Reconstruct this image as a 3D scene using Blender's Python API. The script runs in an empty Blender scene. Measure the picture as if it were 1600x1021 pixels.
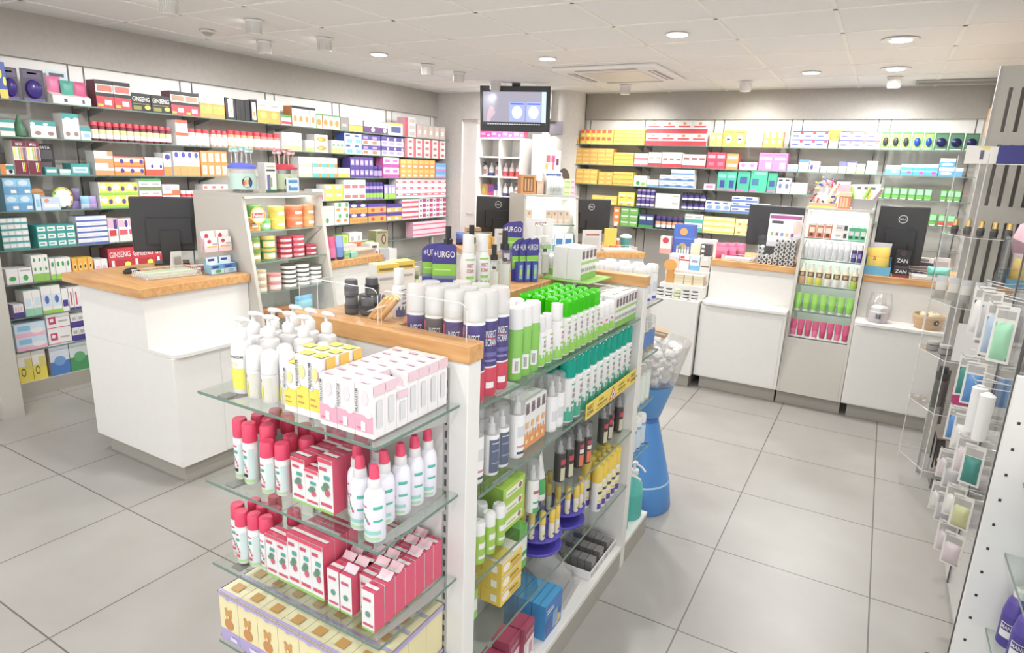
import bpy, math, random
from mathutils import Vector, Matrix
random.seed(7)
PI = math.pi
SC = bpy.context.scene
COL = SC.collection

# ------------------------------------------------------------------ camera, world, lamps, exposure
CAM_F, CAM_YAW, CAM_PITCH, CAM_ROLL, EYE = 988.6, .5153, .2465, .0388, 1.6
def cam_axes():
    cy, sy, cp, sp = math.cos(CAM_YAW), math.sin(CAM_YAW), math.cos(CAM_PITCH), math.sin(CAM_PITCH)
    fwd = Vector((-sy*cp, cy*cp, -sp)); right = Vector((cy, sy, 0)); up = right.cross(fwd)
    cr, sr = math.cos(CAM_ROLL), math.sin(CAM_ROLL)
    return right*cr + up*sr, up*cr - right*sr, fwd
AX_R, AX_U, AX_F = cam_axes()
cam = bpy.data.cameras.new('camera'); cam_ob = bpy.data.objects.new('camera', cam); COL.objects.link(cam_ob)
cam.sensor_width = 36; cam.lens = CAM_F/1600*36; cam.clip_start = .05
mw = Matrix((( AX_R.x, AX_U.x, -AX_F.x, 0), (AX_R.y, AX_U.y, -AX_F.y, 0), (AX_R.z, AX_U.z, -AX_F.z, EYE), (0, 0, 0, 1)))
cam_ob.matrix_world = mw
SC.camera = cam_ob
SC.view_settings.view_transform = 'Standard'; SC.view_settings.look = 'None'
SC.view_settings.gamma = 1; SC.view_settings.use_curve_mapping = False
SC.view_settings.exposure = .84
W = bpy.data.worlds.new('open_front_fill'); SC.world = W; W.use_nodes = True  # even white fill through the open near side, added beside the ceiling lamps
W.node_tree.nodes['Background'].inputs[0].default_value = (.97, .985, 1, 1)
W.node_tree.nodes['Background'].inputs[1].default_value = 1.05
CEIL = 2.444
LAMP_DOWN, LAMP_SPOT = 12.5, 25
def lamp(name, kind, loc, power, aim=None, size=.13, spread=None, blend=.6, colr=(1, .99, .975)):
    l = bpy.data.lights.new(name, kind); l.energy = power; l.color = colr
    if kind == 'AREA':
        l.shape = 'DISK'; l.size = size
    else:
        l.shadow_soft_size = .04; l.spot_size = spread; l.spot_blend = blend
    o = bpy.data.objects.new(name, l); COL.objects.link(o); o.location = loc
    if aim: o.rotation_euler = (Vector(aim)-Vector(loc)).to_track_quat('-Z', 'Y').to_euler()
    return o

# a pixel of the 1600x1021 photograph to a point at height z, or on a plane X= / Y=
def ray(u, v): return AX_R*((u-800)/CAM_F) - AX_U*((v-510.5)/CAM_F) + AX_F
def atz(u, v, z): d = ray(u, v); t = (z-EYE)/d.z; return Vector((d.x*t, d.y*t, z))
def aty(u, v, y): d = ray(u, v); t = y/d.y; return Vector((d.x*t, y, EYE+d.z*t))
def atx(u, v, x): d = ray(u, v); t = x/d.x; return Vector((x, d.y*t, EYE+d.z*t))
def along(u, z, X=None, Y=None):           # the point of column u on the shelf edge at height z, and metres per pixel there
    k = (u-800)/CAM_F; a = AX_R - AX_F*k; c = a.z*(z-EYE)
    if X is not None: p = Vector((X, -(a.x*X+c)/a.y, z))
    else: p = Vector((-(a.y*Y+c)/a.x, Y, z))
    return p, AX_F.dot(p-Vector((0, 0, EYE)))/CAM_F/.985

# ------------------------------------------------------------------ materials
PAL = dict(w='#e9e7e5', o='#f3ecc6', y='#f3cf1c', Y='#f8ee2e', n='#f08c2c', r='#d92c40', m='#e02a68', p='#f3b3cb', P='#ec62b4',
           u='#4e3c92', v='#a793d2', b='#2f55b4', c='#86c2e4', t='#279e9c', T='#19b59a', g='#3da64c', l='#94d22c', k='#1b1a1e', d='#4b4a4f',
           e='#b5b2ad', x='#77223c', a='#d2ae80', f='#d5d6d8', h='#e7e3dc', N='#26285e', G='#2f6e4a', j='#c79a52', q='#f7e29a', i='#c9dff0', s='#8f8b86')
def lin(h):
    h = h.lstrip('#'); o = []
    for k in (0, 2, 4):
        c = int(h[k:k+2], 16)/255; o.append(c/12.92 if c <= .04045 else ((c+.055)/1.055)**2.4)
    return (*o, 1)
MATS = {}
def soft(c):                                       # printed board: inks a little paler than pure
    g = .3*c[0]+.55*c[1]+.15*c[2]; return [min(1, .012+.9*(x*.86+g*.14)) for x in c[:3]]+[1]
def nodes(name):
    m = bpy.data.materials.new(name); m.use_nodes = True; nt = m.node_tree
    return m, nt, nt.nodes['Principled BSDF'], nt.nodes.new, nt.links.new
def thin(name, tint, rough=.03, ior=1.45, mixmin=.03, spec=(1, 1, 1, 1)):   # thin clear sheet
    m, nt, b, N, L = nodes(name); out = nt.nodes['Material Output']
    tr = N('ShaderNodeBsdfTransparent'); tr.inputs[0].default_value = tint
    gl = N('ShaderNodeBsdfGlossy'); gl.inputs['Roughness'].default_value = rough; gl.inputs[0].default_value = spec
    fr = N('ShaderNodeLayerWeight'); fr.inputs[0].default_value = .5
    pw = N('ShaderNodeMath'); pw.operation = 'POWER'; pw.inputs[1].default_value = 4.5; L(fr.outputs['Facing'], pw.inputs[0])
    mx = N('ShaderNodeMath'); mx.operation = 'MULTIPLY_ADD'; mx.inputs[1].default_value = .75; mx.inputs[2].default_value = mixmin
    ms = N('ShaderNodeMixShader'); L(pw.outputs[0], mx.inputs[0]); L(mx.outputs[0], ms.inputs[0]); L(tr.outputs[0], ms.inputs[1]); L(gl.outputs[0], ms.inputs[2]); L(ms.outputs[0], out.inputs[0])
    return m
def milky(name, colr, mix):                                             # translucent plastic: part coloured, part see-through
    m, nt, b, N, L = nodes(name); out = nt.nodes['Material Output']
    b.inputs['Base Color'].default_value = colr; b.inputs['Roughness'].default_value = .25
    tr = N('ShaderNodeBsdfTransparent'); tr.inputs[0].default_value = [min(1, .35+.65*c) for c in colr[:3]]+[1]
    ms = N('ShaderNodeMixShader'); ms.inputs[0].default_value = mix
    L(tr.outputs[0], ms.inputs[1]); L(b.outputs[0], ms.inputs[2]); L(ms.outputs[0], out.inputs[0]); return m
def world_pos(N, L, shift, scale=1):
    g = N('ShaderNodeNewGeometry'); mp = N('ShaderNodeMapping'); mp.inputs['Location'].default_value = shift; mp.inputs['Scale'].default_value = (scale,)*3
    L(g.outputs['Position'], mp.inputs['Vector']); return mp.outputs[0]
def M(k):
    if k in MATS: return MATS[k]
    if k == 'glass': m = thin('glass', (.945, .975, .962, 1), .02)
    elif k == 'acrylic': m = thin('clear_acrylic', (.97, .975, .975, 1), .03, 1.42)
    elif k == 'film': m = thin('clear_film', (.95, .95, .95, 1), .12, 1.5, .12)
    elif k == 'bottle_clear': m = thin('clear_bottle_plastic', (.88, .9, .9, 1), .08, 1.5, .1)
    elif k == 'edge': m, nt, b, N, L = nodes('green_glass_edge'); b.inputs['Base Color'].default_value = lin('#6b8277'); b.inputs['Roughness'].default_value = .15
    elif k == 'acedge': m, nt, b, N, L = nodes('acrylic_edge'); b.inputs['Base Color'].default_value = lin('#d2d2d0'); b.inputs['Roughness'].default_value = .2
    elif k.startswith('milk:'): m = milky('translucent_'+k[5:], lin(PAL.get(k[5:], k[5:])), .58)
    elif k.startswith('cap:'): m = milky('see_through_'+k[4:], lin(PAL.get(k[4:], k[4:])), .22)
    elif k == 'lit':
        m, nt, b, N, L = nodes('lamp_diffuser'); b.inputs['Emission Color'].default_value = (1, .98, .94, 1); b.inputs['Emission Strength'].default_value = 4
    elif k == 'ledstrip':
        m, nt, b, N, L = nodes('led_strip'); b.inputs['Emission Color'].default_value = (.95, 1, .98, 1); b.inputs['Emission Strength'].default_value = 5
    elif k == 'screen' or k.startswith('scr:'):
        m, nt, b, N, L = nodes(k.replace(':', '_')); c = lin('#8b8795' if k == 'screen' else k[4:])
        b.inputs['Base Color'].default_value = (.02, .02, .02, 1); b.inputs['Emission Color'].default_value = c; b.inputs['Emission Strength'].default_value = .95; b.inputs['Roughness'].default_value = .2
    elif k == 'metal' or k == 'gold' or k == 'copper':
        m, nt, b, N, L = nodes(k); b.inputs['Base Color'].default_value = dict(metal=(.72, .72, .73, 1), gold=(.86, .62, .24, 1), copper=(.85, .5, .3, 1))[k]; b.inputs['Metallic'].default_value = 1; b.inputs['Roughness'].default_value = .28
    elif k == 'wood':
        m, nt, b, N, L = nodes('oak_laminate'); v = world_pos(N, L, (0, 0, 0))
        sc = N('ShaderNodeMapping'); sc.inputs['Rotation'].default_value = (0, 0, .6); sc.inputs['Scale'].default_value = (4, 40, 30); L(v, sc.inputs[0])
        nz = N('ShaderNodeTexNoise'); nz.inputs['Scale'].default_value = 1.3; nz.inputs['Detail'].default_value = 6; L(sc.outputs[0], nz.inputs['Vector'])
        cr = N('ShaderNodeValToRGB'); cr.color_ramp.elements[0].position = .3; cr.color_ramp.elements[0].color = lin('#b98450'); cr.color_ramp.elements[1].position = .75; cr.color_ramp.elements[1].color = lin('#d7aa72')
        L(nz.outputs[0], cr.inputs[0]); L(cr.outputs[0], b.inputs['Base Color']); b.inputs['Roughness'].default_value = .4
    elif k == 'floor':
        m, nt, b, N, L = nodes('stoneware_floor_tiles'); v = world_pos(N, L, (.4078, -2.0168, 0))
        br = N('ShaderNodeTexBrick'); br.offset = 0; br.inputs['Scale'].default_value = 1; br.inputs['Brick Width'].default_value = .6006; br.inputs['Row Height'].default_value = .6006
        br.inputs['Mortar Size'].default_value = .0028; br.inputs['Mortar Smooth'].default_value = 0; br.inputs['Bias'].default_value = 0
        br.inputs['Color1'].default_value = lin('#9f9c98'); br.inputs['Color2'].default_value = lin('#9c9995'); br.inputs['Mortar'].default_value = lin('#605b55'); L(v, br.inputs['Vector'])
        nz = N('ShaderNodeTexNoise'); nz.inputs['Scale'].default_value = 3.2; nz.inputs['Detail'].default_value = 5; L(v, nz.inputs['Vector'])
        cr = N('ShaderNodeValToRGB'); cr.color_ramp.elements[0].position = .3; cr.color_ramp.elements[0].color = (.9, .89, .875, 1); cr.color_ramp.elements[1].position = .7; cr.color_ramp.elements[1].color = (1, 1, 1, 1); L(nz.outputs[0], cr.inputs[0])
        mx = N('ShaderNodeMix'); mx.data_type = 'RGBA'; mx.blend_type = 'MULTIPLY'; mx.inputs[0].default_value = 1; L(br.outputs[0], mx.inputs[6]); L(cr.outputs[0], mx.inputs[7]); L(mx.outputs[2], b.inputs['Base Color'])
        b.inputs['Roughness'].default_value = .38
        bp = N('ShaderNodeBump'); bp.inputs['Strength'].default_value = .25; bp.inputs['Distance'].default_value = .002; bp.invert = True; L(br.outputs['Fac'], bp.inputs['Height']); L(bp.outputs[0], b.inputs['Normal'])
    elif k in ('ceiling', 'plaster', 'taupe', 'panel', 'back', 'lam', 'greylam', 'plinth', 'grid'):
        m, nt, b, N, L = nodes(k+'_surface'); v = world_pos(N, L, (0, 0, 0))
        c = lin(dict(ceiling='#f0f0ef', plaster='#ddd9d4', taupe='#aba69f', panel='#eceae7', back='#b2aea9', lam='#dfddd9', greylam='#bab6ae', plinth='#a39e95', grid='#f4f2ee')[k])
        nz = N('ShaderNodeTexNoise'); nz.inputs['Scale'].default_value = 180 if k == 'ceiling' else 30; nz.inputs['Detail'].default_value = 3; L(v, nz.inputs['Vector'])
        cr = N('ShaderNodeValToRGB'); cr.color_ramp.elements[0].color = [x*(.95 if k in ('ceiling', 'plaster', 'taupe') else .985) for x in c[:3]]+[1]; cr.color_ramp.elements[1].color = c; cr.color_ramp.elements[0].position = .35; cr.color_ramp.elements[1].position = .6
        L(nz.outputs[0], cr.inputs[0]); L(cr.outputs[0], b.inputs['Base Color']); b.inputs['Roughness'].default_value = .9 if k in ('ceiling', 'plaster') else .45
    else:
        key = k; rough = .42
        if k.startswith('gloss:'): key = k[6:]; rough = .12
        m, nt, b, N, L = nodes('print_'+key.strip('#')); b.inputs['Base Color'].default_value = soft(lin(PAL.get(key, key))); b.inputs['Roughness'].default_value = rough
    MATS[k] = m; return m

# ------------------------------------------------------------------ mesh helpers
GLY = {}
def glyphs(s):
    if s in GLY: return GLY[s]
    cu = bpy.data.curves.new('t', 'FONT'); cu.body = s; cu.resolution_u = 2; cu.offset = .012
    ob = bpy.data.objects.new('t', cu); me = bpy.data.meshes.new_from_object(ob)
    vs = [(v.co.x, v.co.y) for v in me.vertices]; fs = [tuple(p.vertices) for p in me.polygons]
    bpy.data.objects.remove(ob); bpy.data.meshes.remove(me); bpy.data.curves.remove(cu)
    x0 = min(v[0] for v in vs); x1 = max(v[0] for v in vs); y0 = min(v[1] for v in vs); y1 = max(v[1] for v in vs)
    GLY[s] = ([((x-(x0+x1)/2)/(y1-y0), (y-(y0+y1)/2)/(y1-y0)) for x, y in vs], fs, (x1-x0)/(y1-y0)); return GLY[s]
class MB:
    def __init__(s): s.v = []; s.f = []; s.k = []; s.m = []
    def key(s, k):
        if k not in s.m: s.m.append(k)
        return s.m.index(k)
    def add(s, vs, fs, k):
        n = len(s.v); i = s.key(k); s.v += [tuple(v) for v in vs]
        for f in fs: s.f.append(tuple(n+a for a in f)); s.k.append(i)
        return s
    def box(s, x0, x1, y0, y1, z0, z1, k, top=None, front=None, side=None):
        vs = [(x, y, z) for z in (z0, z1) for y in (y0, y1) for x in (x0, x1)]
        n = len(s.v); s.v += vs
        for f, kk in (((0, 2, 3, 1), k), ((4, 5, 7, 6), top or k), ((0, 1, 5, 4), front or k), ((2, 6, 7, 3), k), ((0, 4, 6, 2), side or k), ((1, 3, 7, 5), side or k)):
            s.f.append(tuple(n+a for a in f)); s.k.append(s.key(kk))
        return s
    def prism(s, poly, a, b, axis, k):           # polygon in the two other axes, swept from a to b along axis
        def P(p, t): return (t, p[0], p[1]) if axis == 'x' else (p[0], t, p[1]) if axis == 'y' else (p[0], p[1], t)
        n = len(poly); vs = [P(p, a) for p in poly]+[P(p, b) for p in poly]
        return s.add(vs, [tuple(range(n))[::-1], tuple(range(n, 2*n))]+[(i, (i+1) % n, n+(i+1) % n, n+i) for i in range(n)], k)
    def lathe(s, prof, seg=18, cx=0, cy=0, sx=1, sy=1):
        n = len(s.v)
        for r, z, k in prof:
            for i in range(seg): a = 2*PI*i/seg; s.v.append((cx+r*math.cos(a)*sx, cy+r*math.sin(a)*sy, z))
        for j in range(len(prof)-1):
            kk = s.key(prof[j][2])
            for i in range(seg):
                i2 = (i+1) % seg; s.f.append((n+j*seg+i, n+j*seg+i2, n+(j+1)*seg+i2, n+(j+1)*seg+i)); s.k.append(kk)
        if prof[0][0] > 1e-5: s.f.append(tuple(n+i for i in range(seg))[::-1]); s.k.append(s.key(prof[0][2]))
        if prof[-1][0] > 1e-5: s.f.append(tuple(n+(len(prof)-1)*seg+i for i in range(seg))); s.k.append(s.key(prof[-1][2]))
        return s
    def tube(s, pts, r, k, seg=6, closed=False):
        pts = [Vector(p) for p in pts]; n = len(s.v); N = len(pts); i0 = s.key(k)
        for j, p in enumerate(pts):
            d = (pts[min(j+1, N-1)]-pts[max(j-1, 0)]) if not closed else pts[(j+1) % N]-pts[j-1]
            d.normalize(); a = d.orthogonal() if abs(d.z) > .9 else Vector((0, 0, 1)).cross(d); a.normalize(); b = d.cross(a)
            for i in range(seg): t = 2*PI*i/seg; s.v.append(tuple(p+(a*math.cos(t)+b*math.sin(t))*r))
        for j in range(N if closed else N-1):
            for i in range(seg):
                s.f.append((n+j*seg+i, n+j*seg+(i+1) % seg, n+((j+1) % N)*seg+(i+1) % seg, n+((j+1) % N)*seg+i)); s.k.append(i0)
        if not closed:
            s.f.append(tuple(n+i for i in range(seg))[::-1]); s.k.append(i0); s.f.append(tuple(n+(N-1)*seg+i for i in range(seg))); s.k.append(i0)
        return s
    def loft(s, rings, keys):                    # rings: equal-length closed rings of points
        n = len(s.v); q = len(rings[0])
        for r in rings: s.v += [tuple(p) for p in r]
        for j in range(len(rings)-1):
            kk = s.key(keys if isinstance(keys, str) else keys[j])
            for i in range(q): s.f.append((n+j*q+i, n+j*q+(i+1) % q, n+(j+1)*q+(i+1) % q, n+(j+1)*q+i)); s.k.append(kk)
        for j, fl in ((0, 1), (len(rings)-1, 0)):
            f = tuple(n+j*q+i for i in range(q)); s.f.append(f[::-1] if fl else f); s.k.append(s.key(keys if isinstance(keys, str) else keys[min(j, len(keys)-1)]))
        return s
    def pillow(s, w, h, t, keys, z0=0, nx=8, nz=8):   # a filled pouch standing on z0, front towards -y; keys = bottom-to-top bands
        for sg in (-1, 1):
            n = len(s.v)
            for j in range(nz+1):
                for i in range(nx+1):
                    u = 2*i/nx-1; v = 2*j/nz-1; b = max(0, (1-u*u)*(1-v*v))**.5
                    s.v.append((u*w/2*(1-.04*(1-v*v)), sg*t/2*b, z0+h*(v+1)/2))
            for j in range(nz):
                kk = s.key(keys[min(len(keys)-1, j*len(keys)//nz)])
                for i in range(nx):
                    a = n+j*(nx+1)+i; f = (a, a+1, a+nx+2, a+nx+1); s.f.append(f if sg < 0 else f[::-1]); s.k.append(kk)
        return s
    def text(s, t, cx, cz, h, y, k, wmax=None, rot=0, fn=None):
        vs, fs, asp = glyphs(t); sx = h
        if wmax and asp*h > wmax: sx = wmax/asp
        out = []
        for a, b in vs:
            a, b = a*sx, b*h
            if rot: a, b = -b, a
            out.append(fn(cx+a, cz+b) if fn else (cx+a, y, cz+b))
        return s.add(out, fs, k)
    def rect(s, x0, x1, z0, z1, y, k): return s.add([(x0, y, z0), (x1, y, z0), (x1, y, z1), (x0, y, z1)], [(0, 1, 2, 3)], k)
    def wrap(s, r, a0, a1, z0, z1, k, n=6):       # a label patch on a round body, angles from the front (-y)
        vs = []; 
        for i in range(n+1):
            a = a0+(a1-a0)*i/n; vs += [(r*math.sin(a), -r*math.cos(a), z0), (r*math.sin(a), -r*math.cos(a), z1)]
        return s.add(vs, [(2*i, 2*i+2, 2*i+3, 2*i+1) for i in range(n)], k)
    def round_text(s, t, r, cz, h, a, k, wmax=None, rot=0):
        return s.text(t, 0, cz, h, 0, k, wmax, rot, fn=lambda x, z: (r*math.sin(a+x/r), -r*math.cos(a+x/r), z))
    def mesh(s, name):
        me = bpy.data.meshes.new(name); me.from_pydata(s.v, [], s.f)
        for k in s.m: me.materials.append(M(k))
        me.polygons.foreach_set('material_index', s.k); me.polygons.foreach_set('use_smooth', [True]*len(s.f))
        me.update(); me.set_sharp_from_angle(angle=.6); return me
def tag(o, label, cat, group=None, kind=None):
    if label: o['label'] = label
    if cat: o['category'] = cat
    if group: o['group'] = group
    if kind: o['kind'] = kind
    return o
def obj(name, me, parent=None, loc=(0, 0, 0), rz=0, label=None, cat=None, group=None, rot=None, kind=None):
    if isinstance(me, MB): me = me.mesh(name)
    o = bpy.data.objects.new(name, me); COL.objects.link(o); o.location = loc; o.rotation_euler = rot or (0, 0, rz)
    if parent: o.parent = parent
    return tag(o, label, cat, group, kind)
def thing(name, label, cat, loc=(0, 0, 0), rz=0, group=None, rot=None):
    o = bpy.data.objects.new(name, None); COL.objects.link(o); o.location = loc; o.rotation_euler = rot or (0, 0, rz); o.empty_display_size = .05
    return tag(o, label, cat, group)
def struct(name, mb): return obj(name, mb, kind='structure')
def bevel(o, w=.003, n=2):
    b = o.modifiers.new('bevel', 'BEVEL'); b.width = w; b.segments = n; b.limit_method = 'ANGLE'; return o
# a product made of several parts: spec = [(part, mesh, [(sub, mesh)...])...]; every copy is its own Empty with its own part objects
def put(name, spec, loc, rz, label, cat, group=None, tilt=None):
    t = thing(name, label, cat, loc, rz, group, (tilt[0], tilt[1], rz) if tilt else None)
    for p in spec:
        c = obj(p[0], p[1], t)
        for q in (p[2] if len(p) > 2 else []): obj(q[0], q[1], c)
    return t
ORD = 'first second third fourth fifth sixth seventh eighth ninth tenth eleventh twelfth thirteenth fourteenth'.split()
def lab(desc, c, nc, r, nr, where, side='left'):
    p = [desc]
    if nc > 1: p.append('leftmost' if c == 0 and side == 'left' else 'nearest' if c == 0 else ('rightmost' if side == 'left' else 'farthest') if c == nc-1 else ORD[c]+(' from left' if side == 'left' else ' from near end'))
    if nr == 2: p.append(('lower', 'upper')[r]+' row')
    elif nr > 2: p.append('bottom row' if r == 0 else 'top row' if r == nr-1 else ORD[r]+' row up')
    return ', '.join(p)+', '+where

# ------------------------------------------------------------------ printed cartons: "front,side,top|u0 v0 u1 v1 colour;...|TEXT@u v height colour maxwidth [r]"
CART = {}
def carton(w, d, h, des):
    k = (round(w, 3), round(d, 3), round(h, 3), des)
    if k in CART: return CART[k]
    b = MB(); p = des.split('|'); f, sd, tp = (p[0].split(',')*3)[:3] if ',' not in p[0] else p[0].split(',')
    b.box(-w/2, w/2, 0, d, 0, h, f, tp, f, sd); e = -.0005
    for r in (p[1].split(';') if len(p) > 1 and p[1] else []):
        a = r.split(); u0, v0, u1, v1 = map(float, a[:4])
        if a[-1] == 'o' and len(a) > 5:
            n = 14; b.add([(w*((u0+u1)/2-.5)+w*(u1-u0)/2*math.cos(i*2*PI/n), e, h*(v0+v1)/2+h*(v1-v0)/2*math.sin(i*2*PI/n)) for i in range(n)], [tuple(range(n))], a[4])
        elif len(a) > 5 and a[-1] == 's':     # on the visible side faces
            for x, fl in ((-w/2+e, 0), (w/2-e, 1)): b.add([(x, d*u0, h*v0), (x, d*u1, h*v0), (x, d*u1, h*v1), (x, d*u0, h*v1)], [(0, 1, 2, 3) if fl else (3, 2, 1, 0)], a[4])
        elif len(a) > 5 and a[-1] == 't':     # on the lid
            b.add([(w*(u0-.5), d*v0, h-e), (w*(u1-.5), d*v0, h-e), (w*(u1-.5), d*v1, h-e), (w*(u0-.5), d*v1, h-e)], [(0, 1, 2, 3)], a[4])
        else: b.rect(w*(u0-.5), w*(u1-.5), h*v0, h*v1, e, a[4])
        e -= .0003
    for t in (p[2].split(';') if len(p) > 2 else []):
        s, a = t.split('@'); a = a.split(); b.text(s, w*(float(a[0])-.5), h*float(a[1]), h*float(a[2]), e, a[3], w*float(a[4]) if len(a) < 6 else None, rot=len(a) > 5)
    CART[k] = b.mesh('printed_carton'); return CART[k]
def box(name, loc, rz, w, d, h, des, label, cat='box', group=None, rot=None):
    return obj(name, carton(w, d, h, des), None, loc, rz, label, cat, group, rot)

# ================================================================== THE ROOM
b = MB(); b.box(-5.2, 1.6, -2.2, 10, -.06, 0, 'floor'); struct('floor', b)
b = MB(); b.box(-5.2, 1.6, -2.2, 10, CEIL, CEIL+.05, 'ceiling'); struct('ceiling', b)
b = MB()                                          # the T-bars of the tiled ceiling
for i in range(-8, 4): x = -.3625+.6*i; b.box(x-.011, x+.011, -2.2, 7.1, CEIL-.004, CEIL, 'grid')
for j in range(-10, 6): y = 3.86+.6*j; b.box(-4.9, .75, y-.011, y+.011, CEIL-.004, CEIL, 'grid')
struct('trim_1', b)
LX, BY, RX = -4.97, 7.10, .76
b = MB(); b.box(LX-.1, LX, -2.2, 6.64, 0, CEIL, 'plaster'); struct('wall_left', b)
b = MB(); b.box(-3.32, RX+.1, BY, BY+.1, 0, CEIL, 'plaster'); struct('wall_back', b)
b = MB(); b.box(RX, RX+.1, 1.5, BY, 0, CEIL, 'plaster'); struct('wall_right', b)
b = MB(); b.box(-4.97, -4.55, 6.62, 6.72, 0, CEIL, 'plaster'); struct('wall_corner', b)
b = MB(); b.box(-4.55, -3.36, 6.62, 6.72, 2.14, CEIL, 'plaster'); struct('trim_2', b)        # lintel over the passage
b = MB(); b.lathe([(.24, 0, 'plaster'), (.24, CEIL, 'plaster')], 28, -3.33, 6.9); struct('wall_column', b)
b = MB(); b.box(-4.97, -2.6, 8.6, 8.7, 0, CEIL, 'panel'); b.box(-4.98, -4.88, 6.72, 8.6, 0, CEIL, 'panel'); b.box(-3.0, -2.9, 7.2, 8.6, 0, CEIL, 'panel'); struct('wall_passage', b)
b = MB(); b.box(LX, LX+.06, -1.5, 6.62, 2.165, CEIL, 'taupe'); struct('trim_3', b)           # taupe fascia over the left shelves
b = MB(); b.box(-3.12, .66, BY-.06, BY, 2.165, CEIL, 'taupe'); struct('trim_4', b)           # the same over the back shelves
t = struct('door_1', MB().box(-4.548, -4.35, 6.65, 6.69, .01, 2.135, 'panel')); 
obj('door_handle', MB().tube([(-4.38, 6.655, 1.02), (-4.38, 6.61, 1.02), (-4.46, 6.61, 1.02)], .008, 'metal'), t)

# ------------------------------------------------------------------ wall shelving: bays of glass shelves on slotted uprights
LZ = [1.89, 1.67, 1.44, 1.215, .975, .757, .536, .312, .10]; LFRONT = -4.70
BZ = [1.885, 1.665, 1.452, 1.235, 1.012]; BFRONT = 6.80
def shelf_part(t, w, d, z, y0=0):                 # one pane, polished green edge; local front at -y
    s = obj('glass_shelf', MB().box(.003, w-.003, y0, y0+d, z-.008, z, 'glass'), t)
    obj('shelf_edge', MB().box(.003, w-.003, y0-.0012, y0, z-.008, z, 'edge'), s)
def wall_bay(name, loc, rz, w, zs, depth, label, cat, base=True):
    t = thing(name, label, cat, loc, rz, 'wall shelving bays')
    b = MB(); b.box(0, w, depth+.005, depth+.02, .0 if base else .3, zs[0]+.005, 'back'); b.box(0, w, depth+.005, depth+.02, zs[0]+.005, 2.165, 'panel')
    obj('back_panel', b, t)
    for x in (.05, w-.05):
        b = MB(); b.box(x-.004, x+.004, depth+.001, depth+.005, .12 if base else .3, 2.16, 'd'); obj('slotted_upright', b, t)
    for z in zs if not base else zs[:-1]:
        shelf_part(t, w, depth-.005, z)
        for x in (.05, w-.05):
            obj('shelf_bracket', MB().prism([(depth, z-.009), (depth, z-.06), (.05, z-.018), (.05, z-.009)], x-.002, x+.002, 'x', 's'), t)
    if base: obj('base_deck', MB().box(0, w, 0, depth, .0, zs[-1], 'plinth', 'greylam'), t)
ydiv = [1.70+.8117*i for i in range(7)]
for i in range(6):
    wall_bay('wall_shelf_bay', (LFRONT, ydiv[i], 0), PI/2, .8117, LZ, .25, 'glass wall shelving bay on the left wall, '+('nearest the camera' if i == 0 else 'farthest, by the corner' if i == 5 else ORD[i]+' from the near end'), 'shelf')
xdiv = [-3.12+.754*i for i in range(6)]
for i in range(5):
    wall_bay('wall_shelf_bay', (xdiv[i], BFRONT, 0), 0, .754, BZ, .28, 'glass wall shelving bay on the back wall, '+('leftmost' if i == 0 else 'rightmost' if i == 4 else ORD[i]+' from left'), 'shelf', False)
obj('end_panel', MB().box(-4.955, -4.39, 1.58, 1.69, 0, 2.16, 'greylam'), label='tall grey laminate panel closing the near end of left shelving', cat='panel')
t = thing('drawer_cabinet', 'white drawer cabinet at the far left edge before the end panel', 'cabinet', (-4.95, .7, 0))
obj('body', MB().box(0, .49, 0, .87, .09, .95, 'lam'), t); obj('plinth', MB().box(0, .46, 0, .87, 0, .09, 'plinth'), t); obj('worktop', MB().box(0, .5, -.01, .875, .95, .98, 'wood'), t)

# ------------------------------------------------------------------ sales counters (local front towards -y)
def counter(label, loc, rz, w, xl=0, name='sales_counter', endcap=False, flip=False):
    t = thing(name, label, 'counter', loc, rz)
    b = MB(); b.box(0, w, 0, .76, .1, .66, 'lam'); b.box(0, w, .19, .76, .66, .935, 'lam'); bevel(obj('body', b, t), .002)
    if w > .5: obj('front_panel', MB().box(.25 if endcap else .02, w-.02, -.004, 0, .11, .64, 'lam'), t)
    obj('plinth', MB().box(.04, w-.01, .045, .72, 0, .1, 'plinth'), t)
    pl = [(-.02, -.012)]; r = .06                      # bag ledge with one rounded corner
    pl = [(w, .19), (-.002, .19)]+[(-.002+r-r*math.cos(a), -.02+r-r*math.sin(a)) for a in [PI/2*i/6 for i in range(7)]]+[(w, -.02)]
    bevel(obj('bag_ledge', MB().prism(pl, .66, .682, 'z', 'lam'), t), .003)
    bevel(obj('worktop', MB().box(-.03 if endcap else 0, w, .165, .86, .935, .98, 'wood'), t), .003)
    return t
counter('near left white counter with oak top and small bag ledge', (-2.785, 1.685, 0), PI/2, .585, endcap=True)
counter('second left white counter with oak top, beyond the tin tower', (-2.785, 2.85, 0), PI/2, .52)
counter('right white counter with oak top, left of the lit niche tower', (-1.07, 4.755, 0), 0, .60)
counter('far right white counter with oak top behind the acrylic stand', (-.045, 4.755, 0), 0, .60)
CT = Matrix.Translation((-2.03, 4.22, 0)) @ Matrix.Rotation(PI/4, 4, 'Z')   # frame of the diagonal centre island
def cl(x, y, z): return CT @ Vector((x, y, z))
counter('centre counter left of its tower, mostly behind the gondola', cl(-.66, 0, 0), PI/4, .44)
counter('centre counter right of its tower, oak top with wire tray', cl(.22, 0, 0), PI/4, .58)

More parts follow.
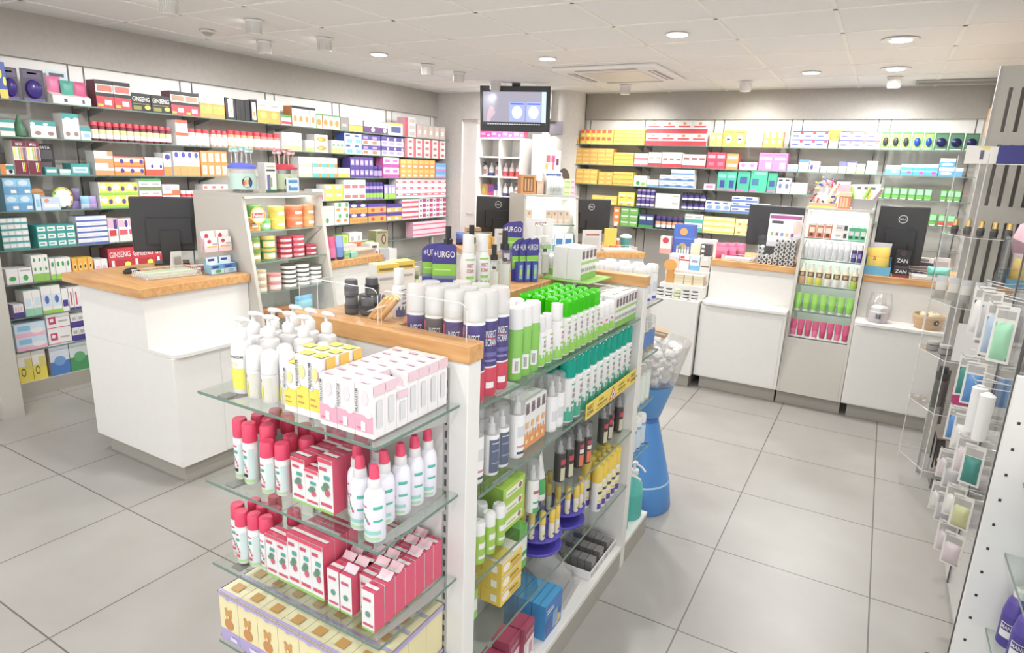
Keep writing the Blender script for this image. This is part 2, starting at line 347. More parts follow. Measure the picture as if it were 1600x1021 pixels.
# lit niche towers standing between the counters, leaning back towards the top
def tower(label, loc, rz, w, zs, lowz, door='greylam'):
    t = thing('niche_tower', label, 'display tower', loc, rz)
    H = 1.39; fy = lambda z: .2*(z-.1)/1.29; S = .02
    side = [(.0, .1), (.62, .1), (.62, H), (.2, H)]
    for x in (0, w-S): bevel(obj('side_panel', MB().prism(side, x, x+S, 'x', 'greylam'), t), .0015)
    obj('top_panel', MB().box(0, w, .19, .62, H, H+.018, 'greylam'), t)
    obj('back_panel', MB().box(S, w-S, .5, .515, lowz, H, 'panel'), t)
    obj('plinth', MB().box(.0, w, .05, .6, 0, .1, 'plinth'), t)
    obj('front_panel', MB().prism([(0, .1), (.03, .1), (.03+fy(lowz), lowz), (fy(lowz), lowz)], S, w-S, 'x', door), t)
    obj('niche_floor', MB().box(S, w-S, fy(lowz), .5, lowz-.015, lowz, 'panel'), t)
    for z in zs:
        s = obj('glass_shelf', MB().box(S+.002, w-S-.002, fy(z)+.012, .498, z-.008, z, 'glass'), t)
        obj('shelf_edge', MB().box(S+.002, w-S-.002, fy(z)+.0105, fy(z)+.012, z-.008, z, 'edge'), s)
    obj('led_strip', MB().box(S+.01, w-S-.01, .28, .31, H-.012, H-.002, 'ledstrip'), t)
    return t
TL = (-2.785, 2.272, 0); TLw = .57
tower('tapered niche tower with tins beside the near left counter', TL, PI/2, TLw, [1.205, 1.035, .865, .69], .5)
TR = (-.468, 4.755, 0); TRw = .42
tower('tapered lit niche tower with bottles between the right counters', TR, 0, TRw, [1.2, 1.052, .872, .685], .497)
tower('tapered lit niche tower on the diagonal centre counter', cl(-.215, 0, 0), PI/4, .43, [1.19, 1.0, .8], .5)
for (X, Y, rz, pw, col, en) in ((-2.75, 2.55, PI/2, 12, (1, .97, .88), .5), (-.26, 5.04, 0, 12, (.9, 1, .96), .35), (-2.03-.2, 4.22+.2, PI/4, 12, (.92, 1, .97), .35)):
    l = bpy.data.lights.new('niche_led', 'AREA'); l.shape = 'RECTANGLE'; l.size = en; l.size_y = .03; l.energy = 2.2; l.color = col
    o = bpy.data.objects.new('niche_led', l); COL.objects.link(o); o.location = (X, Y, 1.372); o.rotation_euler = (0, 0, rz)

# stepped corner displays between the counters
def stepped(label, loc, rz, w, n=3):
    t = thing('stepped_display', label, 'display stand', loc, rz)
    obj('body', MB().box(0, w, 0, .7, .1, .66, 'lam'), t); obj('plinth', MB().box(.02, w-.02, .04, .66, 0, .1, 'plinth'), t)
    for i in range(n):
        obj('step', MB().box(0, w, .13*i, .7 if i == n-1 else .13*(i+1)+.0, .66, .675+.095*i, 'lam'), t)
    return t
STR = (-1.42, 4.70, 0)
stepped('white stepped corner display left of the right counters', STR, 0, .34, 4)
STL = (-2.80, 3.385, 0)
stepped('white stepped corner display beyond the second left counter', STL, PI/2, .40, 4)

# ------------------------------------------------------------------ the gondola in front
GX0, GX1, GY0, GY1 = -1.25, -.715, 1.08, 2.243
G = thing('display_gondola', 'white free-standing gondola with glass shelves and oak caps in front', 'gondola', (0, 0, 0))
def gp(name, b, bw=.0015, parent=None): o = obj(name, b, parent or G); bevel(o, bw) if bw else 0; return o
gp('end_panel', MB().box(GX0, GX1, GY0, GY0+.05, .0, 1.188, 'lam')); gp('end_panel', MB().box(GX0, GX1, GY1, GY1+.05, .0, 1.188, 'lam'))
for y in (GY0, GY1): gp('oak_cap', MB().box(GX0-.004, GX1+.004, y-.004, y+.054, 1.188, 1.228, 'wood'), .002)
gp('spine_panel', MB().box(-1.0, -.985, GY0+.05, GY1, .1, 1.19, 'panel'))
gp('oak_top', MB().box(GX0, -.985, GY0+.055, GY1-.005, 1.19, 1.215, 'wood'))
gp('left_panel', MB().box(GX0, GX0+.015, GY0+.05, GY1, .1, 1.19, 'lam'))
gp('base_deck', MB().box(GX0, GX1, GY0+.05, GY1, .085, .105, 'lam')); gp('plinth', MB().box(GX0+.02, GX1, GY0+.05, GY1, 0, .085, 'plinth'))
GA, GB, GC, GD, GK = 1.072, .85, .62, .385, .105
for z in (GA, GB, GC, GD):
    x1 = GX1+.0 if z < 1 else GX1-.005
    s = gp('glass_shelf', MB().box(-.985, x1, GY0+.053, GY1-.003, z-.008, z, 'glass'), 0); obj('shelf_edge', MB().box(x1, x1+.0012, GY0+.053, GY1-.003, z-.008, z, 'edge'), s)
    for y in (GY0+.058, GY1-.03):
        gp('shelf_clip', MB().box(-.80, -.75, y-.003, y+.025, z-.016, z-.0085, 'metal'), 0)
E1, E2, E3, E4 = 1.092, .875, .658, .44
for z in (E1, E2, E3, E4):                        # end-cap shelves towards the camera
    s = gp('glass_shelf', MB().box(-1.255, -.735, .81, GY0-.003, z-.006, z, 'glass'), 0)
    b = MB(); b.box(-1.255, -.735, .8088, .81, z-.006, z, 'edge'); b.box(-.735, -.7338, .81, GY0-.003, z-.006, z, 'edge'); obj('shelf_edge', b, s)
    for x in (-1.2, -.77): gp('shelf_bracket', MB().prism([(GY0-.001, z-.009), (GY0-.001, z-.05), (.84, z-.02), (.84, z-.009)], x-.002, x+.002, 'x', 'e'), 0)
    gp('bracket_pad', MB().box(-1.215, -1.185, .83, .86, z-.0125, z-.0085, 's'), 0)
    b = MB(); b.box(-1.255, -.735, GY1+.053, 2.565, z-.008, z, 'glass'); s2 = gp('glass_shelf', b, 0)
    b = MB(); b.box(-.735, -.7338, GY1+.053, 2.565, z-.008, z, 'edge'); b.box(-1.255, -.735, 2.565, 2.566, z-.008, z, 'edge'); obj('shelf_edge', b, s2)
GA, GB, GC, GD, GK, E1, E2, E3, E4 = [z+.0006 for z in (GA, GB, GC, GD, GK, E1, E2, E3, E4)]   # goods stand on top of the panes
for x in (-1.2, -.77):
    b = MB(); b.box(x-.008, x+.008, GY0-.002, GY0, .12, 1.17, 'e')
    for i in range(34): b.box(x-.003, x+.003, GY0-.0026, GY0-.002, .135+.03*i, .152+.03*i, 'd')
    gp('slotted_rail', b, 0)
b = MB(); b.box(-1.255, -.735, .82, GY0, 0, .085, 'plinth'); b.box(-1.255, -.735, .815, GY0, .085, .1, 'lam'); gp('endcap_base', b, 0)
b = MB(); b.box(-1.255, GX1, GY1+.05, 2.575, 0, .085, 'plinth'); b.box(-1.255, GX1, GY1+.05, 2.58, .085, .1, 'lam'); gp('endcap_base', b, 0)
def guard(p0, p1, z0, h, label):                  # a clear guard with a rounded top, standing in a groove
    p0, p1 = Vector(p0), Vector(p1); d = p1-p0; L = d.length; r = .02
    o = [(0, 0)]+[(r-r*math.cos(a), h-r+r*math.sin(a)) for a in [PI/2*i/5 for i in range(6)]]+[(L-r+r*math.sin(a), h-r+r*math.cos(a)) for a in [PI/2*i/5 for i in range(6)]]+[(L, 0)]
    b = MB(); b.prism(o, -.0015, .0015, 'y', 'acrylic'); t = obj('acrylic_guard', b, None, (p0.x, p0.y, z0), math.atan2(d.y, d.x), label, 'guard')
    obj('polished_edge', MB().tube([(x, 0, z) for x, z in o], .0011, 'acedge', 5), t)
guard((-1.245, 1.10, 0), (-.985, 1.10, 0), 1.2285, .085, 'clear acrylic guard on left half of front oak cap')
guard((-.975, 1.10, 0), (-.735, 1.10, 0), 1.2285, .085, 'clear acrylic guard on front oak cap before the purple cans')
guard((-1.235, 1.15, 0), (-1.235, 1.66, 0), 1.2155, .085, 'clear acrylic guard along near left edge of gondola top')
guard((-1.235, 1.69, 0), (-1.235, 2.22, 0), 1.2155, .085, 'clear acrylic guard along far left edge of gondola top')

# ------------------------------------------------------------------ ceiling fittings
for i, (x, y, w) in enumerate([(-1.267, 4.179, ''), (-2.463, 4.75, ''), (-3.69, 4.176, ''), (-.063, 4.758, ''), (-.079, 5.92, ''), (-.674, 5.959, ''), (-3.683, 6.45, '')]):
    where = ['centre of ceiling, before the air cassette', 'left of the air cassette', 'left ceiling between the spotlights', 'right side, with a wide white rim', 'near the back wall at right, white rim', 'small one near the back wall spotlights', 'just above the television'][i]
    t = thing('downlight', 'round recessed white downlight, '+where, 'ceiling light', (x, y, CEIL-.004), 0, 'recessed downlights')
    R = .105 if i in (3, 4) else .075
    obj('rim', MB().lathe([(.06, -.006, 'panel'), (R, -.004, 'panel'), (R, 0, 'panel')], 24), t); obj('diffuser', MB().lathe([(.06, -.0075, 'lit'), (.0, -.0075, 'lit')], 24), t)
    lamp('down_lamp', 'AREA', (x, y, CEIL-.02), LAMP_DOWN, (x, y, 0), .11)
for i, (x, y) in enumerate([(-1.267, 2.2), (-2.46, 1.9), (-3.69, 1.2), (-.063, 2.4), (-1.27, .2), (-3.69, -.6), (-2.46, -.6), (-.063, .4)]):     # added lamps, unseen and without fittings, to light the near half of the shop
    lamp('down_lamp', 'AREA', (x, y, CEIL-.02), LAMP_DOWN*.55, (x, y, 0), .11)
lamp('passage_fill_lamp', 'AREA', (-4.0, 6.86, CEIL-.02), 14, (-4.0, 6.95, 0), .2)  # added lamp without a fitting, brightens the dark passage
def spot(x, y, aim, label, w=LAMP_SPOT*.85, sp=1.75):
    t = thing('ceiling_spotlight', label, 'spotlight', (x, y, CEIL-.004), 0, 'surface spotlights')
    b = MB(); b.lathe([(.058, -.012, 'panel'), (.058, 0, 'panel')], 24); obj('mounting_ring', b, t)
    b = MB(); b.lathe([(.044, -.085, 'w'), (.05, -.012, 'w')], 24)
    for i in range(24): a = 2*PI*i/24; b.box(.049*math.cos(a)-.002, .049*math.cos(a)+.002, .049*math.sin(a)-.002, .049*math.sin(a)+.002, -.08, -.014, 'h')
    obj('ribbed_body', b, t)
    a = math.atan2(aim[1]-y, aim[0]-x); lz = MB(); lz.add([(.0535*math.cos(a+d), .0535*math.sin(a+d), z) for d in (-.5, 0, .5) for z in (-.07, -.03)], [(0, 2, 3, 1), (2, 4, 5, 3)], 'lit'); obj('lens', lz, t)
    lamp('spot_lamp', 'SPOT', (x, y, CEIL-.11), w, aim, spread=sp, blend=.85)
for i, y in enumerate((2.372, 2.937, 3.535, 4.732, 5.216, 5.87)):
    spot(-3.63, y, (-4.9, y, 1.2), 'white ribbed ceiling spotlight in the left row, '+('nearest' if i == 0 else 'farthest, before the television' if i == 5 else ORD[i]+' from near end'))
spot(-4.184, 3.471, (-4.9, 3.6, 1.2), 'low white spotlight close to the left fascia', 10)
for i, x in enumerate((-2.422, -1.261, -.078)):
    spot(x, 6.40, (x, 7.0, 1.65), 'white ceiling spotlight before the back wall, '+('leftmost', 'middle one', 'rightmost')[i], LAMP_SPOT*.85, 1.95)
t = thing('air_cassette', 'square white ceiling air conditioner cassette', 'air conditioner', (-2.18, 5.63, CEIL))
b = MB(); b.box(-.46, .46, -.46, .46, -.03, 0, 'ceiling'); bevel(obj('fascia', b, t), .02, 3)
obj('intake_grille', MB().box(-.27, .27, -.27, .27, -.036, -.03, 'h'), t)
for x0, x1, y0, y1 in ((-.27, .27, -.4, -.33), (-.27, .27, .33, .4), (-.4, -.33, -.27, .27), (.33, .4, -.27, .27)):
    o = obj('air_slot', MB().box(x0, x1, y0, y1, -.0315, -.03, 's'), t)
    if x1-x0 > .2: obj('louvre', MB().box(x0, x1, (y0+y1)/2-.01, (y0+y1)/2+.01, -.034, -.0316, 'h'), o)
    else: obj('louvre', MB().box((x0+x1)/2-.01, (x0+x1)/2+.01, y0, y1, -.034, -.0316, 'h'), o)
t = thing('smoke_detector', 'small round smoke detector near the left spotlights', 'detector', (-4.25, 3.05, CEIL-.004)); obj('base', MB().lathe([(.05, -.012, 'h'), (.055, 0, 'h')], 20), t); obj('sensor', MB().lathe([(.02, -.03, 'e'), (.04, -.012, 'h')], 20), t)
obj('ceiling_vent', MB().box(.08, .70, 6.62, 6.86, CEIL-.016, CEIL-.004, 'e').box(.1, .68, 6.68, 6.78, CEIL-.018, CEIL-.016, 's'), label='grey metal vent strip in ceiling above right end of back shelves', cat='vent')

# ------------------------------------------------------------------ television over the passage
t = thing('television', 'black flat television hung from the ceiling over the passage', 'television', (-3.46, 5.98, 2.185), 0, None, (.12, 0, .28))
bevel(obj('housing', MB().box(-.37, .37, 0, .06, -.225, .225, '#2c2c30'), t), .006)
sc = obj('screen', MB().box(-.335, .335, -.003, 0, -.165, .17, 'screen'), t)
b = MB(); b.rect(-.05, .11, -.12, .07, -.0035, 'scr:#8f9be8'); b.rect(.13, .28, -.12, .07, -.0035, 'scr:#97a3ee')
for x in (.03, .205): b.add([(x+.055*math.cos(i*PI/8), -.004, -.03+.065*math.sin(i*PI/8)) for i in range(16)], [tuple(range(16))], 'scr:#cdd6f6'); b.rect(x-.07, x+.07, .045, .06, -.0042, 'scr:#3f55c0')
obj('picture_tubs', b, sc)
b = MB(); b.add([(x*.01-.3, -.0034, z*.01-.13) for x, z in ((0, 0), (4, 0), (5, 4), (9, 8), (10, 11), (8, 10.5), (9, 14), (7.5, 14.5), (6.5, 16), (5, 15.5), (3.5, 15), (2.5, 12), (1, 8))], [tuple(range(13))], 'scr:#b59aa6'); obj('picture_hand', b, sc)
b = MB(); b.rect(.29, .335, -.15, .17, -.0032, 'scr:#b6cbd8'); obj('picture_shelf', b, sc)
b = MB(); b.rect(-.335, .335, -.165, -.128, -.0036, 'scr:#101014')
for i in range(22): b.rect(-.29+.026*i, -.29+.026*i+.02, -.153, -.145, -.0042, 'scr:#c8c8cc')
obj('caption_bar', b, sc); obj('ceiling_bracket', MB().box(-.04, .04, .06, .1, 0, .25, 'k'), t)

# ================================================================== GOODS ON THE WALL SHELVES
LN = ['top', 'second', 'third', 'fourth', 'fifth', 'sixth', 'seventh', 'eighth', 'floor-level']
def frame(wall, s):
    if wall == 'L': return (LZ[s], dict(X=LFRONT-.012), PI/2, LN[s]+' left-wall shelf')
    return (BZ[s], dict(Y=BFRONT+.012), 0, LN[s]+' back-wall shelf')
def span(wall, s, u0, u1):
    z, kw, rz, where = frame(wall, s); p, m0 = along(u0, z, **kw); q, m1 = along(u1, z, **kw); return p, q, (m0+m1)/2, rz, where
ALONG = {'L': Vector((0, 1, 0)), 'B': Vector((1, 0, 0))}
GROUPN = [0]
KINDS = 'ginseng tonic honey capsule syrup plaster lozenge throat bandage vitamin digestive probiotic herbal propolis cough analgesic feminine-care fish-oil nicotine toothpaste dental heat-patch tea gum pastille hygiene sports baby-bottle sleep-aid effervescent sachet mint'.split()
def kind_of(desc, wall):
    for k in KINDS:
        if k in desc.split(): return k.replace('-', '_')+'_box'
    return 'candle_carton' if 'candle' in desc else 'medicine_box' if wall == 'L' else 'medicine_carton'
def block(wall, s, u0, u1, h, nc, nr, des, desc, name=None, dep=.11, gap=.0012, lift=0, back=0):
    p, q, mpp, rz, where = span(wall, s, u0, u1); W = (q-p).length; w = W/nc; H = h*mpp/nr
    for r in range(nr):
        for c in range(nc):
            loc = p+ALONG[wall]*(w*(c+.5)); loc.z = p.z+H*r+lift
            j = random.uniform(-.004, .004) if nr == 1 else 0
            loc += Vector((-.004+j-back, 0, 0)) if wall == 'L' else Vector((0, .004+j+back, 0))
            box(name or kind_of(desc, wall), loc, rz, w-gap, dep, H-.0006, des, lab(desc, c, nc, r, nr, where), 'box', (desc+', '+where) if nc*nr > 1 else None)
def onshelf(wall, s, u, back=.0):
    z, kw, rz, where = frame(wall, s); p, m = along(u, z, **kw); p = p+(Vector((-back, 0, 0)) if wall == 'L' else Vector((0, back, 0))); return p, m, rz, where

def jar_spec(r, h, body, lid, lab1, lab2, lh=.22):
    b = MB(); k = body; b.lathe([(r*.9, 0, k), (r, .004, k), (r, h*.12, lab1), (r, h*.36, lab2), (r, h*.6, k), (r*.97, h*(1-lh)-.004, k), (r*.8, h*(1-lh), k)], 18)
    l = MB(); l.lathe([(r*.9, h*(1-lh), lid), (r*.9, h-.003, lid), (r*.82, h, lid)], 18)
    return [('body', b.mesh('jar_body')), ('lid', l.mesh('jar_lid'))]
def jars(wall, s, u0, u1, h, n, desc, name='jar', body='x', lid='r', lab1='w', lab2='w', alt=None, lh=.22):
    p, q, mpp, rz, where = span(wall, s, u0, u1); w = (q-p).length/n; H = h*mpp; r = w*.485
    sp = jar_spec(r, H, body, lid, lab1, lab2, lh); sp2 = jar_spec(r, H, body, lid, lab1, alt, lh) if alt else sp
    for c in range(n):
        loc = p+ALONG[wall]*(w*(c+.5))+(Vector((-r, 0, 0)) if wall == 'L' else Vector((0, r, 0)))
        put(name, sp2 if c % 3 == 1 else sp, loc, rz, lab(desc, c, n, 0, 1, where), 'jar', desc+', '+where)

GIN = '|GINSENG@.5 .68 .26 w .86'
RED2 = 'w,x,k|0 .0 1 .42 r;0 .42 1 .55 k;0 .85 1 1 k;.08 .6 .92 .82 #c96a5a;.45 .12 .85 .3 w;.05 .05 .35 .14 l'
ORY = 'w,w,w|0 0 1 .62 n;.1 .2 .9 .5 l;.5 .3 .9 .55 y o;.15 .75 .85 .83 #d9c7a8'
PUR = 'w,u,w|0 0 1 .5 u;.08 .58 .6 .9 v;.62 .1 .94 .42 w o'
OUTX = 'w,w,w|0 .0 1 .38 r;.12 .5 .88 .62 r;.4 .7 .62 .92 n o'
L = [ # wall, shelf, u0, u1, height px, columns, rows, design, description
 (0, 2, 15, 53, 1, 1, 'y,b,b|0 .25 1 1 b;.1 .55 .5 .8 Y o;.55 .35 .95 .6 Y o', 'blue pack with yellow spots'),
 (0, 153, 207, 40, 2, 1, RED2, 'red, black and white ginseng box'),
 (0, 207, 268, 26, 2, 1, 'k,k,k|.1 .08 .5 .3 #8c8a34;.66 .12 .96 .36 Y o;.1 .4 .9 .44 #8c8a34'+GIN, 'low black box lettered in white'),
 (0, 269, 313, 34, 2, 1, RED2.replace('#c96a5a', '#b58a6a'), 'brown, black and red tonic box'),
 (0, 314, 353, 34, 2, 1, ORY, 'white box with orange and lime foot'),
 (0, 354, 370, 32, 1, 1, 'k,k,k|.25 .12 .75 .95 w;.4 .3 .6 .5 n o;.25 .8 .75 .99 w o', 'black box with white arched window'),
 (0, 371, 392, 31, 3, 1, 'k,k,k|.1 0 .16 1 d', 'plain black box spine'),
 (0, 393, 403, 32, 1, 1, 'k,k,k|.2 .1 .8 .9 w;.35 .25 .65 .5 n o', 'black box, white label, after the spines'),
 (0, 404, 439, 34, 2, 1, 'w,w,w|0 0 1 .55 #eda32a;.2 .2 .8 .5 #f4c45a o;.2 .7 .8 .78 e', 'white and amber honey box'),
 (0, 441, 456, 15, 1, 1, 'w,w,g|0 .1 1 .35 r;0 .75 1 1 g', 'little white box with green top'),
 (0, 457, 494, 29, 4, 1, 'w,n,k|.15 .2 .85 .55 #e9b48a o;.3 .25 .7 .5 n;0 .88 1 1 k', 'white capsule box with black lid'),
 (0, 495, 532, 21, 4, 1, 'w,n,g|.15 .2 .85 .65 n o;0 .9 1 1 g;0 0 .08 1 g', 'white box with orange fruit print'),
 (0, 533, 545, 20, 1, 1, 's,s,s|.2 .3 .8 .5 e', 'grey-green box'),
 (0, 546, 568, 20, 3, 1, 'w,w,w|0 0 1 .42 y;0 .42 1 .5 n;.2 .65 .8 .8 e', 'white and yellow syrup box'),
 (0, 569, 606, 17, 2, 1, 'w,u,w|0 0 1 .55 #5a2f6e;.6 .1 .9 .5 w o', 'white and dark purple box'),
 (0, 607, 630, 18, 1, 1, 'w,w,w|.2 .2 .85 .7 #3c4d86;0 .85 1 1 y', 'white box with navy square'),
 (0, 633, 650, 28, 1, 3, 'w,p,r|0 0 .3 1 r;.4 .2 .9 .8 e', 'red and white plaster box'),
 (0, 651, 696, 19, 5, 1, 'e,p,e|.2 .1 .8 .9 #d8b8a8;.3 .3 .7 .6 w', 'small grey and pink box'),
 (1, 2, 25, 25, 1, 2, 'w,w,w|0 .6 1 1 t;.5 .0 1 .5 h', 'white and teal lozenge box'),
 (1, 50, 90, 25, 2, 1, 'w,w,w|0 .72 1 1 t;.0 .72 .4 .9 w o;.3 .15 .8 .4 #9a8070 o', 'white box with teal wave'),
 (1, 101, 127, 38, 2, 1, 'w,w,w|0 .78 1 1 t;.3 .72 1 .85 w o;.25 .12 .8 .3 #9a7f78 o', 'tall white box with teal top'),
 (1, 128, 144, 20, 1, 1, 'w,w,w|0 .65 1 1 t;.3 .2 .9 .5 c', 'low white and teal box'),
 (1, 277, 296, 37, 1, 2, 'w,w,n|0 .76 1 1 #e8542a;.15 .15 .8 .5 h', 'white box with orange band'),
 (1, 442, 473, 27, 3, 1, 'w,w,w|0 0 1 .3 #bfd98a;.2 .5 .8 .6 e', 'white box with pale green foot'),
 (1, 478, 492, 17, 1, 1, 'w,w,w|0 0 1 .35 #a9cf6a', 'short white and green box'),
 (1, 493, 513, 26, 1, 2, 'w,w,w|.15 .2 .9 .75 n o;.25 .3 .6 .6 y o', 'white box with orange oval'),
 (1, 519, 538, 19, 3, 1, 'w,w,w|0 0 1 .4 #b5dc6e;.2 .55 .8 .7 g', 'white and lime tea box'),
 (1, 539, 566, 30, 2, 2, 'w,b,w|0 .6 1 1 #dfe8f2;.1 .68 .7 .9 b o;.3 .1 .9 .45 #62b6cc', 'white throat box with blue oval'),
 (1, 567, 595, 29, 2, 2, 'w,u,u|0 .5 1 1 u;.1 .08 .6 .42 #e5704e;.1 .6 .6 .85 v', 'purple and salmon box'),
 (1, 597, 631, 28, 3, 2, 'w,u,u|0 .55 1 1 u;.05 .15 .7 .45 v;.7 .6 .95 .9 w o', 'purple box with white stripe'),
 (1, 633, 696, 27, 5, 3, 'h,e,e|0 .0 .3 1 #dc5a6c;.4 .25 .9 .75 e;.5 .35 .8 .6 r', 'red and grey bandage box'),
 (2, 26, 67, 50, 2, 1, 'w,h,x|0 .0 1 .42 x;0 .82 1 1 x;.1 .45 .2 .8 Y;.26 .45 .36 .8 w;.42 .45 .52 .8 l;.58 .45 .68 .8 n;.74 .42 .95 .8 #8c6a78;.55 .08 .62 .36 w;.67 .08 .74 .36 Y;.8 .08 .87 .36 r|MAYA@.5 .9 .09 w .5', 'white and maroon candle carton'),
 (2, 68, 97, 46, 1, 1, 'k,k,k|.1 .5 .9 .8 d;.2 .1 .8 .4 #5a4a50|MAYA@.5 .88 .09 w .6', 'black candle carton', dict(back=.06)),
 (2, 113, 142, 17, 1, 1, 't,t,t|.1 .2 .9 .7 w;.2 .35 .8 .55 c', 'teal pastille tray'),
 (2, 151, 180, 36, 1, 2, 'w,w,w|0 0 1 .4 #eb9a5a;.7 .6 1 1 #eb9a5a;.1 .5 .6 .9 w', 'white and peach vitamin box'),
 (2, 181, 227, 28, 3, 2, 'w,n,n|0 .0 1 .45 n;.55 .25 .95 .75 #4a3c9a o;0 .85 1 1 #ef6b3a', 'orange vitamin box with violet disc'),
 (2, 229, 257, 27, 2, 1, 'w,n,w|.15 .3 .85 .95 w o;0 .0 1 .35 #e9482e;.6 .4 .9 .62 #4a3c9a o', 'white vitamin box with orange foot'),
 (2, 258, 270, 34, 1, 1, 'w,w,w|0 0 1 .4 n;.2 .7 .9 .95 #4a3c9a o', 'narrow white and orange box'),
 (2, 274, 314, 36, 4, 1, 'w,w,u|0 0 1 .4 #f09a50;.2 .75 .8 .98 #4a4ab0 o;.2 .5 .8 .6 p', 'tall white, orange and violet box'),
 (2, 316, 357, 37, 4, 2, 'n,n,n|.2 .15 .85 .85 w;.35 .35 .7 .65 #f0b090 o', 'orange box with white panel'),
 (2, 468, 489, 30, 2, 2, 'w,w,w|.0 .0 1 .35 #b9d8a4;.2 .6 .7 .75 e', 'white and sage box'),
 (2, 490, 528, 29, 3, 2, 'w,w,w|0 0 1 .4 #54b8b4;.65 .0 1 .4 n;.1 .6 .7 .72 e', 'white, teal and orange box'),
 (2, 529, 547, 14, 1, 1, 'w,w,w|0 0 1 .4 #e8d04a', 'flat white box with yellow foot'),
 (2, 548, 584, 30, 5, 2, 'u,u,u|.15 .2 .85 .75 v;.3 .35 .7 .6 w', 'purple sleep-aid box'),
 (2, 600, 624, 30, 2, 2, 'w,P,w|0 0 1 .35 #b04aa0;.2 .5 .8 .8 P', 'white and pink-violet box'),
 (2, 626, 680, 27, 6, 2, '#f29a34,n,n|.1 .55 .9 .9 #f6b95e;.2 .15 .7 .35 w', 'orange digestive box'),
 (2, 681, 697, 22, 2, 2, 'c,c,P|0 .5 1 1 #6aa0dc;0 0 1 .2 P', 'blue and pink box'),
 (3, 11, 54, 49, 2, 2, 'c,c,i|0 .0 1 .5 #5c9fd0;.1 .55 .8 .9 i o;.5 .1 .9 .3 w', 'blue baby-bottle box'),
 (3, 57, 66, 24, 1, 1, 'i,i,i|.2 .2 .8 .7 c', 'narrow pale blue box'),
 (3, 67, 96, 19, 1, 1, '#bcd3ee,i,i|.1 .2 .9 .5 w;.15 .6 .4 .9 n o', 'pale blue box with orange badge'),
 (3, 158, 219, 38, 3, 2, '#f0d834,w,w|0 0 .06 1 w;.1 .35 .6 .9 w o;.66 .3 .95 .7 #5a4aa0 o;0 0 1 .2 l', 'yellow-green probiotic box'),
 (3, 221, 255, 42, 2, 3, 'w,w,w|0 .72 1 1 g;0 0 1 .14 r;.2 .3 .8 .5 e', 'white box with green stripe'),
 (3, 257, 283, 32, 1, 2, 'w,w,w|.55 0 1 .5 #ef6a34;0 0 1 .18 #ef6a34;.1 .5 .5 .9 p', 'white box with orange corner'),
 (3, 320, 358, 30, 3, 2, 'w,w,w|.1 .6 .5 .85 #ee6666;0 .1 1 .3 p;.6 .2 .9 .5 #4a4ab0 o', 'white and rose vitamin box'),
 (3, 489, 507, 18, 2, 1, 'w,w,w|.2 .1 .8 .5 #e8566a', 'white box with red square'),
 (3, 508, 537, 24, 2, 2, 'Y,w,w|0 .0 1 .4 #d6e23a;.15 .5 .8 .85 w', 'lime-yellow box'),
 (3, 538, 572, 30, 3, 2, 'w,w,w|.1 .15 .9 .5 #ec6a72;.1 .6 .9 .7 p', 'white box with coral label'),
 (3, 601, 618, 21, 3, 1, 'v,u,u|0 0 1 .35 l;.2 .4 .8 .8 w', 'lavender and lime box'),
 (3, 620, 697, 27.5, 7, 3, 'w,w,w|0 .35 1 .75 #e25a78;.2 .45 .8 .65 w', 'white box with pink stripe'),
 (4, 7, 49, 48, 4, 5, 'f,t,t|.0 .0 1 .3 t;.2 .4 .8 .8 w', 'silver and teal gum pack'),
 (4, 61, 121, 33, 4, 3, 't,t,t|.1 .2 .9 .8 w;.2 .4 .7 .6 T', 'teal and white pastille pack'),
 (4, 124, 171, 42, 2, 5, 'w,w,b|0 .0 1 .3 #4d66c8;.1 .5 .6 .7 i', 'flat white and blue box'),
 (4, 172, 187, 36, 1, 1, 'w,w,w|0 .6 1 1 p;.6 .55 .95 .95 u;.0 .0 1 .2 w;.1 .25 .8 .5 r', 'pink, red and violet box'),
 (4, 188, 276, 33, 6, 1, 'w,w,w|.05 .65 .6 .95 p;.62 .62 .95 .95 u o;.05 .3 .85 .52 #e0566a;0 0 1 .15 h', 'white box with pink and violet mark'),
 (4, 489, 523, 29, 2, 1, '#eef0e0,w,w|.2 .1 .5 .4 g o;.0 .75 1 .85 #d8dcb0', 'cream herbal box'),
 (4, 524, 546, 33, 2, 2, 'w,w,w|.55 .6 .9 .95 g;.2 .2 .8 .5 n o', 'white box with green corner'),
 (4, 547, 575, 29, 2, 2, '#f1a436,u,u|0 .6 1 1 u;.2 .65 .8 .95 w o;.1 .1 .9 .4 n', 'violet and orange vitamin box'),
 (4, 576, 604, 27, 2, 2, '#f0a23a,u,u|0 .65 1 1 #5a45a0;.3 .1 .7 .5 r o', 'orange effervescent box'),
 (4, 605, 628, 25, 2, 2, '#efb04a,u,u|0 .55 1 1 u;.1 .1 .5 .4 w', 'amber and purple box'),
 (4, 629, 654, 30, 2, 4, 'w,w,w|.0 .2 1 .6 #d8405a', 'red-striped white box'),
 (4, 655, 697, 29, 4, 4, 'w,w,w|.5 .2 1 .9 #c8356a;.1 .3 .4 .7 #7a5ab0 o', 'crimson and white spotted box'),
 (5, 12, 31, 24, 1, 1, 'w,w,w|.2 .2 .8 .5 g o', 'small white leaf box'),
 (5, 32, 53, 23, 1, 1, 'w,w,w|.3 .15 .7 .55 g o;.1 .8 .9 .9 e', 'white box with green sprig'),
 (5, 54, 80, 40, 3, 1, 'w,w,w|0 0 1 .3 #8fc84a;.3 .75 .7 .9 g o;.3 .4 .7 .55 g o', 'tall white herbal box'),
 (5, 82, 114, 32, 4, 1, 'w,w,w|0 0 1 .25 l;.25 .6 .75 .85 g o', 'white and lime herbal box'),
 (5, 116, 148, 28, 4, 1, '#f2b02a,n,y|.2 .35 .8 .75 #f8d060 o;.35 .45 .65 .65 k o', 'amber propolis box'),
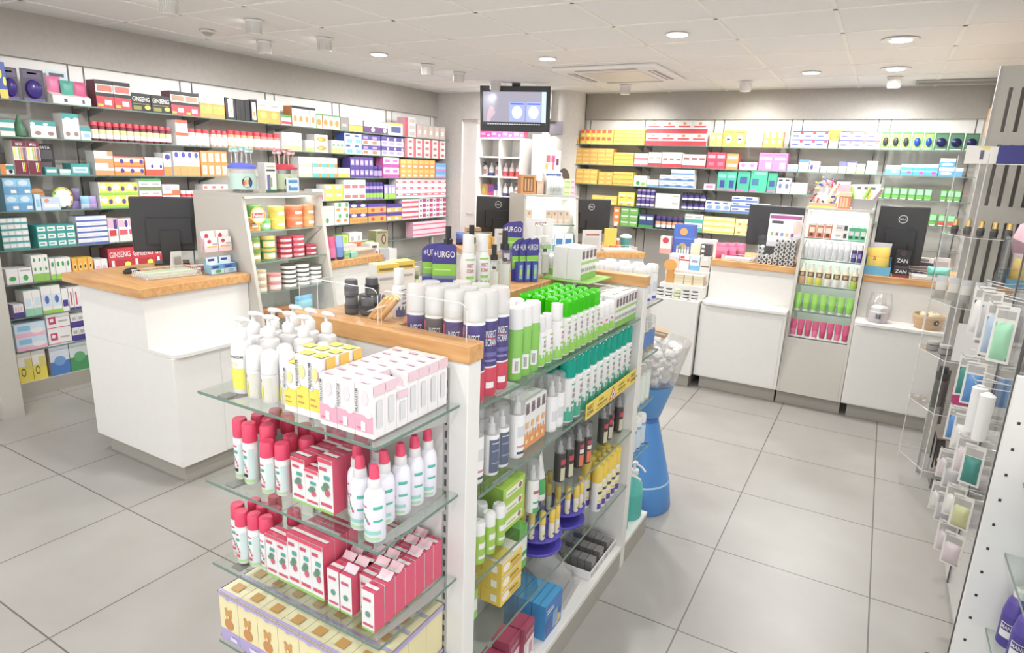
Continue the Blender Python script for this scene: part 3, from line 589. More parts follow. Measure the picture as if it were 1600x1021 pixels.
 (5, 150, 170, 23, 2, 1, 'w,w,w|.2 .3 .8 .6 p', 'low white box'),
 (5, 172, 276, 35, 3, 1, 'r,x,r|.04 .06 .96 .5 #c01f34;.66 .18 .94 .42 Y o;.12 .2 .24 .5 w|GINSENG@.5 .74 .24 w .88', 'red box lettered in white'),
 (5, 500, 527, 15, 1, 2, 'n,r,r|0 .4 1 1 #d9582a', 'red-orange box'),
 (5, 528, 545, 16, 2, 1, 'Y,l,l|.2 .2 .8 .8 l', 'lime sachet box'),
 (5, 546, 566, 18, 2, 1, 'w,w,w|.3 .3 .7 .7 e', 'white sachet box'),
 (5, 646, 697, 22, 4, 3, '#f4d0dc,p,p|0 .3 1 .6 #e86a8c', 'pale pink box'),
 (6, 24, 40, 21, 2, 1, 'w,v,w|0 0 1 .4 u;.3 .5 .7 .8 p', 'small white and purple box'),
 (6, 42, 68, 39, 2, 1, 'w,w,#bfe0d2|0 0 1 .3 #8fd0b0;.2 .4 .8 .7 i', 'white and mint box'),
 (6, 69, 99, 42, 2, 1, 'w,w,#cfe6c0|.1 .25 .9 .7 i;.3 .35 .75 .65 #5a6ab0 o;0 0 1 .12 l', 'white box with blue circle'),
 (6, 100, 110, 34, 1, 1, 'w,w,w|.1 .2 .9 .5 u', 'narrow white and violet box'),
 (6, 111, 133, 34, 3, 1, 'w,w,w|.35 .2 .65 .8 m;0 0 1 .1 u', 'white box with magenta strip'),
 (7, 28, 76, 42, 1, 2, 'i,i,i|.0 .0 1 .3 p;.5 .2 .95 .6 w o;.1 .5 .5 .85 c', 'wide sky-blue and pink box'),
 (7, 78, 114, 50, 1, 2, 'w,w,w|.1 .3 .4 .75 #c9326a;.15 .45 .3 .65 w;0 .06 1 .1 m;.5 .4 .9 .5 e', 'wide white box with red emblem'),
 (7, 115, 136, 42, 2, 2, 'w,u,w|0 0 1 .45 u;.2 .55 .8 .8 e', 'white and violet hygiene box'),
 (8, 33, 76, 46, 2, 1, 'h,y,h|0 0 1 .55 #e8d62c;.15 .2 .5 .5 d o;.2 .25 .45 .45 #e8d62c o;.5 .45 .95 .8 #d8cc60', 'yellow sports box with black wheel'),
 (8, 82, 112, 48, 1, 1, '#cfd8e2,e,e|0 0 1 .45 #3f7ac0;.2 .3 .8 .62 #6a9ad0 o', 'grey box with blue mountain'),
 (8, 113, 142, 48, 1, 1, '#cfd8d6,e,e|0 0 1 .45 #3f9a5a;.2 .3 .8 .62 #5aae70 o', 'grey box with green mountain'),
]
def run(wall, rows):
    for a in rows: block(wall, *a[:8], **(a[8] if len(a) > 8 else {}))
run('L', L)
jars('L', 1, 146, 271, 27, 12, 'brown supplement jar with red lid', lab2='#f0e0a8', alt='#c8d890')
jars('L', 1, 298, 330, 25, 3, 'white-labelled jar with red lid', body='#e9cfc0')
jars('L', 1, 332, 358, 24, 3, 'pale jar with red lid', body='#ddb9a8')
jars('L', 1, 359, 399, 25, 4, 'amber jar with bright red lid', body='#e0a070', lab1='#f0d8b8')
jars('L', 1, 400, 440, 24, 4, 'red-capped jar behind the lollipops', body='#d88070')
jars('L', 3, 286, 318, 22, 4, 'small red jar with white lid', body='r', lid='w', lab2='#e8a0a8')
jars('L', 2, 585, 599, 17, 2, 'dark purple jar', body='#3c2a60', lid='u', lab1='v', lab2='v')
jars('L', 3, 573, 600, 25, 5, 'purple bottle with lime foot', 'bottle', body='v', lid='u', lab1='l', lab2='u')
Bk = [
 (0, 897, 904, 10, 1, 1, 'y,y,y|.1 .1 .9 .5 n', 'tiny yellow pack'),
 (0, 906, 957, 21, 6, 2, '#f6c740,y,y|.0 .55 .7 1 #ea5a3a;.3 .1 .9 .4 Y', 'yellow and red cough box'),
 (0, 958, 1006, 22, 3, 4, '#f5c52e,y,y|.1 .2 .9 .5 #f8de60;.0 .8 1 1 n', 'yellow box with orange rim'),
 (0, 1008, 1103, 36, 4, 2, OUTX, 'white box with red band'),
 (0, 1108, 1127, 20, 2, 1, '#ecd65a,y,y|.2 .5 .8 .8 #cfd0e0 o', 'pale yellow box'),
 (0, 1128, 1163, 24, 2, 1, '#f4e400,Y,Y|.25 .2 .75 .7 w o;.35 .4 .65 .5 k;.1 .85 .9 .92 d', 'vivid yellow box with white oval'),
 (0, 1164, 1190, 19, 3, 1, 'w,w,w|.2 .4 .8 .5 h', 'plain white box'),
 (0, 1191, 1222, 23, 3, 1, '#f6b81e,n,y|.2 .6 .8 .95 h;.25 .2 .75 .45 w o', 'golden yellow box'),
 (0, 1235, 1292, 25, 3, 2, 'w,w,b|0 .85 1 1 b;.1 .3 .6 .5 #4a55a8;.7 .6 .95 .9 r', 'white box with blue lid line'),
 (0, 1294, 1308, 15, 1, 1, 'w,w,n|0 .7 1 1 n;.2 .3 .8 .5 p', 'low white and orange box'),
 (0, 1310, 1373, 26, 3, 2, 'w,w,b|0 .85 1 1 #3a48b0;.1 .3 .55 .5 #6a55a8;.7 .6 .95 .9 #e06a50', 'white and indigo heat-patch box'),
 (1, 897, 957, 24, 5, 4, '#f0b43a,n,y|.1 .2 .9 .5 #f6cf70', 'golden orange box'),
 (1, 958, 989, 19, 3, 3, '#f7d23c,y,y|.0 .2 1 .5 #f4a640;.1 .6 .6 .9 Y', 'bright yellow box with orange stripe'),
 (1, 990, 1011, 19, 2, 2, 'w,w,w|0 0 1 .3 #e86a7a', 'small white and red box'),
 (1, 1012, 1032, 21, 2, 1, 'w,w,w|0 0 1 .25 r;.2 .5 .8 .7 e', 'white box with red foot'),
 (1, 1033, 1064, 22, 3, 1, 'w,w,w|0 0 1 .22 r;.2 .45 .8 .6 #c86a7a', 'white analgesic box'),
 (1, 1065, 1101, 20, 3, 1, 'w,w,w|0 0 1 .2 #c83a4a;.2 .6 .9 .75 #a85a5a', 'ivory box with dark red line'),
 (1, 1103, 1132, 24, 2, 1, '#dc2a52,r,r|.1 .65 .9 .85 #f0a0b0;.2 .2 .8 .4 #f06a80', 'crimson box'),
 (1, 1133, 1152, 23, 1, 2, '#ef8a3a,r,n|.1 .3 .9 .7 #f8d0a0', 'orange-red box'),
 (1, 1154, 1182, 11, 2, 1, 'w,p,w|.2 .3 .7 .9 #d878b8 o', 'low white box with pink arc'),
 (1, 1184, 1228, 26, 2, 1, '#ee74c0,P,P|.1 .6 .9 .72 w;.5 .1 .9 .45 #f6b0da;.1 .85 .9 .92 #d85aa8', 'pink feminine-care box'),
 (1, 1229, 1246, 10, 1, 1, 'w,i,w|0 0 1 .4 c', 'flat white and blue box'),
 (1, 1247, 1262, 18, 1, 1, 'w,w,w|0 .8 1 1 #4a8ac8;0 0 1 .2 #9ad0d8', 'white box with blue top'),
 (1, 1263, 1279, 16, 1, 1, 'w,w,w|.1 .2 .4 .7 u o;.5 .3 .8 .6 v o', 'white box with violet dots'),
 (1, 1281, 1291, 9, 1, 1, '#c8e0d4,w,w', 'tiny pale green box'),
 (1, 1292, 1308, 9, 1, 1, 'w,w,w|0 0 1 .3 #9ad0c8', 'flat white and mint box'),
 (1, 1309, 1321, 17, 1, 1, 'w,w,w|0 .6 1 1 #6a6ac8;0 0 1 .25 #a8d8b0', 'white box with violet top'),
 (1, 1322, 1336, 18, 1, 1, 'w,w,u|0 .85 1 1 u;0 0 1 .2 #9ad08a;.2 .4 .8 .5 p', 'white and purple-lidded box'),
 (1, 1337, 1350, 15, 1, 1, '#dfe8da,w,g|0 .9 1 1 g;0 0 1 .3 #a8d070', 'pale green box'),
 (1, 1352, 1369, 19, 1, 1, 'w,w,w|.2 .5 .8 .62 #e08aa0;0 0 1 .3 #c0e0ec', 'white box with pink line'),
 (1, 1382, 1405, 14, 1, 1, 'w,w,w|0 0 1 .6 #5aa8dc;.4 .2 .9 .5 i o', 'blue and white fish-oil box'),
 (1, 1406, 1464, 17, 3, 1, '#38a4dc,c,w|0 .72 1 1 w;.0 .3 1 .45 #7ad0e0;.5 .1 .9 .4 #d048a0 o', 'sky-blue box with white top'),
 (1, 1465, 1489, 27, 1, 2, '#46a0d0,c,w|0 .6 1 1 w;.1 .15 .9 .5 i o', 'blue wave box'),
 (1, 1490, 1503, 13, 1, 1, '#4aa0d0,c,w|0 .65 1 1 w', 'last blue-white box'),
 (2, 899, 932, 22, 3, 3, '#f2bb34,y,y|.1 .2 .9 .6 #f7d468', 'amber medicine box'),
 (2, 934, 956, 19, 2, 3, '#ecb63a,y,y|.2 .3 .8 .7 #f2d070', 'dull gold box'),
 (2, 957, 988, 20, 3, 3, '#f8cf38,y,y|.0 .2 .9 .5 #f49a40', 'yellow and orange stacked box'),
 (2, 989, 1009, 16, 1, 1, 'w,w,w|.2 .1 .5 .5 g o;.55 .05 .9 .4 l o', 'white box with green leaves'),
 (2, 1010, 1028, 11, 1, 1, 'w,w,w|0 0 1 .3 #6ab0d8', 'low white blue-footed box'),
 (2, 1029, 1083, 19, 3, 2, 'w,w,w|.0 .1 1 .4 #5c9ad4;.4 .2 1 .5 #3c7ac0 o;.1 .65 .6 .8 e', 'white box with blue swoosh'),
 (2, 1099, 1117, 9, 1, 1, '#f0c8da,p,p|.2 .3 .8 .7 #e07aa8', 'flat pink box'),
 (2, 1119, 1148, 28, 2, 1, '#2bb595,T,T|0 0 1 .1 P;.3 .15 .8 .55 #2e3f9a;.1 .7 .9 .85 #7adfc4', 'emerald nicotine box'),
 (2, 1150, 1169, 29, 1, 1, '#2bb08e,T,T|0 0 .6 .12 P;.2 .4 .8 .75 #35509a', 'emerald box with navy figure'),
 (2, 1170, 1196, 33, 1, 1, '#26b890,T,T|.1 .3 .5 .6 #2e6f9a;.0 .0 .4 .1 P;.2 .8 .9 .9 #8ae6c8', 'large emerald box'),
 (2, 1197, 1211, 30, 1, 1, '#22a884,T,T|.2 .3 .8 .6 #2e4f8a;0 .02 1 .1 P', 'narrow emerald box'),
 (2, 1212, 1233, 23, 2, 1, 'w,w,w|.25 .3 .75 .65 #5a6a9a o;.2 .8 .8 .9 k', 'white box with blue shield'),
 (2, 1234, 1259, 17, 2, 1, 'w,w,w|0 .75 1 1 p;0 0 1 .3 #f0d0a8', 'white box with pink lid'),
 (2, 1304, 1326, 22, 1, 2, 'w,p,p|0 .6 1 1 p;.3 .2 .7 .5 #e07a9a', 'white and rose box'),
 (3, 924, 963, 13, 2, 2, '#e8d44a,y,y|.1 .3 .9 .6 #f2e68a', 'mustard yellow box'),
 (3, 965, 990, 20, 2, 2, '#f2e24a,Y,Y|.1 .4 .9 .65 w;.2 .1 .6 .3 #d8a030', 'lemon yellow box'),
 (3, 1023, 1060, 22, 1, 2, 'w,w,w|.7 .6 .95 .8 e;.3 .45 .6 .6 h', 'wide plain white box'),
 (3, 1101, 1140, 16, 3, 1, 'w,w,w|.2 .2 .9 .6 #7aa6dc o;0 .0 1 .15 #5a80c8;.1 .75 .7 .88 b', 'white and blue toothpaste box'),
 (3, 1141, 1181, 25, 2, 3, 'w,w,w|0 .0 1 .4 #5a82c8;.1 .55 .6 .8 #2a4a9a', 'blue-striped dental box'),
 (3, 1182, 1200, 16, 1, 2, 'w,i,w|0 0 1 .45 #6ab4dc', 'light blue dental box'),
 (4, 957, 967, 28, 1, 3, 'n,n,n|.2 .2 .8 .6 w', 'orange and white mint box'),
 (4, 968, 995, 28, 2, 3, '#6ebb54,g,g|.1 .5 .9 .75 w;.2 .15 .8 .35 l', 'green syrup box'),
 (4, 997, 1020, 20, 2, 1, '#34508a,N,N|.1 .6 .9 .85 w;0 0 1 .2 g', 'navy box with green foot'),
 (4, 1068, 1096, 26, 2, 2, 'w,w,w|0 .0 1 .45 #3fb8a8;.1 .6 .8 .75 e', 'white and turquoise box'),
 (4, 1097, 1146, 25, 3, 3, '#efe9a8,q,q|0 .1 1 .4 #e2d440;.1 .6 .7 .8 w', 'cream and yellow box'),
 (4, 1147, 1173, 25, 2, 2, '#f0e890,q,q|.3 .2 .7 .5 n o;.2 .65 .8 .85 w', 'pale lemon box'),
 (4, 1174, 1197, 20, 2, 2, '#e2cf2e,y,y|.2 .4 .8 .6 #f2e88a', 'strong yellow box'),
]
run('B', Bk)
p, q, mpp, rz, where = span('B', 2, 1029, 1083); block('B', 2, 1046, 1082, 9, 2, 1, 'w,w,w|.0 .1 1 .4 #5c9ad4', 'flat blue-white box on the swoosh boxes', lift=19*mpp)
jars('B', 3, 993, 1021, 13, 4, 'dark violet jar with white label', body='u', lid='v', lab1='w', lab2='u')
jars('B', 3, 1063, 1100, 13, 4, 'indigo jar with pale label', body='N', lid='k', lab1='w', lab2='u')
jars('B', 4, 1022, 1066, 19, 5, 'dark blue protein jar', body='N', lid='u', lab1='w', lab2='#e8a878')
for s, rg in ((3, ((993, 1021, 4), (1063, 1100, 4))),):
    for u0, u1, n in rg:
        p, q, mpp, rz, where = span('B', s, u0, u1); w = (q-p).length/n; r = w*.485; H = 13*mpp
        d = 'violet' if u0 < 1000 else 'indigo'
        for c in range(n): put('jar', jar_spec(r, H, 'u' if u0 < 1000 else 'N', 'v' if u0 < 1000 else 'k', 'w', 'u'), p+Vector((w*(c+.5), r, H+.0005)), 0, lab(d+' jar stacked on another', c, n, 0, 1, where), 'jar', d+' jars, upper row')

# hanging-style blister packs and tins
def blister(w, h, base, spots, dome):
    b = MB(); b.box(-w/2, w/2, 0, .004, 0, h, base)
    for s in spots: b.rect(w*(s[0]-.5), w*(s[2]-.5), h*s[1], h*s[3], -.0005, s[4])
    d = MB(); n = 12; R = [[(w*dome[0]*sc*math.cos(2*PI*i/n), -y, h*dome[2]+h*dome[1]*sc*math.sin(2*PI*i/n)) for i in range(n)] for sc, y in ((1, .0008), (.93, .018), (.6, .026), (.1, .028))]
    d.loft(R, dome[3]); return [('card', b.mesh('card')), ('blister', d.mesh('blister'))]
for i, (u0, u1) in enumerate(((10, 38), (41, 79))):
    p, q, m, rz, where = span('L', 0, u0, u1); w = (q-p).length
    put('ear_pack', blister(w*.95, 47*m, '#3a2f4c', [(.1, .72, .9, .95, '#52466a'), (.3, .85, .7, .9, 'w'), (.05, .02, .95, .1, '#6a50a0')], (.36, .3, .38, 'milk:u')), (p+q)/2+Vector((-.04, 0, 0)), rz, 'dark purple blister pack on top left-wall shelf, '+('nearer' if i == 0 else 'farther')+' of two', 'pack', 'purple blister packs')
us = [(1374, 1389), (1390, 1405), (1406, 1421), (1422, 1440), (1441, 1457), (1458, 1480), (1481, 1504), (1505, 1528)]
for i, (u0, u1) in enumerate(us):
    p, q, m, rz, where = span('B', 0, u0, u1); w = (q-p).length
    sp = blister(w*.96, 26*m, '#3d9a4e' if i < 5 else '#2c6a48', [(.08, .08, .92, .9, '#8ed04a' if i < 5 else '#47805c'), (.1, .03, .9, .1, 'w')], (.3 if i < 5 else .38, .26, .45, 'milk:'+('d' if i < 3 else 'b' if i < 5 else 'N')))
    put('blister_pack', sp, (p+q)/2+Vector((0, .035, 0)), 0, lab('green dental blister pack', i, 8, 0, 1, 'top back-wall shelf'), 'pack', 'green blister packs on the back wall')
def tins(s, u0, u1, h, n, desc, face='#5fae3a'):
    p, q, m, rz, where = span('B', s, u0, u1); w = (q-p).length/n; H = h*m
    for c in range(n):
        b = MB(); b.box(-w*.46, w*.46, 0, .03, 0, H, '#4c9a30'); b.rect(-w*.36, w*.36, H*.45, H*.9, -.0006, '#8ed8a8'); b.rect(-w*.4, w*.4, H*.12, H*.34, -.0006, face); b.rect(-w*.3, w*.3, H*.02, H*.09, -.0006, 'w')
        o = obj('pastille_tin', b, None, p+Vector((w*(c+.5), .008, 0)), 0, lab(desc, c, n, 0, 1, where), 'tin', desc+', '+where); bevel(o, w*.08)
tins(2, 1367, 1455, 17, 7, 'green pastille tin in the row of seven'); tins(2, 1467, 1500, 17, 3, 'green pastille tin in the short row')
tins(3, 1424, 1462, 18, 3, 'green pastille tin at left'); tins(3, 1463, 1491, 18, 2, 'green tin with red fruit', 'r')
# odd shapes on the left wall
p, m, rz, wh = onshelf('L', 1, 36, .03)
put('teal_bottle', [('body', MB().lathe([(.02, 0, 'G'), (.034, .006, 'G'), (.034, .05, 'G'), (.02, .085, 'G'), (.008, .115, 'G'), (.006, .135, 'G')], 20).mesh('b'))], p, rz, 'dark teal drop-shaped bottle on second left-wall shelf', 'bottle')
p, m, rz, wh = onshelf('L', 3, 77, .13)
obj('orange_arch_card', MB().prism([(-.045, 0), (.045, 0), (.045, .09)]+[(.045*math.cos(a), .09+.045*math.sin(a)) for a in [PI*i/10 for i in range(1, 10)]]+[(-.045, .09)], 0, .02, 'y', '#eba25c').text('*', 0, .085, .03, -.0006, 'w'), None, p, rz, 'orange arched box behind pale blue box, fourth left-wall shelf', 'box')
p, m, rz, wh = onshelf('L', 3, 105, .03)
b = MB(); n = 20; b.prism([(.06*math.cos(2*PI*i/n), .075+.07*math.sin(2*PI*i/n)) for i in range(n)], 0, .02, 'y', '#c9d85a'); b.add([(.05*math.cos(2*PI*i/n), -.0006, .075+.058*math.sin(2*PI*i/n)) for i in range(n)], [tuple(range(n))], 'w')
for i, k in enumerate('rnyglcuP'): b.add([(.054*math.cos(.3+i*PI/4)+.009*math.cos(2*PI*j/8), -.0012, .075+.063*math.sin(.3+i*PI/4)+.009*math.sin(2*PI*j/8)) for j in range(8)], [tuple(range(8))], k)
b.box(-.03, .03, 0, .02, -.0, .012, 'd'); obj('round_pack', b, None, p, rz, 'round colourful sweet pack with white disc, fourth left-wall shelf', 'pack')
for i, (u, k, k2) in enumerate(((130, '#6a5a8a', 'v'), (138, 'c', 'i'), (149, 'v', '#c8a8e0'))):
    p, m, rz, wh = onshelf('L', 3, u, .03 if i else .07); obj('refill_pouch', MB().pillow(.06, .135 if i == 0 else .085, .03, [k2, k, k], 0), None, p, rz, ('tall dusky', 'pale blue', 'lilac')[i]+' refill pouch beside the round pack, fourth left-wall shelf', 'pouch')
p, m, rz, wh = onshelf('L', 0, 114, .07)
t = thing('counter_bin', 'white display bin of pink and teal pouches, top left-wall shelf', 'display', p, rz)
b = MB(); b.prism([(-.07, 0), (.1, 0), (.1, .12), (-.07, .05)], -.115, .115, 'x', 'h'); obj('carton', b, t)
obj('front_print', MB().rect(-.09, -.01, .008, .045, -.0712, 'w').rect(.01, .1, .008, .045, -.0712, 'w').rect(-.05, -.03, .012, .035, -.072, 'd').rect(.06, .075, .012, .035, -.072, 'd'), t)
obj('header_card', MB().box(-.06, .06, .09, .094, .1, .215, 'i').rect(-.045, .045, .18, .2, .0894, 'd'), t)
for i, (x, k) in enumerate(((-.075, '#d86a9a'), (-.005, '#3aa08e'), (.07, '#c84a80'))):
    obj('pouch', MB().pillow(.085, .11, .03, [k, k, k], .0), None, p+Vector((.035-.02*(i == 0), x, .04+.02*(i == 0))), rz, ('pink', 'teal', 'magenta')[i]+' pouch standing in the white display bin', 'pouch')
p, m, rz, wh = onshelf('B', 0, 1301, .13)
obj('yellow_folder', MB().box(-.07, .07, 0, .06, 0, .17, '#cfc62a'), None, p, 0, 'olive yellow folder box behind white boxes, top back-wall shelf', 'box')
for i, u in enumerate((14, 83, 105)):
    p, m, rz, wh = onshelf('L', 2, u, .012); box('lozenge_box', p+Vector((.0, 0, 0)), rz, .07, .04, .06-.012*i, ('w,w,w|0 0 .4 1 n;.4 .5 1 .9 t;.6 .1 .9 .5 k o', 't,t,t|.1 .3 .9 .7 w', 'w,w,w|0 0 1 .4 #8fd0c8')[i], ('white box with orange and teal swirl', 'flat teal pastille box', 'flat white and mint box')[i]+' near the candle cartons', 'box')

# ================================================================== GOODS ON THE GONDOLA
def pump_spec(r=.023, hb=.118, lab_k='#e8e22c'):
    b = MB(); b.lathe([(r*.92, 0, 'w'), (r, .004, 'w'), (r, hb*.88, 'w'), (r*.9, hb*.96, 'w'), (r*.5, hb, 'w'), (r*.5, hb+.012, 'w')], 20)
    b.wrap(r+.0005, -1.0, 1.0, hb*.1, hb*.5, lab_k, 8); b.wrap(r+.0005, -.35, .35, hb*.55, hb*.62, '#e6d9a0', 4); b.round_text('PRANAROM', r+.0009, hb*.72, .0065, -.1, 'd', .05)
    c = MB(); c.lathe([(r*.58, hb+.004, 'w'), (r*.58, hb+.02, 'w'), (r*.4, hb+.026, 'w'), (.0045, hb+.028, 'w'), (.0045, hb+.042, 'w')], 16)
    n = MB(); R = []
    for x, w, z0, z1 in ((-.013, .003, .048, .051), (-.008, .008, .042, .053), (.008, .009, .042, .054), (.022, .005, .046, .053), (.034, .002, .046, .05)):
        R.append([(x, w*math.cos(2*PI*i/10), hb+(z0+z1)/2-.001+(z1-z0)/2*math.sin(2*PI*i/10)) for i in range(10)])
    n.loft(R, 'w')
    return [('body', b.mesh('pump_bottle')), ('collar', c.mesh('collar')), ('pump_head', n.mesh('pump_head'))]
PUMP = pump_spec()
W1 = 'top end-cap shelf'
PP = [(-1.172, .868), (-1.195, .92), (-1.142, .918), (-1.19, .97), (-1.138, .968), (-1.085, .965), (-1.18, 1.022), (-1.125, 1.02), (-1.07, 1.02)]
PD = ['front corner', 'second row, left', 'second row, right', 'third row, left', 'third row, middle', 'third row, right', 'back row, left', 'back row, middle', 'back row, right']
for (x, y), d in zip(PP, PD): put('pump_bottle', PUMP, (x, y, E1), random.uniform(-.25, .1), 'white pump bottle with yellow label, '+d+', '+W1, 'bottle', 'white pump bottles')
def rollon(r, h, foot, k='w', lines=True, capf=.45, text=None):
    b = MB(); hb = h*(1-capf); b.lathe([(r*.9, 0, k), (r, .003, k), (r, hb, k), (r*.8, hb+.001, k)], 18)
    b.wrap(r+.0004, -1.1, -.1, hb*.12, hb*.6, foot, 6); b.wrap(r+.0004, .0, .95, hb*.1, hb*.92, '#d9d6c6', 6) if lines else b.wrap(r+.0004, -.1, 1.1, hb*.12, hb*.5, foot, 6)
    b.add([(( r+.001)*math.sin(-.55+.22*math.cos(2*PI*i/10)), -(r+.001)*math.cos(-.55+.22*math.cos(2*PI*i/10)), hb*.8+.22*r*math.sin(2*PI*i/10)) for i in range(10)], [tuple(range(10))], '#e0607a')
    c = MB(); c.lathe([(r*.97, hb+.001, 'w'), (r*1.0, hb+.004, 'w'), (r*.97, h*.84, 'w'), (r*.82, h*.94, 'w'), (r*.5, h*.99, 'w'), (0, h, 'w')], 18)
    return [('body', b.mesh('rollon_body')), ('cap', c.mesh('rollon_cap'))]
RO = rollon(.0195, .115, '#e8e22c')
for (x, y), d in zip([(-1.122, .862), (-1.073, .86), (-1.034, .876), (-1.085, .91), (-1.038, .925), (-1.03, .97)], ['leftmost in front', 'second in front', 'touching the yellow cartons', 'behind the second', 'behind the cartons', 'deepest one']):
    put('roll_on', RO, (x, y, E1), 0, 'white domed roll-on with yellow label, '+d+', '+W1, 'bottle', 'white roll-ons on the top end-cap shelf')
PRY = 'w,w,w|0 0 1 .12 w;0 .12 1 .5 #f0dc1e;.25 .62 .75 .85 #e6dc8a o;.1 .2 .6 .23 #d09a20;.1 .3 .5 .33 #d09a20;.0 .45 .35 .56 w o;.15 .15 .9 .85 #f2e000 x t;.3 .2 1 1 #efb61e x s|PRANAROM@.14 .7 .058 d .5 r'
PRP = 'w,#f3eeee,w|0 .1 1 .42 #eda3b9;.35 .6 .75 .88 #efd3d8 o;.1 .15 .6 .18 #d86a88;.55 .38 .95 .5 w o;.35 .12 .6 .3 w;.2 .1 .7 .35 p x t;.25 .2 .75 .7 #dcdada x s;.0 .82 1 1 #ecc8d2 x s|PRANAROM@.14 .68 .06 d .5 r'
names = ['left', 'middle', 'right']
for r in range(3):
    for c in range(3):
        h = .102 if (r == 0 and c == 0) else .128
        if r == 2 and c == 0: continue
        box('repellent_carton', (-1.012+.0365*c+.018, .843+.038*r, E1), 0, .0355, .036, h, PRY, 'white and yellow carton, '+('front', 'second', 'back')[r]+' row, '+names[c]+', '+W1, 'box', 'yellow cartons on top end-cap shelf')
for r in range(7):
    for c in range(3):
        short = c == 2 and r == 2; y = .833+.0335*r
        box('soothing_carton', (-.90+.0465*c+.023, y, E1), 0, .045, .0325, .075 if short else .106, PRP, ('short ' if short else '')+'pale pink and white carton, '+('front row' if r == 0 else 'back row' if r == 6 else ORD[r]+' row')+', '+names[c]+', '+W1, 'box', 'pink cartons on top end-cap shelf')
# second and third end-cap shelves
def spraycan(r, h, capf, capk, label=True, body='w', dark=None):
    b = MB(); hb = h*(1-capf); b.lathe([(r*.9, 0, body), (r, .003, body), (r, hb-.004, body), (r*.86, hb, body)], 18)
    if label:
        b.wrap(r+.0004, -1.2, 1.3, hb*.06, hb*.12, '#a8d68a', 8); b.wrap(r+.0004, .5, 1.4, hb*.15, hb*.85, '#cfe3df', 5)
        b.wrap(r+.0004, -.5, .3, hb*.78, hb*.82, '#d8405f', 4); b.wrap(r+.0004, -.25, .35, hb*.62, hb*.7, '#3aa79a', 4); b.wrap(r+.0004, -.6, .3, hb*.18, hb*.26, '#d8405f' if not dark else dark, 4)
        for a, z in ((-.3, .5), (-.1, .44), (.1, .38), (.25, .3)): b.wrap(r+.0006, a-.12, a+.12, hb*z, hb*(z+.06), '#6a9a7a' if a < .1 else '#d8506a', 3)
    c = MB(); c.lathe([(r*.98, hb, capk), (r*1.0, hb+.003, capk), (r*.97, h-.006, capk), (r*.86, h-.0005, capk), (r*.6, h, capk)], 20)
    return [('can', b.mesh('spray_can')), ('cap', c.mesh('spray_cap'))]
HP = '#ee2a60'
TALL = spraycan(.0165, .146, .3, HP, dark='k'); SHORT = spraycan(.0168, .122, .29, HP)
W2 = 'second end-cap shelf'
for (x, y), d in zip([(-1.198, .868), (-1.158, .862), (-1.118, .878), (-1.185, .908), (-1.145, .905), (-1.175, .95), (-1.13, .945)], ['far left front', 'second from left', 'third from left', 'behind far left', 'behind second', 'left back', 'middle back']):
    put('spray_can', TALL, (x, y, E2), 0, 'tall white spray can with pink cap, '+d+', '+W2, 'spray can', 'tall pink-capped cans')
for (x, y), d in zip([(-1.092, .855), (-1.057, .866-.0), (-1.075, .905), (-1.035, .915), (-1.095, .965), (-1.05, .96), (-1.005, .985), (-.96, 1.01), (-1.06, 1.02)], ['front left', 'front right', 'second row left', 'second row right', 'third row left', 'third row middle', 'third row right', 'behind the cartons', 'back row']):
    put('spray_can', SHORT, (x, y, E2), 0, 'short white spray can with pink cap, '+d+', '+W2, 'spray can', 'short pink-capped cans')
LIC = 'w,#e84a6e,#e84a6e|0 0 1 .05 #8fd04a;.1 .12 .9 .18 #d8405f;.1 .78 .6 .84 #d8405f;.4 .62 .8 .7 #3aa79a;.2 .4 .5 .5 #6a9a7a o;.45 .32 .8 .45 #d8506a o;.35 .45 .75 .58 #5a8a6a o;.0 .93 1 1 #e5375f;0 .8 1 .95 w x s;.0 .35 1 .6 w x t'
LIC = LIC.replace(';0 .8 1 .95 w x s', '')
for r in range(3):
    for c in range(3):
        h = .124 if c == 2 else .104 if r else .088+.016*(c == 0)
        box('lice_carton', (-1.0+.041*c, .857+.0005+.038*r, E2), 0, .0405, .0372, h, LIC, 'red and white carton, '+('front', 'middle', 'back')[r]+' row, '+names[c]+', '+W2, 'box', 'red cartons on the second end-cap shelf')
def lotion():
    r = .0215; b = MB(); b.lathe([(r*.9, 0, '#ece9f4'), (r, .004, '#ece9f4'), (r, .085, '#ece9f4'), (r*.9, .1, '#ece9f4'), (r*.6, .11, '#ece9f4'), (r*.5, .112, '#ece9f4')], 20, sx=1)
    b.wrap(r+.0004, -1, 1, .006, .012, '#a9d79a', 6); b.wrap(r+.0004, -.9, -.2, .075, .078, '#d8405f', 3); b.wrap(r+.0004, .4, 1.3, .072, .079, '#3fb8a0', 4); b.wrap(r+.0004, .4, 1.3, .045, .05, '#3fb8a0', 4); b.wrap(r+.0004, -1, 1.1, .018, .026, '#8fd0c0', 6)
    for a, z in ((-.6, .055), (-.4, .05), (-.2, .045), (-.05, .04)): b.wrap(r+.0006, a-.12, a+.12, z, z+.006, '#6a9a7a' if a < -.1 else '#d8506a', 3)
    c = MB(); c.lathe([(.0125, .111, 'w'), (.0135, .113, 'w'), (.0125, .130, 'w'), (.0105, .131, 'w')], 18)
    n = MB(); n.lathe([(.0105, .1312, HP), (.0095, .150, HP), (.007, .158, HP), (.004, .1595, HP)], 16)
    return [('body', b.mesh('lotion_body')), ('collar', c.mesh('lotion_collar')), ('cap', n.mesh('lotion_cap'))]
LOT = lotion()
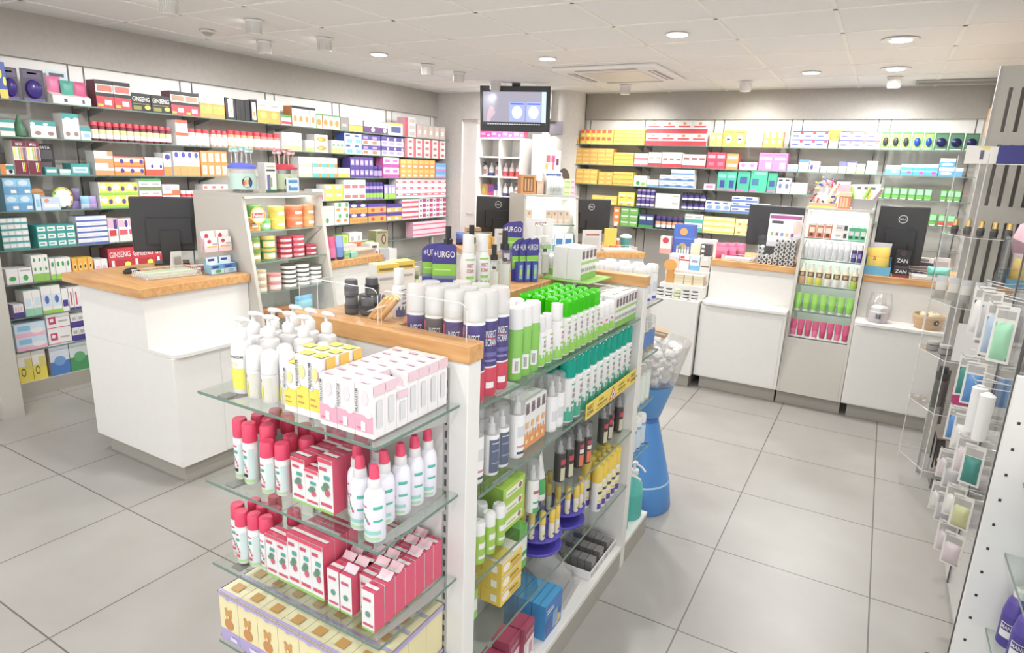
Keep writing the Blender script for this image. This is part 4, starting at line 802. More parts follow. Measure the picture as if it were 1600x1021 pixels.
for (x, y), d in zip([(-.862, .893), (-.825, .862), (-.772, .845), (-.80, .905), (-.795, .951), (-.795, .997), (-.795, 1.043), (-.848, .94)], ['beside the red cartons', 'second in front', 'front corner', 'behind the front corner', 'third from the front', 'fourth from the front', 'at the back by the rail', 'inner one']):
    put('lotion_bottle', LOT, (x, y, E2), random.uniform(-.1, .3), 'lilac-white lotion bottle with pink cap, '+d+', '+W2, 'bottle', 'pink-capped lotion bottles')
W3 = 'third end-cap shelf'
C3 = spraycan(.0165, .134, .27, HP)
for (x, y), d in zip([(-1.232, .87), (-1.197, .855), (-1.162, .862), (-1.128, .868), (-1.215, .905), (-1.178, .9), (-1.143, .905), (-1.10, .925), (-1.19, .945)], ['far left front', 'second in front', 'third in front', 'beside the cartons', 'second row left', 'second row middle', 'second row right', 'behind the cartons', 'third row']):
    put('spray_can', C3, (x, y, E3), 0, 'white spray can with pink cap, '+d+', '+W3, 'spray can', 'pink-capped cans on the third shelf')
for r in range(3):
    for c in range(5):
        if r == 0 or c > 1:
            box('lice_carton', (-1.093+.0368*c, .85+.036*r, E3), 0, .0362, .0352, .108 if c < 2 else .134, LIC, ('low' if c < 2 else 'tall')+' red and white carton, '+('front', 'middle', 'back')[r]+' row, '+ORD[c]+' from left, '+W3, 'box', 'red cartons in a row, third end-cap shelf')
LIC2 = 'w,#e2456c,#e2456c|0 0 1 .05 #8fd04a;.1 .12 .9 .18 #d8405f;.15 .75 .75 .82 #d8405f;.3 .35 .7 .5 #5a9a7a o;.0 .3 1 .62 w x t;.2 .62 .5 .9 #ee1f58 x t'
fl = MB().add([(-.0165, 0, 0), (.0165, 0, 0), (.0165, .012, .011), (-.0165, .012, .011)], [(0, 1, 2, 3)], '#ea5a7c').add([(-.0165, .0004, .0004), (.0165, .0004, .0004), (.0165, .0124, .0114), (-.0165, .0124, .0114)], [(3, 2, 1, 0)], '#f3c2cc').mesh('flap')
for r in range(7):
    for c in range(4):
        if r == 0 and c == 2: continue
        x = -.896+.0365*c; y = .835+.0335*r+(.012 if c < 2 and r == 0 else 0)
        if r and c < 2 and r < 2: y += .012
        o = box('lice_carton', (x, y, E3), 0, .0335, .031 if not (r == 0 and c < 2) else .0325, .094, LIC2, 'small crimson carton, '+('front row' if r == 0 else 'back row' if r == 6 else ORD[r]+' row')+', '+ORD[c]+' from left, '+W3, 'box', 'small crimson cartons, third end-cap shelf')
        if (r+c) % 3 != 0: obj('open_flap', fl, o, (0, .012+.002*c, .0945))
W4 = 'bottom end-cap shelf'
BEAR = '#efe2a8,#e7d9a0,#ece2b4|0 0 1 .24 #b3a3d8;.3 .48 .66 .68 #d9993f o;.24 .26 .72 .5 #cf8a3a o;.3 .64 .42 .72 #d9993f o;.55 .64 .67 .72 #d9993f o;.42 .5 .55 .58 #f0cf90 o;.55 .06 .9 .14 #e3dcf2;.0 .94 1 1 #b3a3d8;.4 .9 .6 1 #b3a3d8 o;.3 .3 .7 .7 #cf9a48 x t;0 0 1 .12 #b3a3d8 x t;0 .9 1 1 #b3a3d8 x s;0 0 1 .06 #b3a3d8 x s'
for c in range(7):
    for r in range(4):
        if r < 2 or c == 6: box('baby_carton', (-1.222+.0695*c, .818+.0645*r, E4), 0, .068, .0635, .133, BEAR, 'cream and lilac bear-print carton, '+ORD[c]+' from left, '+('front', 'second', 'third', 'back')[r]+' row, '+W4, 'box', 'cream bear-print cartons')

# ---- right side of the gondola, top shelf
R9 = PI/2
def iecan(dark=False, mono=None):
    r = .0255; b = MB(); k = '#574f55' if dark else '#42367e'
    b.lathe([(r*.93, 0, '#d8304f'), (r, .004, '#d8304f'), (r, .07, 'w'), (r, .074, k), (r, .176, k), (r, .182, 'w'), (r*.9, .189, 'w')], 22)
    b.wrap(r+.0004, -2.2, -.9, .075, .175, '#e8506a', 6)
    for t, z in (('INSECT', .152), ('ECRAN', .132)): b.round_text(t, r+.0008, z, .017, .1, 'w', .027)
    b.wrap(r+.0006, -.6, .7, .141, .1425, 'r', 6); b.wrap(r+.0006, -.6, .8, .098, .108, '#6a62a8', 5); b.wrap(r+.0006, -.5, .7, .085, .09, '#8a84ba', 5); b.wrap(r+.0006, -.3, .5, .02, .035, 'w', 4)
    for i in range(10): a = 2*PI*i/10; b.box(.0, .0, 0, 0, 0, 0, 'o') if 0 else None
    c = MB(); c.lathe([(r*.99, .1895, 'milk:w'), (r*1.0, .193, 'milk:w'), (r*.98, .243, 'milk:w'), (r*.86, .252, 'milk:w'), (0, .253, 'milk:w')], 22); n = MB(); n.lathe([(.016, .19, 'w'), (.015, .21, 'w'), (.007, .218, 'w'), (.007, .23, 'w')], 14)
    return [('can', b.mesh('repellent_can')), ('spray_nozzle', n.mesh('nozzle')), ('cap', c.mesh('clear_white_cap'))]
IE, IED = iecan(), iecan(True)
WA = 'gondola top shelf'
for r in range(3):
    for c in range(4 if r < 2 else 3):
        d = r == 0 and c == 2
        put('repellent_can', IED if d else IE, (-.758-.0545*c, 1.166+.0535*r, GA), .45 if r == 0 else .9, ('grey' if d else 'purple')+' insect spray can, frosted cap, '+('row by the cap', 'middle row', 'far row')[r]+', '+ORD[c]+' from aisle, '+WA, 'spray can', 'tall purple insect spray cans')
def greencan():
    r = .0215; b = MB(); b.lathe([(r*.93, 0, '#7cc63a'), (r, .004, '#7cc63a'), (r, .128, '#7cc63a'), (r*.9, .133, 'w')], 20); b.wrap(r+.0004, -1.4, -.4, .02, .06, 'w', 4); b.wrap(r+.0004, .35, 1.3, .07, .12, '#2c2f48', 5); b.wrap(r+.0006, .45, 1.1, .095, .105, '#e05070', 4)
    for i in range(6): b.wrap(r+.0006, -1.1+.07*i, -1.08+.07*i+.02*(i % 2), .026, .052, 'k', 1)
    c = MB(); c.lathe([(r*.99, .1335, 'w'), (r, .136, 'w'), (r*.97, .186, 'w'), (r*.8, .19, 'w'), (0, .191, 'w')], 20); return [('can', b.mesh('lime_can')), ('cap', c.mesh('white_cap'))]
GRN = greencan()
for i, (x, y) in enumerate([(-.757, 1.352), (-.757, 1.398), (-.757, 1.444), (-.803, 1.345), (-.803, 1.391), (-.803, 1.437), (-.849, 1.36), (-.849, 1.41)]):
    put('lime_can', GRN, (x, y, GA), R9+.2, 'lime green can with white cap, '+('aisle row', 'second row', 'third row')[i//3]+', '+ORD[i % 3]+' from near end, '+WA, 'spray can', 'lime cans with white caps')
INS = 'INSECT ECRAN'
def iebottle(r, h, capf, capk, foot, tk='#7a3f52', sh=.9):
    b = MB(); hb = h*(1-capf); b.lathe([(r*.92, 0, 'w'), (r, .003, 'w'), (r, hb*sh, 'w'), (r*.7, hb, 'w')], 18)
    n = 9
    for i in range(n): a = -1.3+2.6*i/n; b.wrap(r+.0004, a, a+2.6/n, hb*.04, hb*(.26+.1*(i % 2)), foot, 2)
    b.round_text('INSECT', r+.0008, hb*.72, hb*.085, .1, tk, r*.85); b.round_text('ECRAN', r+.0008, hb*.6, hb*.085, .1, tk, r*.85); b.wrap(r+.0006, -.4, .6, hb*.42, hb*.48, foot, 4); b.wrap(r+.0005, -.5, .7, hb*.84, hb*.87, foot, 4)
    c = MB(); c.lathe([(r*(.98 if sh > .85 else .72), hb+.0005, capk), (r*(1 if sh > .85 else .74), hb+.003, capk), (r*(.96 if sh > .85 else .7), h-.006, capk), (r*.7, h, capk), (0, h+.0002, capk)], 18); return [('body', b.mesh('ie_bottle')), ('cap', c.mesh('ie_cap'))]
put_w = lambda sp, x, y, z, l, g, n='spray_bottle', c='bottle', rz=R9: put(n, sp, (x, y, z), rz, l, c, g)
S1 = iebottle(.019, .14, .3, 'w', '#8ccf3c', sh=.8); S2 = iebottle(.0235, .16, .3, 'w', '#8ccf3c', '#c0405a', sh=.75)
for i, (x, y) in enumerate([(-.757, 1.49), (-.757, 1.532), (-.80, 1.49), (-.80, 1.535)]): put_w(S1, x, y, GA, 'small white and lime bottle, '+('nearest aisle row', 'far aisle row', 'inner near one', 'inner far one')[i]+', after the lime cans', 'small lime-label bottles')
put_w(S2, -.752, 1.582, GA, 'larger white lime-label spray bottle before the green caps, top shelf', None)
GC1 = iebottle(.0205, .164, .3, 'cap:#5ddc1e', '#8ccf3c', sh=.93); GC1[1][1].materials[0] = M('milk:#46d800')
for r in range(4):
    for c in range(6):
        put_w(GC1, -.752-.0435*r, 1.633+.0435*c, GA, 'white can with bright green cap, '+('aisle row', 'second row', 'third row', 'inner row')[r]+', '+ORD[c]+' from near end', 'cans with bright green caps', 'repellent_can', 'spray can')
RW = rollon(.02, .105, '#8ccf3c', lines=False)
for i in range(3):
    for r in range(2): put_w(RW, -.755-.045*r, 1.905+.047*i, GA, 'white and lime roll-on, '+('aisle', 'inner')[r]+' row, '+ORD[i]+' from near end, '+WA, 'white and lime roll-ons', 'roll_on')
IEB = 'w,w,w|.2 .66 .8 .92 #8a7f84;.0 .5 1 .58 #98cc5a;0 .0 1 .2 #7cc142;.1 .24 .3 .4 #9a9aa0 o;.5 .26 .8 .38 #88b060 o;.3 .3 .7 .7 h x t|INSECT@.5 .85 .09 #7a3f52 .6;ECRAN@.5 .74 .09 #7a3f52 .6'
for r in range(4):
    for c in range(7): box('repellent_carton', (-.738-.05*r, 2.035+.0305*c-.0, GA), R9, .0298, .048, .11, IEB, 'white and green carton, '+('aisle row', 'second row', 'third row', 'inner row')[r]+', '+ORD[c]+' from near end, '+WA, 'box', 'white and green cartons, gondola top shelf')
t = thing('carton_display', 'pile of white green-printed cartons on a green card tray, gondola top', 'display', (-.925, 2.13, 1.2155), R9-.05)
TRZ = 1.2155
obj('card_tray', MB().prism([(-.09, .0), (.1, .0), (.1, .004), (-.09, .004)], -.12, .08, 'x', '#8cc63f'), t)
for i in range(4):
    for j in range(2): box('repellent_carton', (-.885-.055*j, 2.055+.034*i, TRZ+.0045), R9, .0335, .054, .112, IEB, 'carton in green tray, '+('aisle side', 'inner side')[j]+', '+ORD[i]+' from near end, gondola top', 'box', 'cartons in the green card tray')

# ---- oak top: blister cards, bottles, small things
TZ = 1.2158
def urgo(w=.075, h=.15): 
    b = MB()
    o = [(-w/2, 0), (w/2, 0), (w/2, h-.008), (w/2-.008, h), (-w/2+.02, h-.006), (-w/2, h-.022)]
    b.prism(o, 0, .0015, 'y', '#3d3796'); b.rect(-w*.5+.001, w*.5-.001, .052, .088, -.0004, '#8ed62a'); b.rect(-w*.5+.001, w*.5-.001, .042, .052, -.0004, '#8a9aa0'); b.text('+URGO', 0, .118, .02, -.0006, 'w', w*.86); b.rect(-w*.4, w*.26, .068, .072, -.0008, '#c8f08a')
    c = MB(); c.box(-w/2+.004, w/2-.004, -.022, -.001, .0, .042, '#3b49a8'); c.rect(-w*.4, -w*.1, .006, .03, -.0225, 'w'); c.rect(.0, w*.4, .01, .036, -.0225, '#7ab8d0'); c.rect(w*.07, w*.33, .016, .022, -.023, '#a8e04a')
    return [('card', b.mesh('urgo_card')), ('pack', c.mesh('urgo_pack'))]
UR = urgo(); URF = urgo(.026*1.9, .15); URF[1] = (URF[1][0], MB().box(-.0115, .0115, -.022, -.001, 0, .07, '#3b49a8').rect(-.006, .006, .01, .06, -.0225, '#8ab8d8').rect(-.004, .004, .025, .045, -.023, '#a8e04a').mesh('urgo_pack'))
for i in range(2): put('blister_card', UR, (-1.14-.045*i, 1.575+.008*i, TZ), .55, 'violet and lime plaster card before the white bottles, '+('right', 'left')[i]+' of pair', 'card', 'near violet plaster cards')
for i in range(3): put('blister_card', URF, (-1.03-.017*i, 1.945-.021*i, TZ), 1.05, 'violet and lime plaster card before clear bottles, '+('front', 'middle', 'rear')[i]+' of three', 'card', 'far violet plaster cards')
put('blister_card', UR, (-1.19, 2.08, TZ+.04), .5, 'violet plaster card behind the white display box, gondola top', 'card')
obj('card_stand', MB().box(-.04, .04, -.0, .03, 0, .0395, 'w'), None, (-1.19, 2.08, TZ), .5, 'small white stand under the rear violet plaster card', 'stand')
S3 = iebottle(.0245, .185, .28, 'w', '#8ccf3c', '#c0405a', sh=.8)
for i in range(2): put_w(S3, -1.05+.018*i, 1.572+.05*i, TZ, 'white and lime spray bottle on gondola top, '+('nearer', 'farther')[i]+' of two', 'lime-label bottles on the gondola top', rz=.8)
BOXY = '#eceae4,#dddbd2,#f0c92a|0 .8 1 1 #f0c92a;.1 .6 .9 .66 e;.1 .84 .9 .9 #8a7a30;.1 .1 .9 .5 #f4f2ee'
for i in range(2): box('insole_box', (-1.165-.004*i, 1.345+.075*i, TZ), 1.25, .07, .045, .11, BOXY, 'white box with yellow top on gondola top, '+('left', 'right')[i]+' of two', 'box', 'yellow-topped boxes')
def mist(r, h, capk, body, foot): 
    b = MB(); b.lathe([(r*.95, 0, body), (r, .003, body), (r, h*.62, body), (r*.6, h*.68, body)], 16); b.wrap(r+.0004, -.8, .8, h*.1, h*.45, foot, 6); b.wrap(r+.0006, -.3, .3, h*.5, h*.56, 'd', 3)
    c = MB(); c.lathe([(r*.62, h*.682, capk), (r*.62, h*.78, capk), (r*.4, h*.8, capk), (r*.4, h, capk)], 14); return [('bottle', b.mesh('mist')), ('cap', c.mesh('mist_cap'))]
MI = mist(.019, .15, 'k', 'bottle_clear', 'h'); MI2 = mist(.0235, .19, 'k', 'bottle_clear', 'h'); MI3 = mist(.022, .19, 'h', 'bottle_clear', '#d8d4cc')
put_w(MI, -1.025, 1.68, TZ, 'small clear mist bottle with black cap, gondola top', None, 'mist_bottle', rz=.6); put_w(MI2, -1.02, 1.735, TZ, 'tall clear mist bottle with black cap, gondola top', None, 'mist_bottle', rz=.6)
put_w(MI2, -1.215, 1.70, TZ, 'black-capped mist bottle behind the near violet cards', None, 'mist_bottle', rz=.6); put_w(MI2, -1.19, 1.80, TZ, 'black-capped mist bottle behind the white spray bottles', None, 'mist_bottle', rz=.6)
for i in range(2): put_w(MI3, -1.04+.005*i, 1.995+.048*i, TZ, 'clear bottle with white cap beside far violet cards, '+('nearer', 'farther')[i], 'clear white-capped bottles', 'mist_bottle', rz=.6)
t = thing('tester_display', 'white insect-print card display with back card and small bottles', 'display', (-1.09, 2.13, TZ), .75)
b = MB(); b.prism([(-.03, 0), (.05, 0), (.05, .2), (.047, .2), (.045, .07), (-.03, .05)], -.055, .055, 'x', 'w'); obj('card_display', b, t)
b = MB(); b.rect(-.05, .05, .003, .02, -.0305, '#8ccf3c'); b.text('INSECT', -.02, .042, .008, -.0305, '#7a3f52', .04); b.text('ECRAN', -.02, .031, .008, -.0305, '#7a3f52', .04)
b.text('INSECT', .005, .178, .014, .0465, '#7a3f52', .045); b.text('ECRAN', .005, .16, .014, .0465, '#7a3f52', .045); b.rect(-.035, .035, .12, .138, .0465, '#7aa050'); b.rect(-.05, .05, .085, .1, .0445, '#8ccf3c'); obj('print', b, t)
SM = rollon(.0105, .075, '#8ccf3c', lines=False, capf=.35)
for i in range(6): put('tester_bottle', SM, (-1.05+.02*i, 2.075+.02*i, TZ), .7, 'tiny white tester bottle before the insect-print card, '+ORD[i]+' from left', 'bottle', 'tiny tester bottles') if i < 4 else None
# near end of the oak top
JARK = jar_spec(.018, .045, 'k', 'd', 'd', 'k', .45)
for i, (x, y, z) in enumerate(((-1.15, 1.185, 0), (-1.11, 1.20, 0), (-1.15, 1.235, 0), (-1.11, 1.245, 0), (-1.15, 1.185, .0455), (-1.13, 1.24, .0455))):
    put('black_jar', JARK, (x, y, TZ+z), 0, 'small black cosmetic jar on gondola top, '+('front left', 'front right', 'rear left', 'rear right', 'stacked in front', 'stacked at rear')[i], 'jar', 'small black jars')
t = thing('gold_sticks', 'bundle of gold-capped wooden sticks tied with string on front oak cap', 'bundle', (-1.055, 1.15, 1.2165), .0)
for i, (x, y) in enumerate(((0, 0), (.017, 0), (.034, 0), (.009, .015), (.026, .015))):
    o = obj('stick', MB().tube([(x*.8, y, .008), (x*.8+.035, y+.02, .058)], .0078, '#dfa348', 10), t); obj('gold_end', MB().tube([(x*.8+.035, y+.02, .058), (x*.8+.039, y+.0223, .064)], .0076, 'gold', 10), o)
obj('string', MB().tube([(.016+.03*math.cos(a), .012+.02*math.sin(a), .034+.012*math.cos(a)) for a in [2*PI*i/16 for i in range(16)]], .0016, 'w', 5, True), t)
put_w(iebottle(.018, .125, .32, 'w', '#42367e', sh=.85), -1.035, 1.235, TZ, 'white-capped tester bottle with violet label beside the gold bundle', None)

# ---- second shelf
WB = 'gondola second shelf'
def capped(r, h, body, lab_k, capk='cap:#e8e8e8', capf=.36, pat=None):
    b = MB(); hb = h*(1-capf); b.lathe([(r*.93, 0, body), (r, .003, body), (r, hb-.004, body), (r*.95, hb, 'w')], 20); b.wrap(r+.0004, -1.2, 1.2, hb*.08, hb*.9, lab_k, 8)
    if pat:
        for z0, z1, k in pat: b.wrap(r+.0008, -.9, .9, hb*z0, hb*z1, k, 6)
    n = MB(); n.lathe([(r*.5, hb, 'w'), (r*.45, hb+h*capf*.4, 'w'), (r*.25, hb+h*capf*.45, 'w'), (r*.25, hb+h*capf*.72, 'w')], 14); c = MB(); c.lathe([(r, hb+.0005, capk), (r*1.0, h-.008, capk), (r*.85, h, capk), (0, h+.0003, capk)], 20)
    return [('body', b.mesh('bottle_body')), ('spray_nozzle', n.mesh('nozzle')), ('cap', c.mesh('clear_cap'))]
NV = capped(.0205, .168, 'w', '#55607a', pat=[(.8, .82, 'w'), (.6, .64, '#8a92a8'), (.3, .34, '#8a92a8')]); WH = capped(.0225, .19, 'w', '#efeeec', pat=[(.1, .16, 'd'), (.25, .3, '#c88a90'), (.5, .75, '#d4d4d6')]); WS = capped(.0195, .17, 'w', '#efeeee', pat=[(.3, .6, '#d4d4d6')])
for sp, x, y, l in ((WH, -.765, 1.19, 'white clear-capped bottle hidden beside the end panel'), (NV, -.755, 1.25, 'white and navy bottle with clear cap, nearest on'), (NV, -.757, 1.303, 'navy clear-capped bottle beside large white one,'), (WH, -.752, 1.372, 'large white bottle with clear cap and print,'), (WH, -.815, 1.29, 'clear-capped white bottle in the inner row,'), (WS, -.752, 1.578, 'slim white bottle after orange cartons, nearer,'), (WS, -.752, 1.622, 'slim white bottle after orange cartons, farther,'), (WS, -.80, 1.6, 'slim white bottle in inner row before teal cans,')):
    put_w(sp, x, y, GB, l+' '+WB, None, 'capped_bottle')
ORB = 'w,w,w|.2 .72 .8 .95 #8a7f84;.0 .0 1 .26 #f0963a;.0 .26 .25 .34 #f0963a;.5 .26 .75 .36 #f0963a;.25 .42 .75 .55 #f0b06a;.15 .1 .6 .2 #f8d8a8 o|INSECT@.5 .86 .06 #7a3f52 .6;ECRAN@.5 .78 .06 #7a3f52 .6'
for r in range(3):
    for c in range(4): box('repellent_carton', (-.748-.05*r, 1.425+.0315*c, GB), R9, .031, .048, .138, ORB, 'white and orange carton, '+('aisle', 'middle', 'inner')[r]+' row, '+ORD[c]+' from near end, '+WB, 'box', 'white and orange cartons')
TEAL = iebottle(.0255, .205, .3, 'milk:#1fbda6', '#35a88a', '#4a4a55', sh=.95)
TEAL[0][1].materials  # labels printed in green
for r in range(3):
    for c in range(10): put_w(TEAL, -.748-.054*r, 1.672+.0555*c, GB, 'white can with teal cap, '+('aisle', 'middle', 'inner')[r]+' row, '+ORD[c]+' from near end, '+WB, 'teal-capped cans', 'repellent_can', 'spray can')
t = thing('shelf_sign', 'yellow shelf-edge sign about mosquito protection on the second shelf', 'sign', (-.7085, 1.745, .832), R9, None, (-.0, 0, R9))
b = MB(); b.box(0, .47, 0, .002, 0, .052, '#f2d21e'); obj('strip', b, t)
b = MB(); b.text('N\u00b01 DES', .125, .036, .0085, -.0006, 'k', .1); b.text('ANTI-MOUSTIQUES', .135, .02, .0085, -.0006, 'k', .11); b.text('LA HAUTE', .315, .036, .0085, -.0006, 'k', .09); b.text('PROTECTION', .32, .02, .0085, -.0006, 'k', .09)
b.text('INSECT', .034, .036, .014, -.0006, '#6a4a3a', .05); b.text('ECRAN', .034, .018, .014, -.0006, '#6a4a3a', .05); b.text('INSECT', .437, .036, .014, -.0006, '#6a4a3a', .05); b.text('ECRAN', .437, .018, .014, -.0006, '#6a4a3a', .05); b.rect(.08, .19, .009, .0105, -.0006, 'k'); b.rect(.27, .36, .009, .0105, -.0006, 'k')
b.add([(.2, -.0006, .006), (.262, -.0006, .006), (.231, -.0006, .05)], [(0, 1, 2)], 'r'); b.add([(.209, -.0009, .01), (.253, -.0009, .01), (.231, -.0009, .042)], [(0, 1, 2)], 'w'); b.rect(.224, .238, .014, .024, -.0012, 'k'); b.text('100', .385, .028, .012, -.0006, 'r', .03)
obj('lettering', b, t)

# ---- third shelf
WC = 'gondola third shelf'
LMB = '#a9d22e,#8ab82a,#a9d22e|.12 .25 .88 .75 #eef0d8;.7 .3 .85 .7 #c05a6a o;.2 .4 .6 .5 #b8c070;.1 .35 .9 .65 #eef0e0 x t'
for r in range(3):
    for j in range(2): box('lime_box', (-.765-.075*j, 1.40, GC+.0455*r), R9, .122, .072, .045, LMB, 'flat lime green box, '+('aisle', 'inner')[j]+' stack, '+('bottom', 'middle', 'top')[r]+', '+WC, 'box', 'flat lime boxes')
LR = capped(.0175, .115, '#9cc832', '#9cc832', 'w', .3, [(.2, .3, 'w'), (.55, .75, '#e8e8e0')])
for i, (x, y) in enumerate(((-.757, 1.205), (-.757, 1.255), (-.757, 1.305), (-.80, 1.23), (-.80, 1.285))): put_w(LR, x, y, GC, 'lime bottle with white cap, '+('nearest aisle', 'second aisle', 'beside lime boxes', 'inner near', 'inner far')[i]+', '+WC, 'lime bottles', 'lime_bottle')
put_w(capped(.019, .16, 'w', 'w', pat=[(.0, .16, '#3fae5a'), (.3, .36, '#3fae5a'), (.6, .7, '#c05a6a')]), -.76, 1.5, GC, 'white spray with clear cap beside the lime boxes', None, 'capped_bottle')
def tube(w, h, kb, kc, capk, caph=.02):
    R = []; n = 16
    for z, a, bb in ((caph, w/2*.85, w/2*.85), (caph+h*.35, w/2, w/2*.7), (h*.98, w/2, .001), (h, w/2, .0008)): R.append([(a*math.cos(2*PI*i/n), bb*math.sin(2*PI*i/n), z) for i in range(n)])
    c = MB(); c.lathe([(w/2*.82, 0, capk), (w/2*.84, caph, capk)], 16); return [('tube', MB().loft(R, [kb, kc, kc]).mesh('tube')), ('cap', c.mesh('tube_cap'))]
put('cream_tube', tube(.045, .15, '#3fae5a', 'w', 'h'), (-.775, 1.575, GC), R9+.3, 'white and green cream tube standing beside clear-capped spray', 'tube')
DK = capped(.0185, .15, '#3a3634', '#3a3634', 'cap:#c8c8c8', .34, [(.05, .5, '#cfc8a8'), (.62, .8, '#c8384a')]); DO = capped(.0185, .15, '#3a3634', '#3a3634', 'cap:#c8c8c8', .34, [(.08, .5, '#e8743a'), (.55, .7, '#e8e0d8'), (.74, .88, '#c8384a')])
for i, (x, y, o) in enumerate(((-.775, 1.715, 0), (-.765, 1.757, 0), (-.79, 1.80, 1), (-.765, 1.84, 1), (-.757, 1.885, 1), (-.80, 1.86, 1), (-.77, 2.07, 0), (-.77, 2.12, 0), (-.785, 2.17, 0), (-.765, 2.215, 0))):
    put_w(DO if o else DK, x, y, GC, 'dark bottle with '+('orange' if o else 'cream')+' label and clear cap, '+('nearest', 'second', 'third', 'fourth', 'fifth', 'inner', 'first of far group', 'second of far group', 'third of far group', 'farthest')[i]+', '+WC, 'dark bottles', 'dark_bottle')
# ---- fourth shelf
WD = 'gondola fourth shelf'
ARN = '#f3cf28,#f0ca2a,#f6e6dc|.06 .2 .4 .75 #f8efdc o;.5 .1 .95 .3 #e3ab22;0 .9 1 1 #f6e6dc;.1 .1 .6 .9 #f4d428 x t;.2 .25 .5 .75 #f8f4e0 x s|ARNICAL@.62 .55 .2 #4a3a20 .5'
for r in range(3):
    for j in range(2): box('arnica_box', (-.765-.068*j, 1.405, GD+.047*r), R9, .118, .066, .0465, ARN, 'yellow and white box, '+('aisle', 'inner')[j]+' stack, '+('bottom', 'middle', 'top')[r]+', '+WD, 'box', 'yellow arnica boxes')
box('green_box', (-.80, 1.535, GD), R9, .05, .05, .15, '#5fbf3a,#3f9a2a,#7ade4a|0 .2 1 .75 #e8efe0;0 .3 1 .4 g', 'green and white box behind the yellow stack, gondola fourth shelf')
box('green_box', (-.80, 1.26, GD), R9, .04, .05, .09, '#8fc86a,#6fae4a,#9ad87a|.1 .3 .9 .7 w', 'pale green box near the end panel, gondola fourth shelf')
for r, y in enumerate((1.685, 1.875)):
    dn = ('near', 'far')[r]
    t = thing('stick_carousel', dn+' round violet carousel for yellow-capped sticks, fourth shelf', 'rack', (-.83, y, GD))
    obj('base', MB().lathe([(.084, 0, '#4a3cb8'), (.086, .006, '#4a3cb8'), (.084, .01, '#4a3cb8'), (.012, .011, '#4a3cb8'), (.012, .05, '#4a3cb8')], 30), t)
    u = MB(); u.lathe([(.012, .05, '#5a4cc8'), (.084, .05, '#5a4cc8'), (.084, .055, '#5a4cc8'), (.012, .055, '#5a4cc8')], 30)
    for i in range(12): a = 2*PI*i/12+.2; u.add([(.066*math.cos(a)+.011*math.cos(2*PI*j/12), .066*math.sin(a)+.011*math.sin(2*PI*j/12), .0555) for j in range(12)], [tuple(range(12))], '#2c2480')
    obj('holed_disc', u, t)
    b = MB(); b.lathe([(.0085, .0, 'h'), (.0098, .004, 'h'), (.0098, .05, 'h'), (.0085, .055, 'h')], 12); b.wrap(.0101, -1.4, 1.4, .01, .034, '#e8dca0', 5); b.wrap(.0104, -.6, .6, .014, .02, '#5a4ca8', 3)
    c = MB(); c.lathe([(.0104, .0552, '#ecc62a'), (.0104, .096, '#ecc62a'), (.008, .1, '#ecc62a')], 12); sp = [('stick', b.mesh('stick')), ('cap', c.mesh('stick_cap'))]
    for i in range(10):
        a = 2*PI*(i+4)/12+.2; ca, sa = math.cos(a), math.sin(a)
        put('repellent_stick', sp, (-.83+.066*ca, y+.066*sa, GD+.0562), R9, 'yellow-capped stick in '+dn+' violet carousel, '+ORD[i]+' hole around', 'stick', 'sticks in the '+dn+' carousel')
YC = capped(.0195, .185, 'w', 'w', '#f0cd18', .38, [(.1, .3, '#5a3fa0'), (.34, .42, '#e8d040'), (.5, .9, '#f0e6a0'), (.62, .72, '#5a3fa0')])
for r in range(2):
    for c in range(5): put_w(YC, -.748-.045*r, 1.995+.0455*c, GD, 'white and violet can with yellow cap, '+('aisle', 'inner')[r]+' row, '+ORD[c]+' from near end, '+WD, 'yellow-capped cans', 'repellent_can', 'spray can')
# ---- deck
PK = '#f1d6dc,#a03a56,#b54060|0 .6 1 1 #a03a56;.2 .1 .5 .5 w;.55 .12 .85 .45 #d890a0;.1 .7 .9 .85 #c06a80'
for i in range(3): box('wart_box', (-.745-.01*i, 1.50-.075*i+.0, GK), R9+.06, .07, .06, .128-.03*(i == 2), PK, 'maroon and white box on the deck, '+('farthest', 'middle', 'nearest')[i]+' of three', 'box', 'maroon boxes on the deck')
box('battery_pack', (-.738, 1.39-.09, GK), R9, .06, .012, .07, '#e0523a,r,r|.1 .5 .25 .9 k;.3 .5 .45 .9 k;.1 .1 .9 .4 #f08a6a', 'orange-red battery pack at the near end of the deck', 'pack')
BLU = '#2f7fc8,#2a8ccc,#3fa6e0|.05 .05 .95 .5 #3f62a8;.55 .05 .95 .35 #e8b83a o;.45 .1 .75 .6 #7aa8d8;.1 .7 .5 .88 w o'
BLU = BLU.replace('.1 .7 .5 .88 w o', '.08 .72 .5 .76 w;.08 .8 .42 .84 w')
for i in range(3): box('syringe_box', (-.737-.052*i, 1.655, GK), R9, .125, .05, .128, BLU, 'bright blue box on the deck, '+('at the edge', 'middle one', 'innermost')[i], 'box', 'bright blue boxes on the deck')
t = thing('leaflet_bag', 'clear plastic bag of grey leaflets leaning on the deck behind blue boxes', 'bag', (-.83, 1.85, GK+.002), R9+.1)
obj('leaflet', MB().prism([(-.06, .0), (-.058, 0), (.06, .10), (.058, .102)], -.08, .08, 'x', '#b9b9bd'), t); b = MB()
for i in range(8): b.add([(-.065, -.045+.012*i, .013+.0102*i), (.05-.01*(i % 3), -.045+.012*i, .013+.0102*i), (.05-.01*(i % 3), -.041+.012*i, .0165+.0102*i), (-.065, -.041+.012*i, .0165+.0102*i)], [(0, 1, 2, 3)], '#8a8a90')
obj('print', b, t); obj('sleeve', MB().prism([(-.075, .0), (-.073, -.0), (.075, .125), (.073, .127)], -.095, .095, 'x', 'film'), t)
t = thing('pumice_tray', 'white printed tray of grey pumice blocks at the far end of deck', 'tray', (-.735, 1.965, GK), R9)
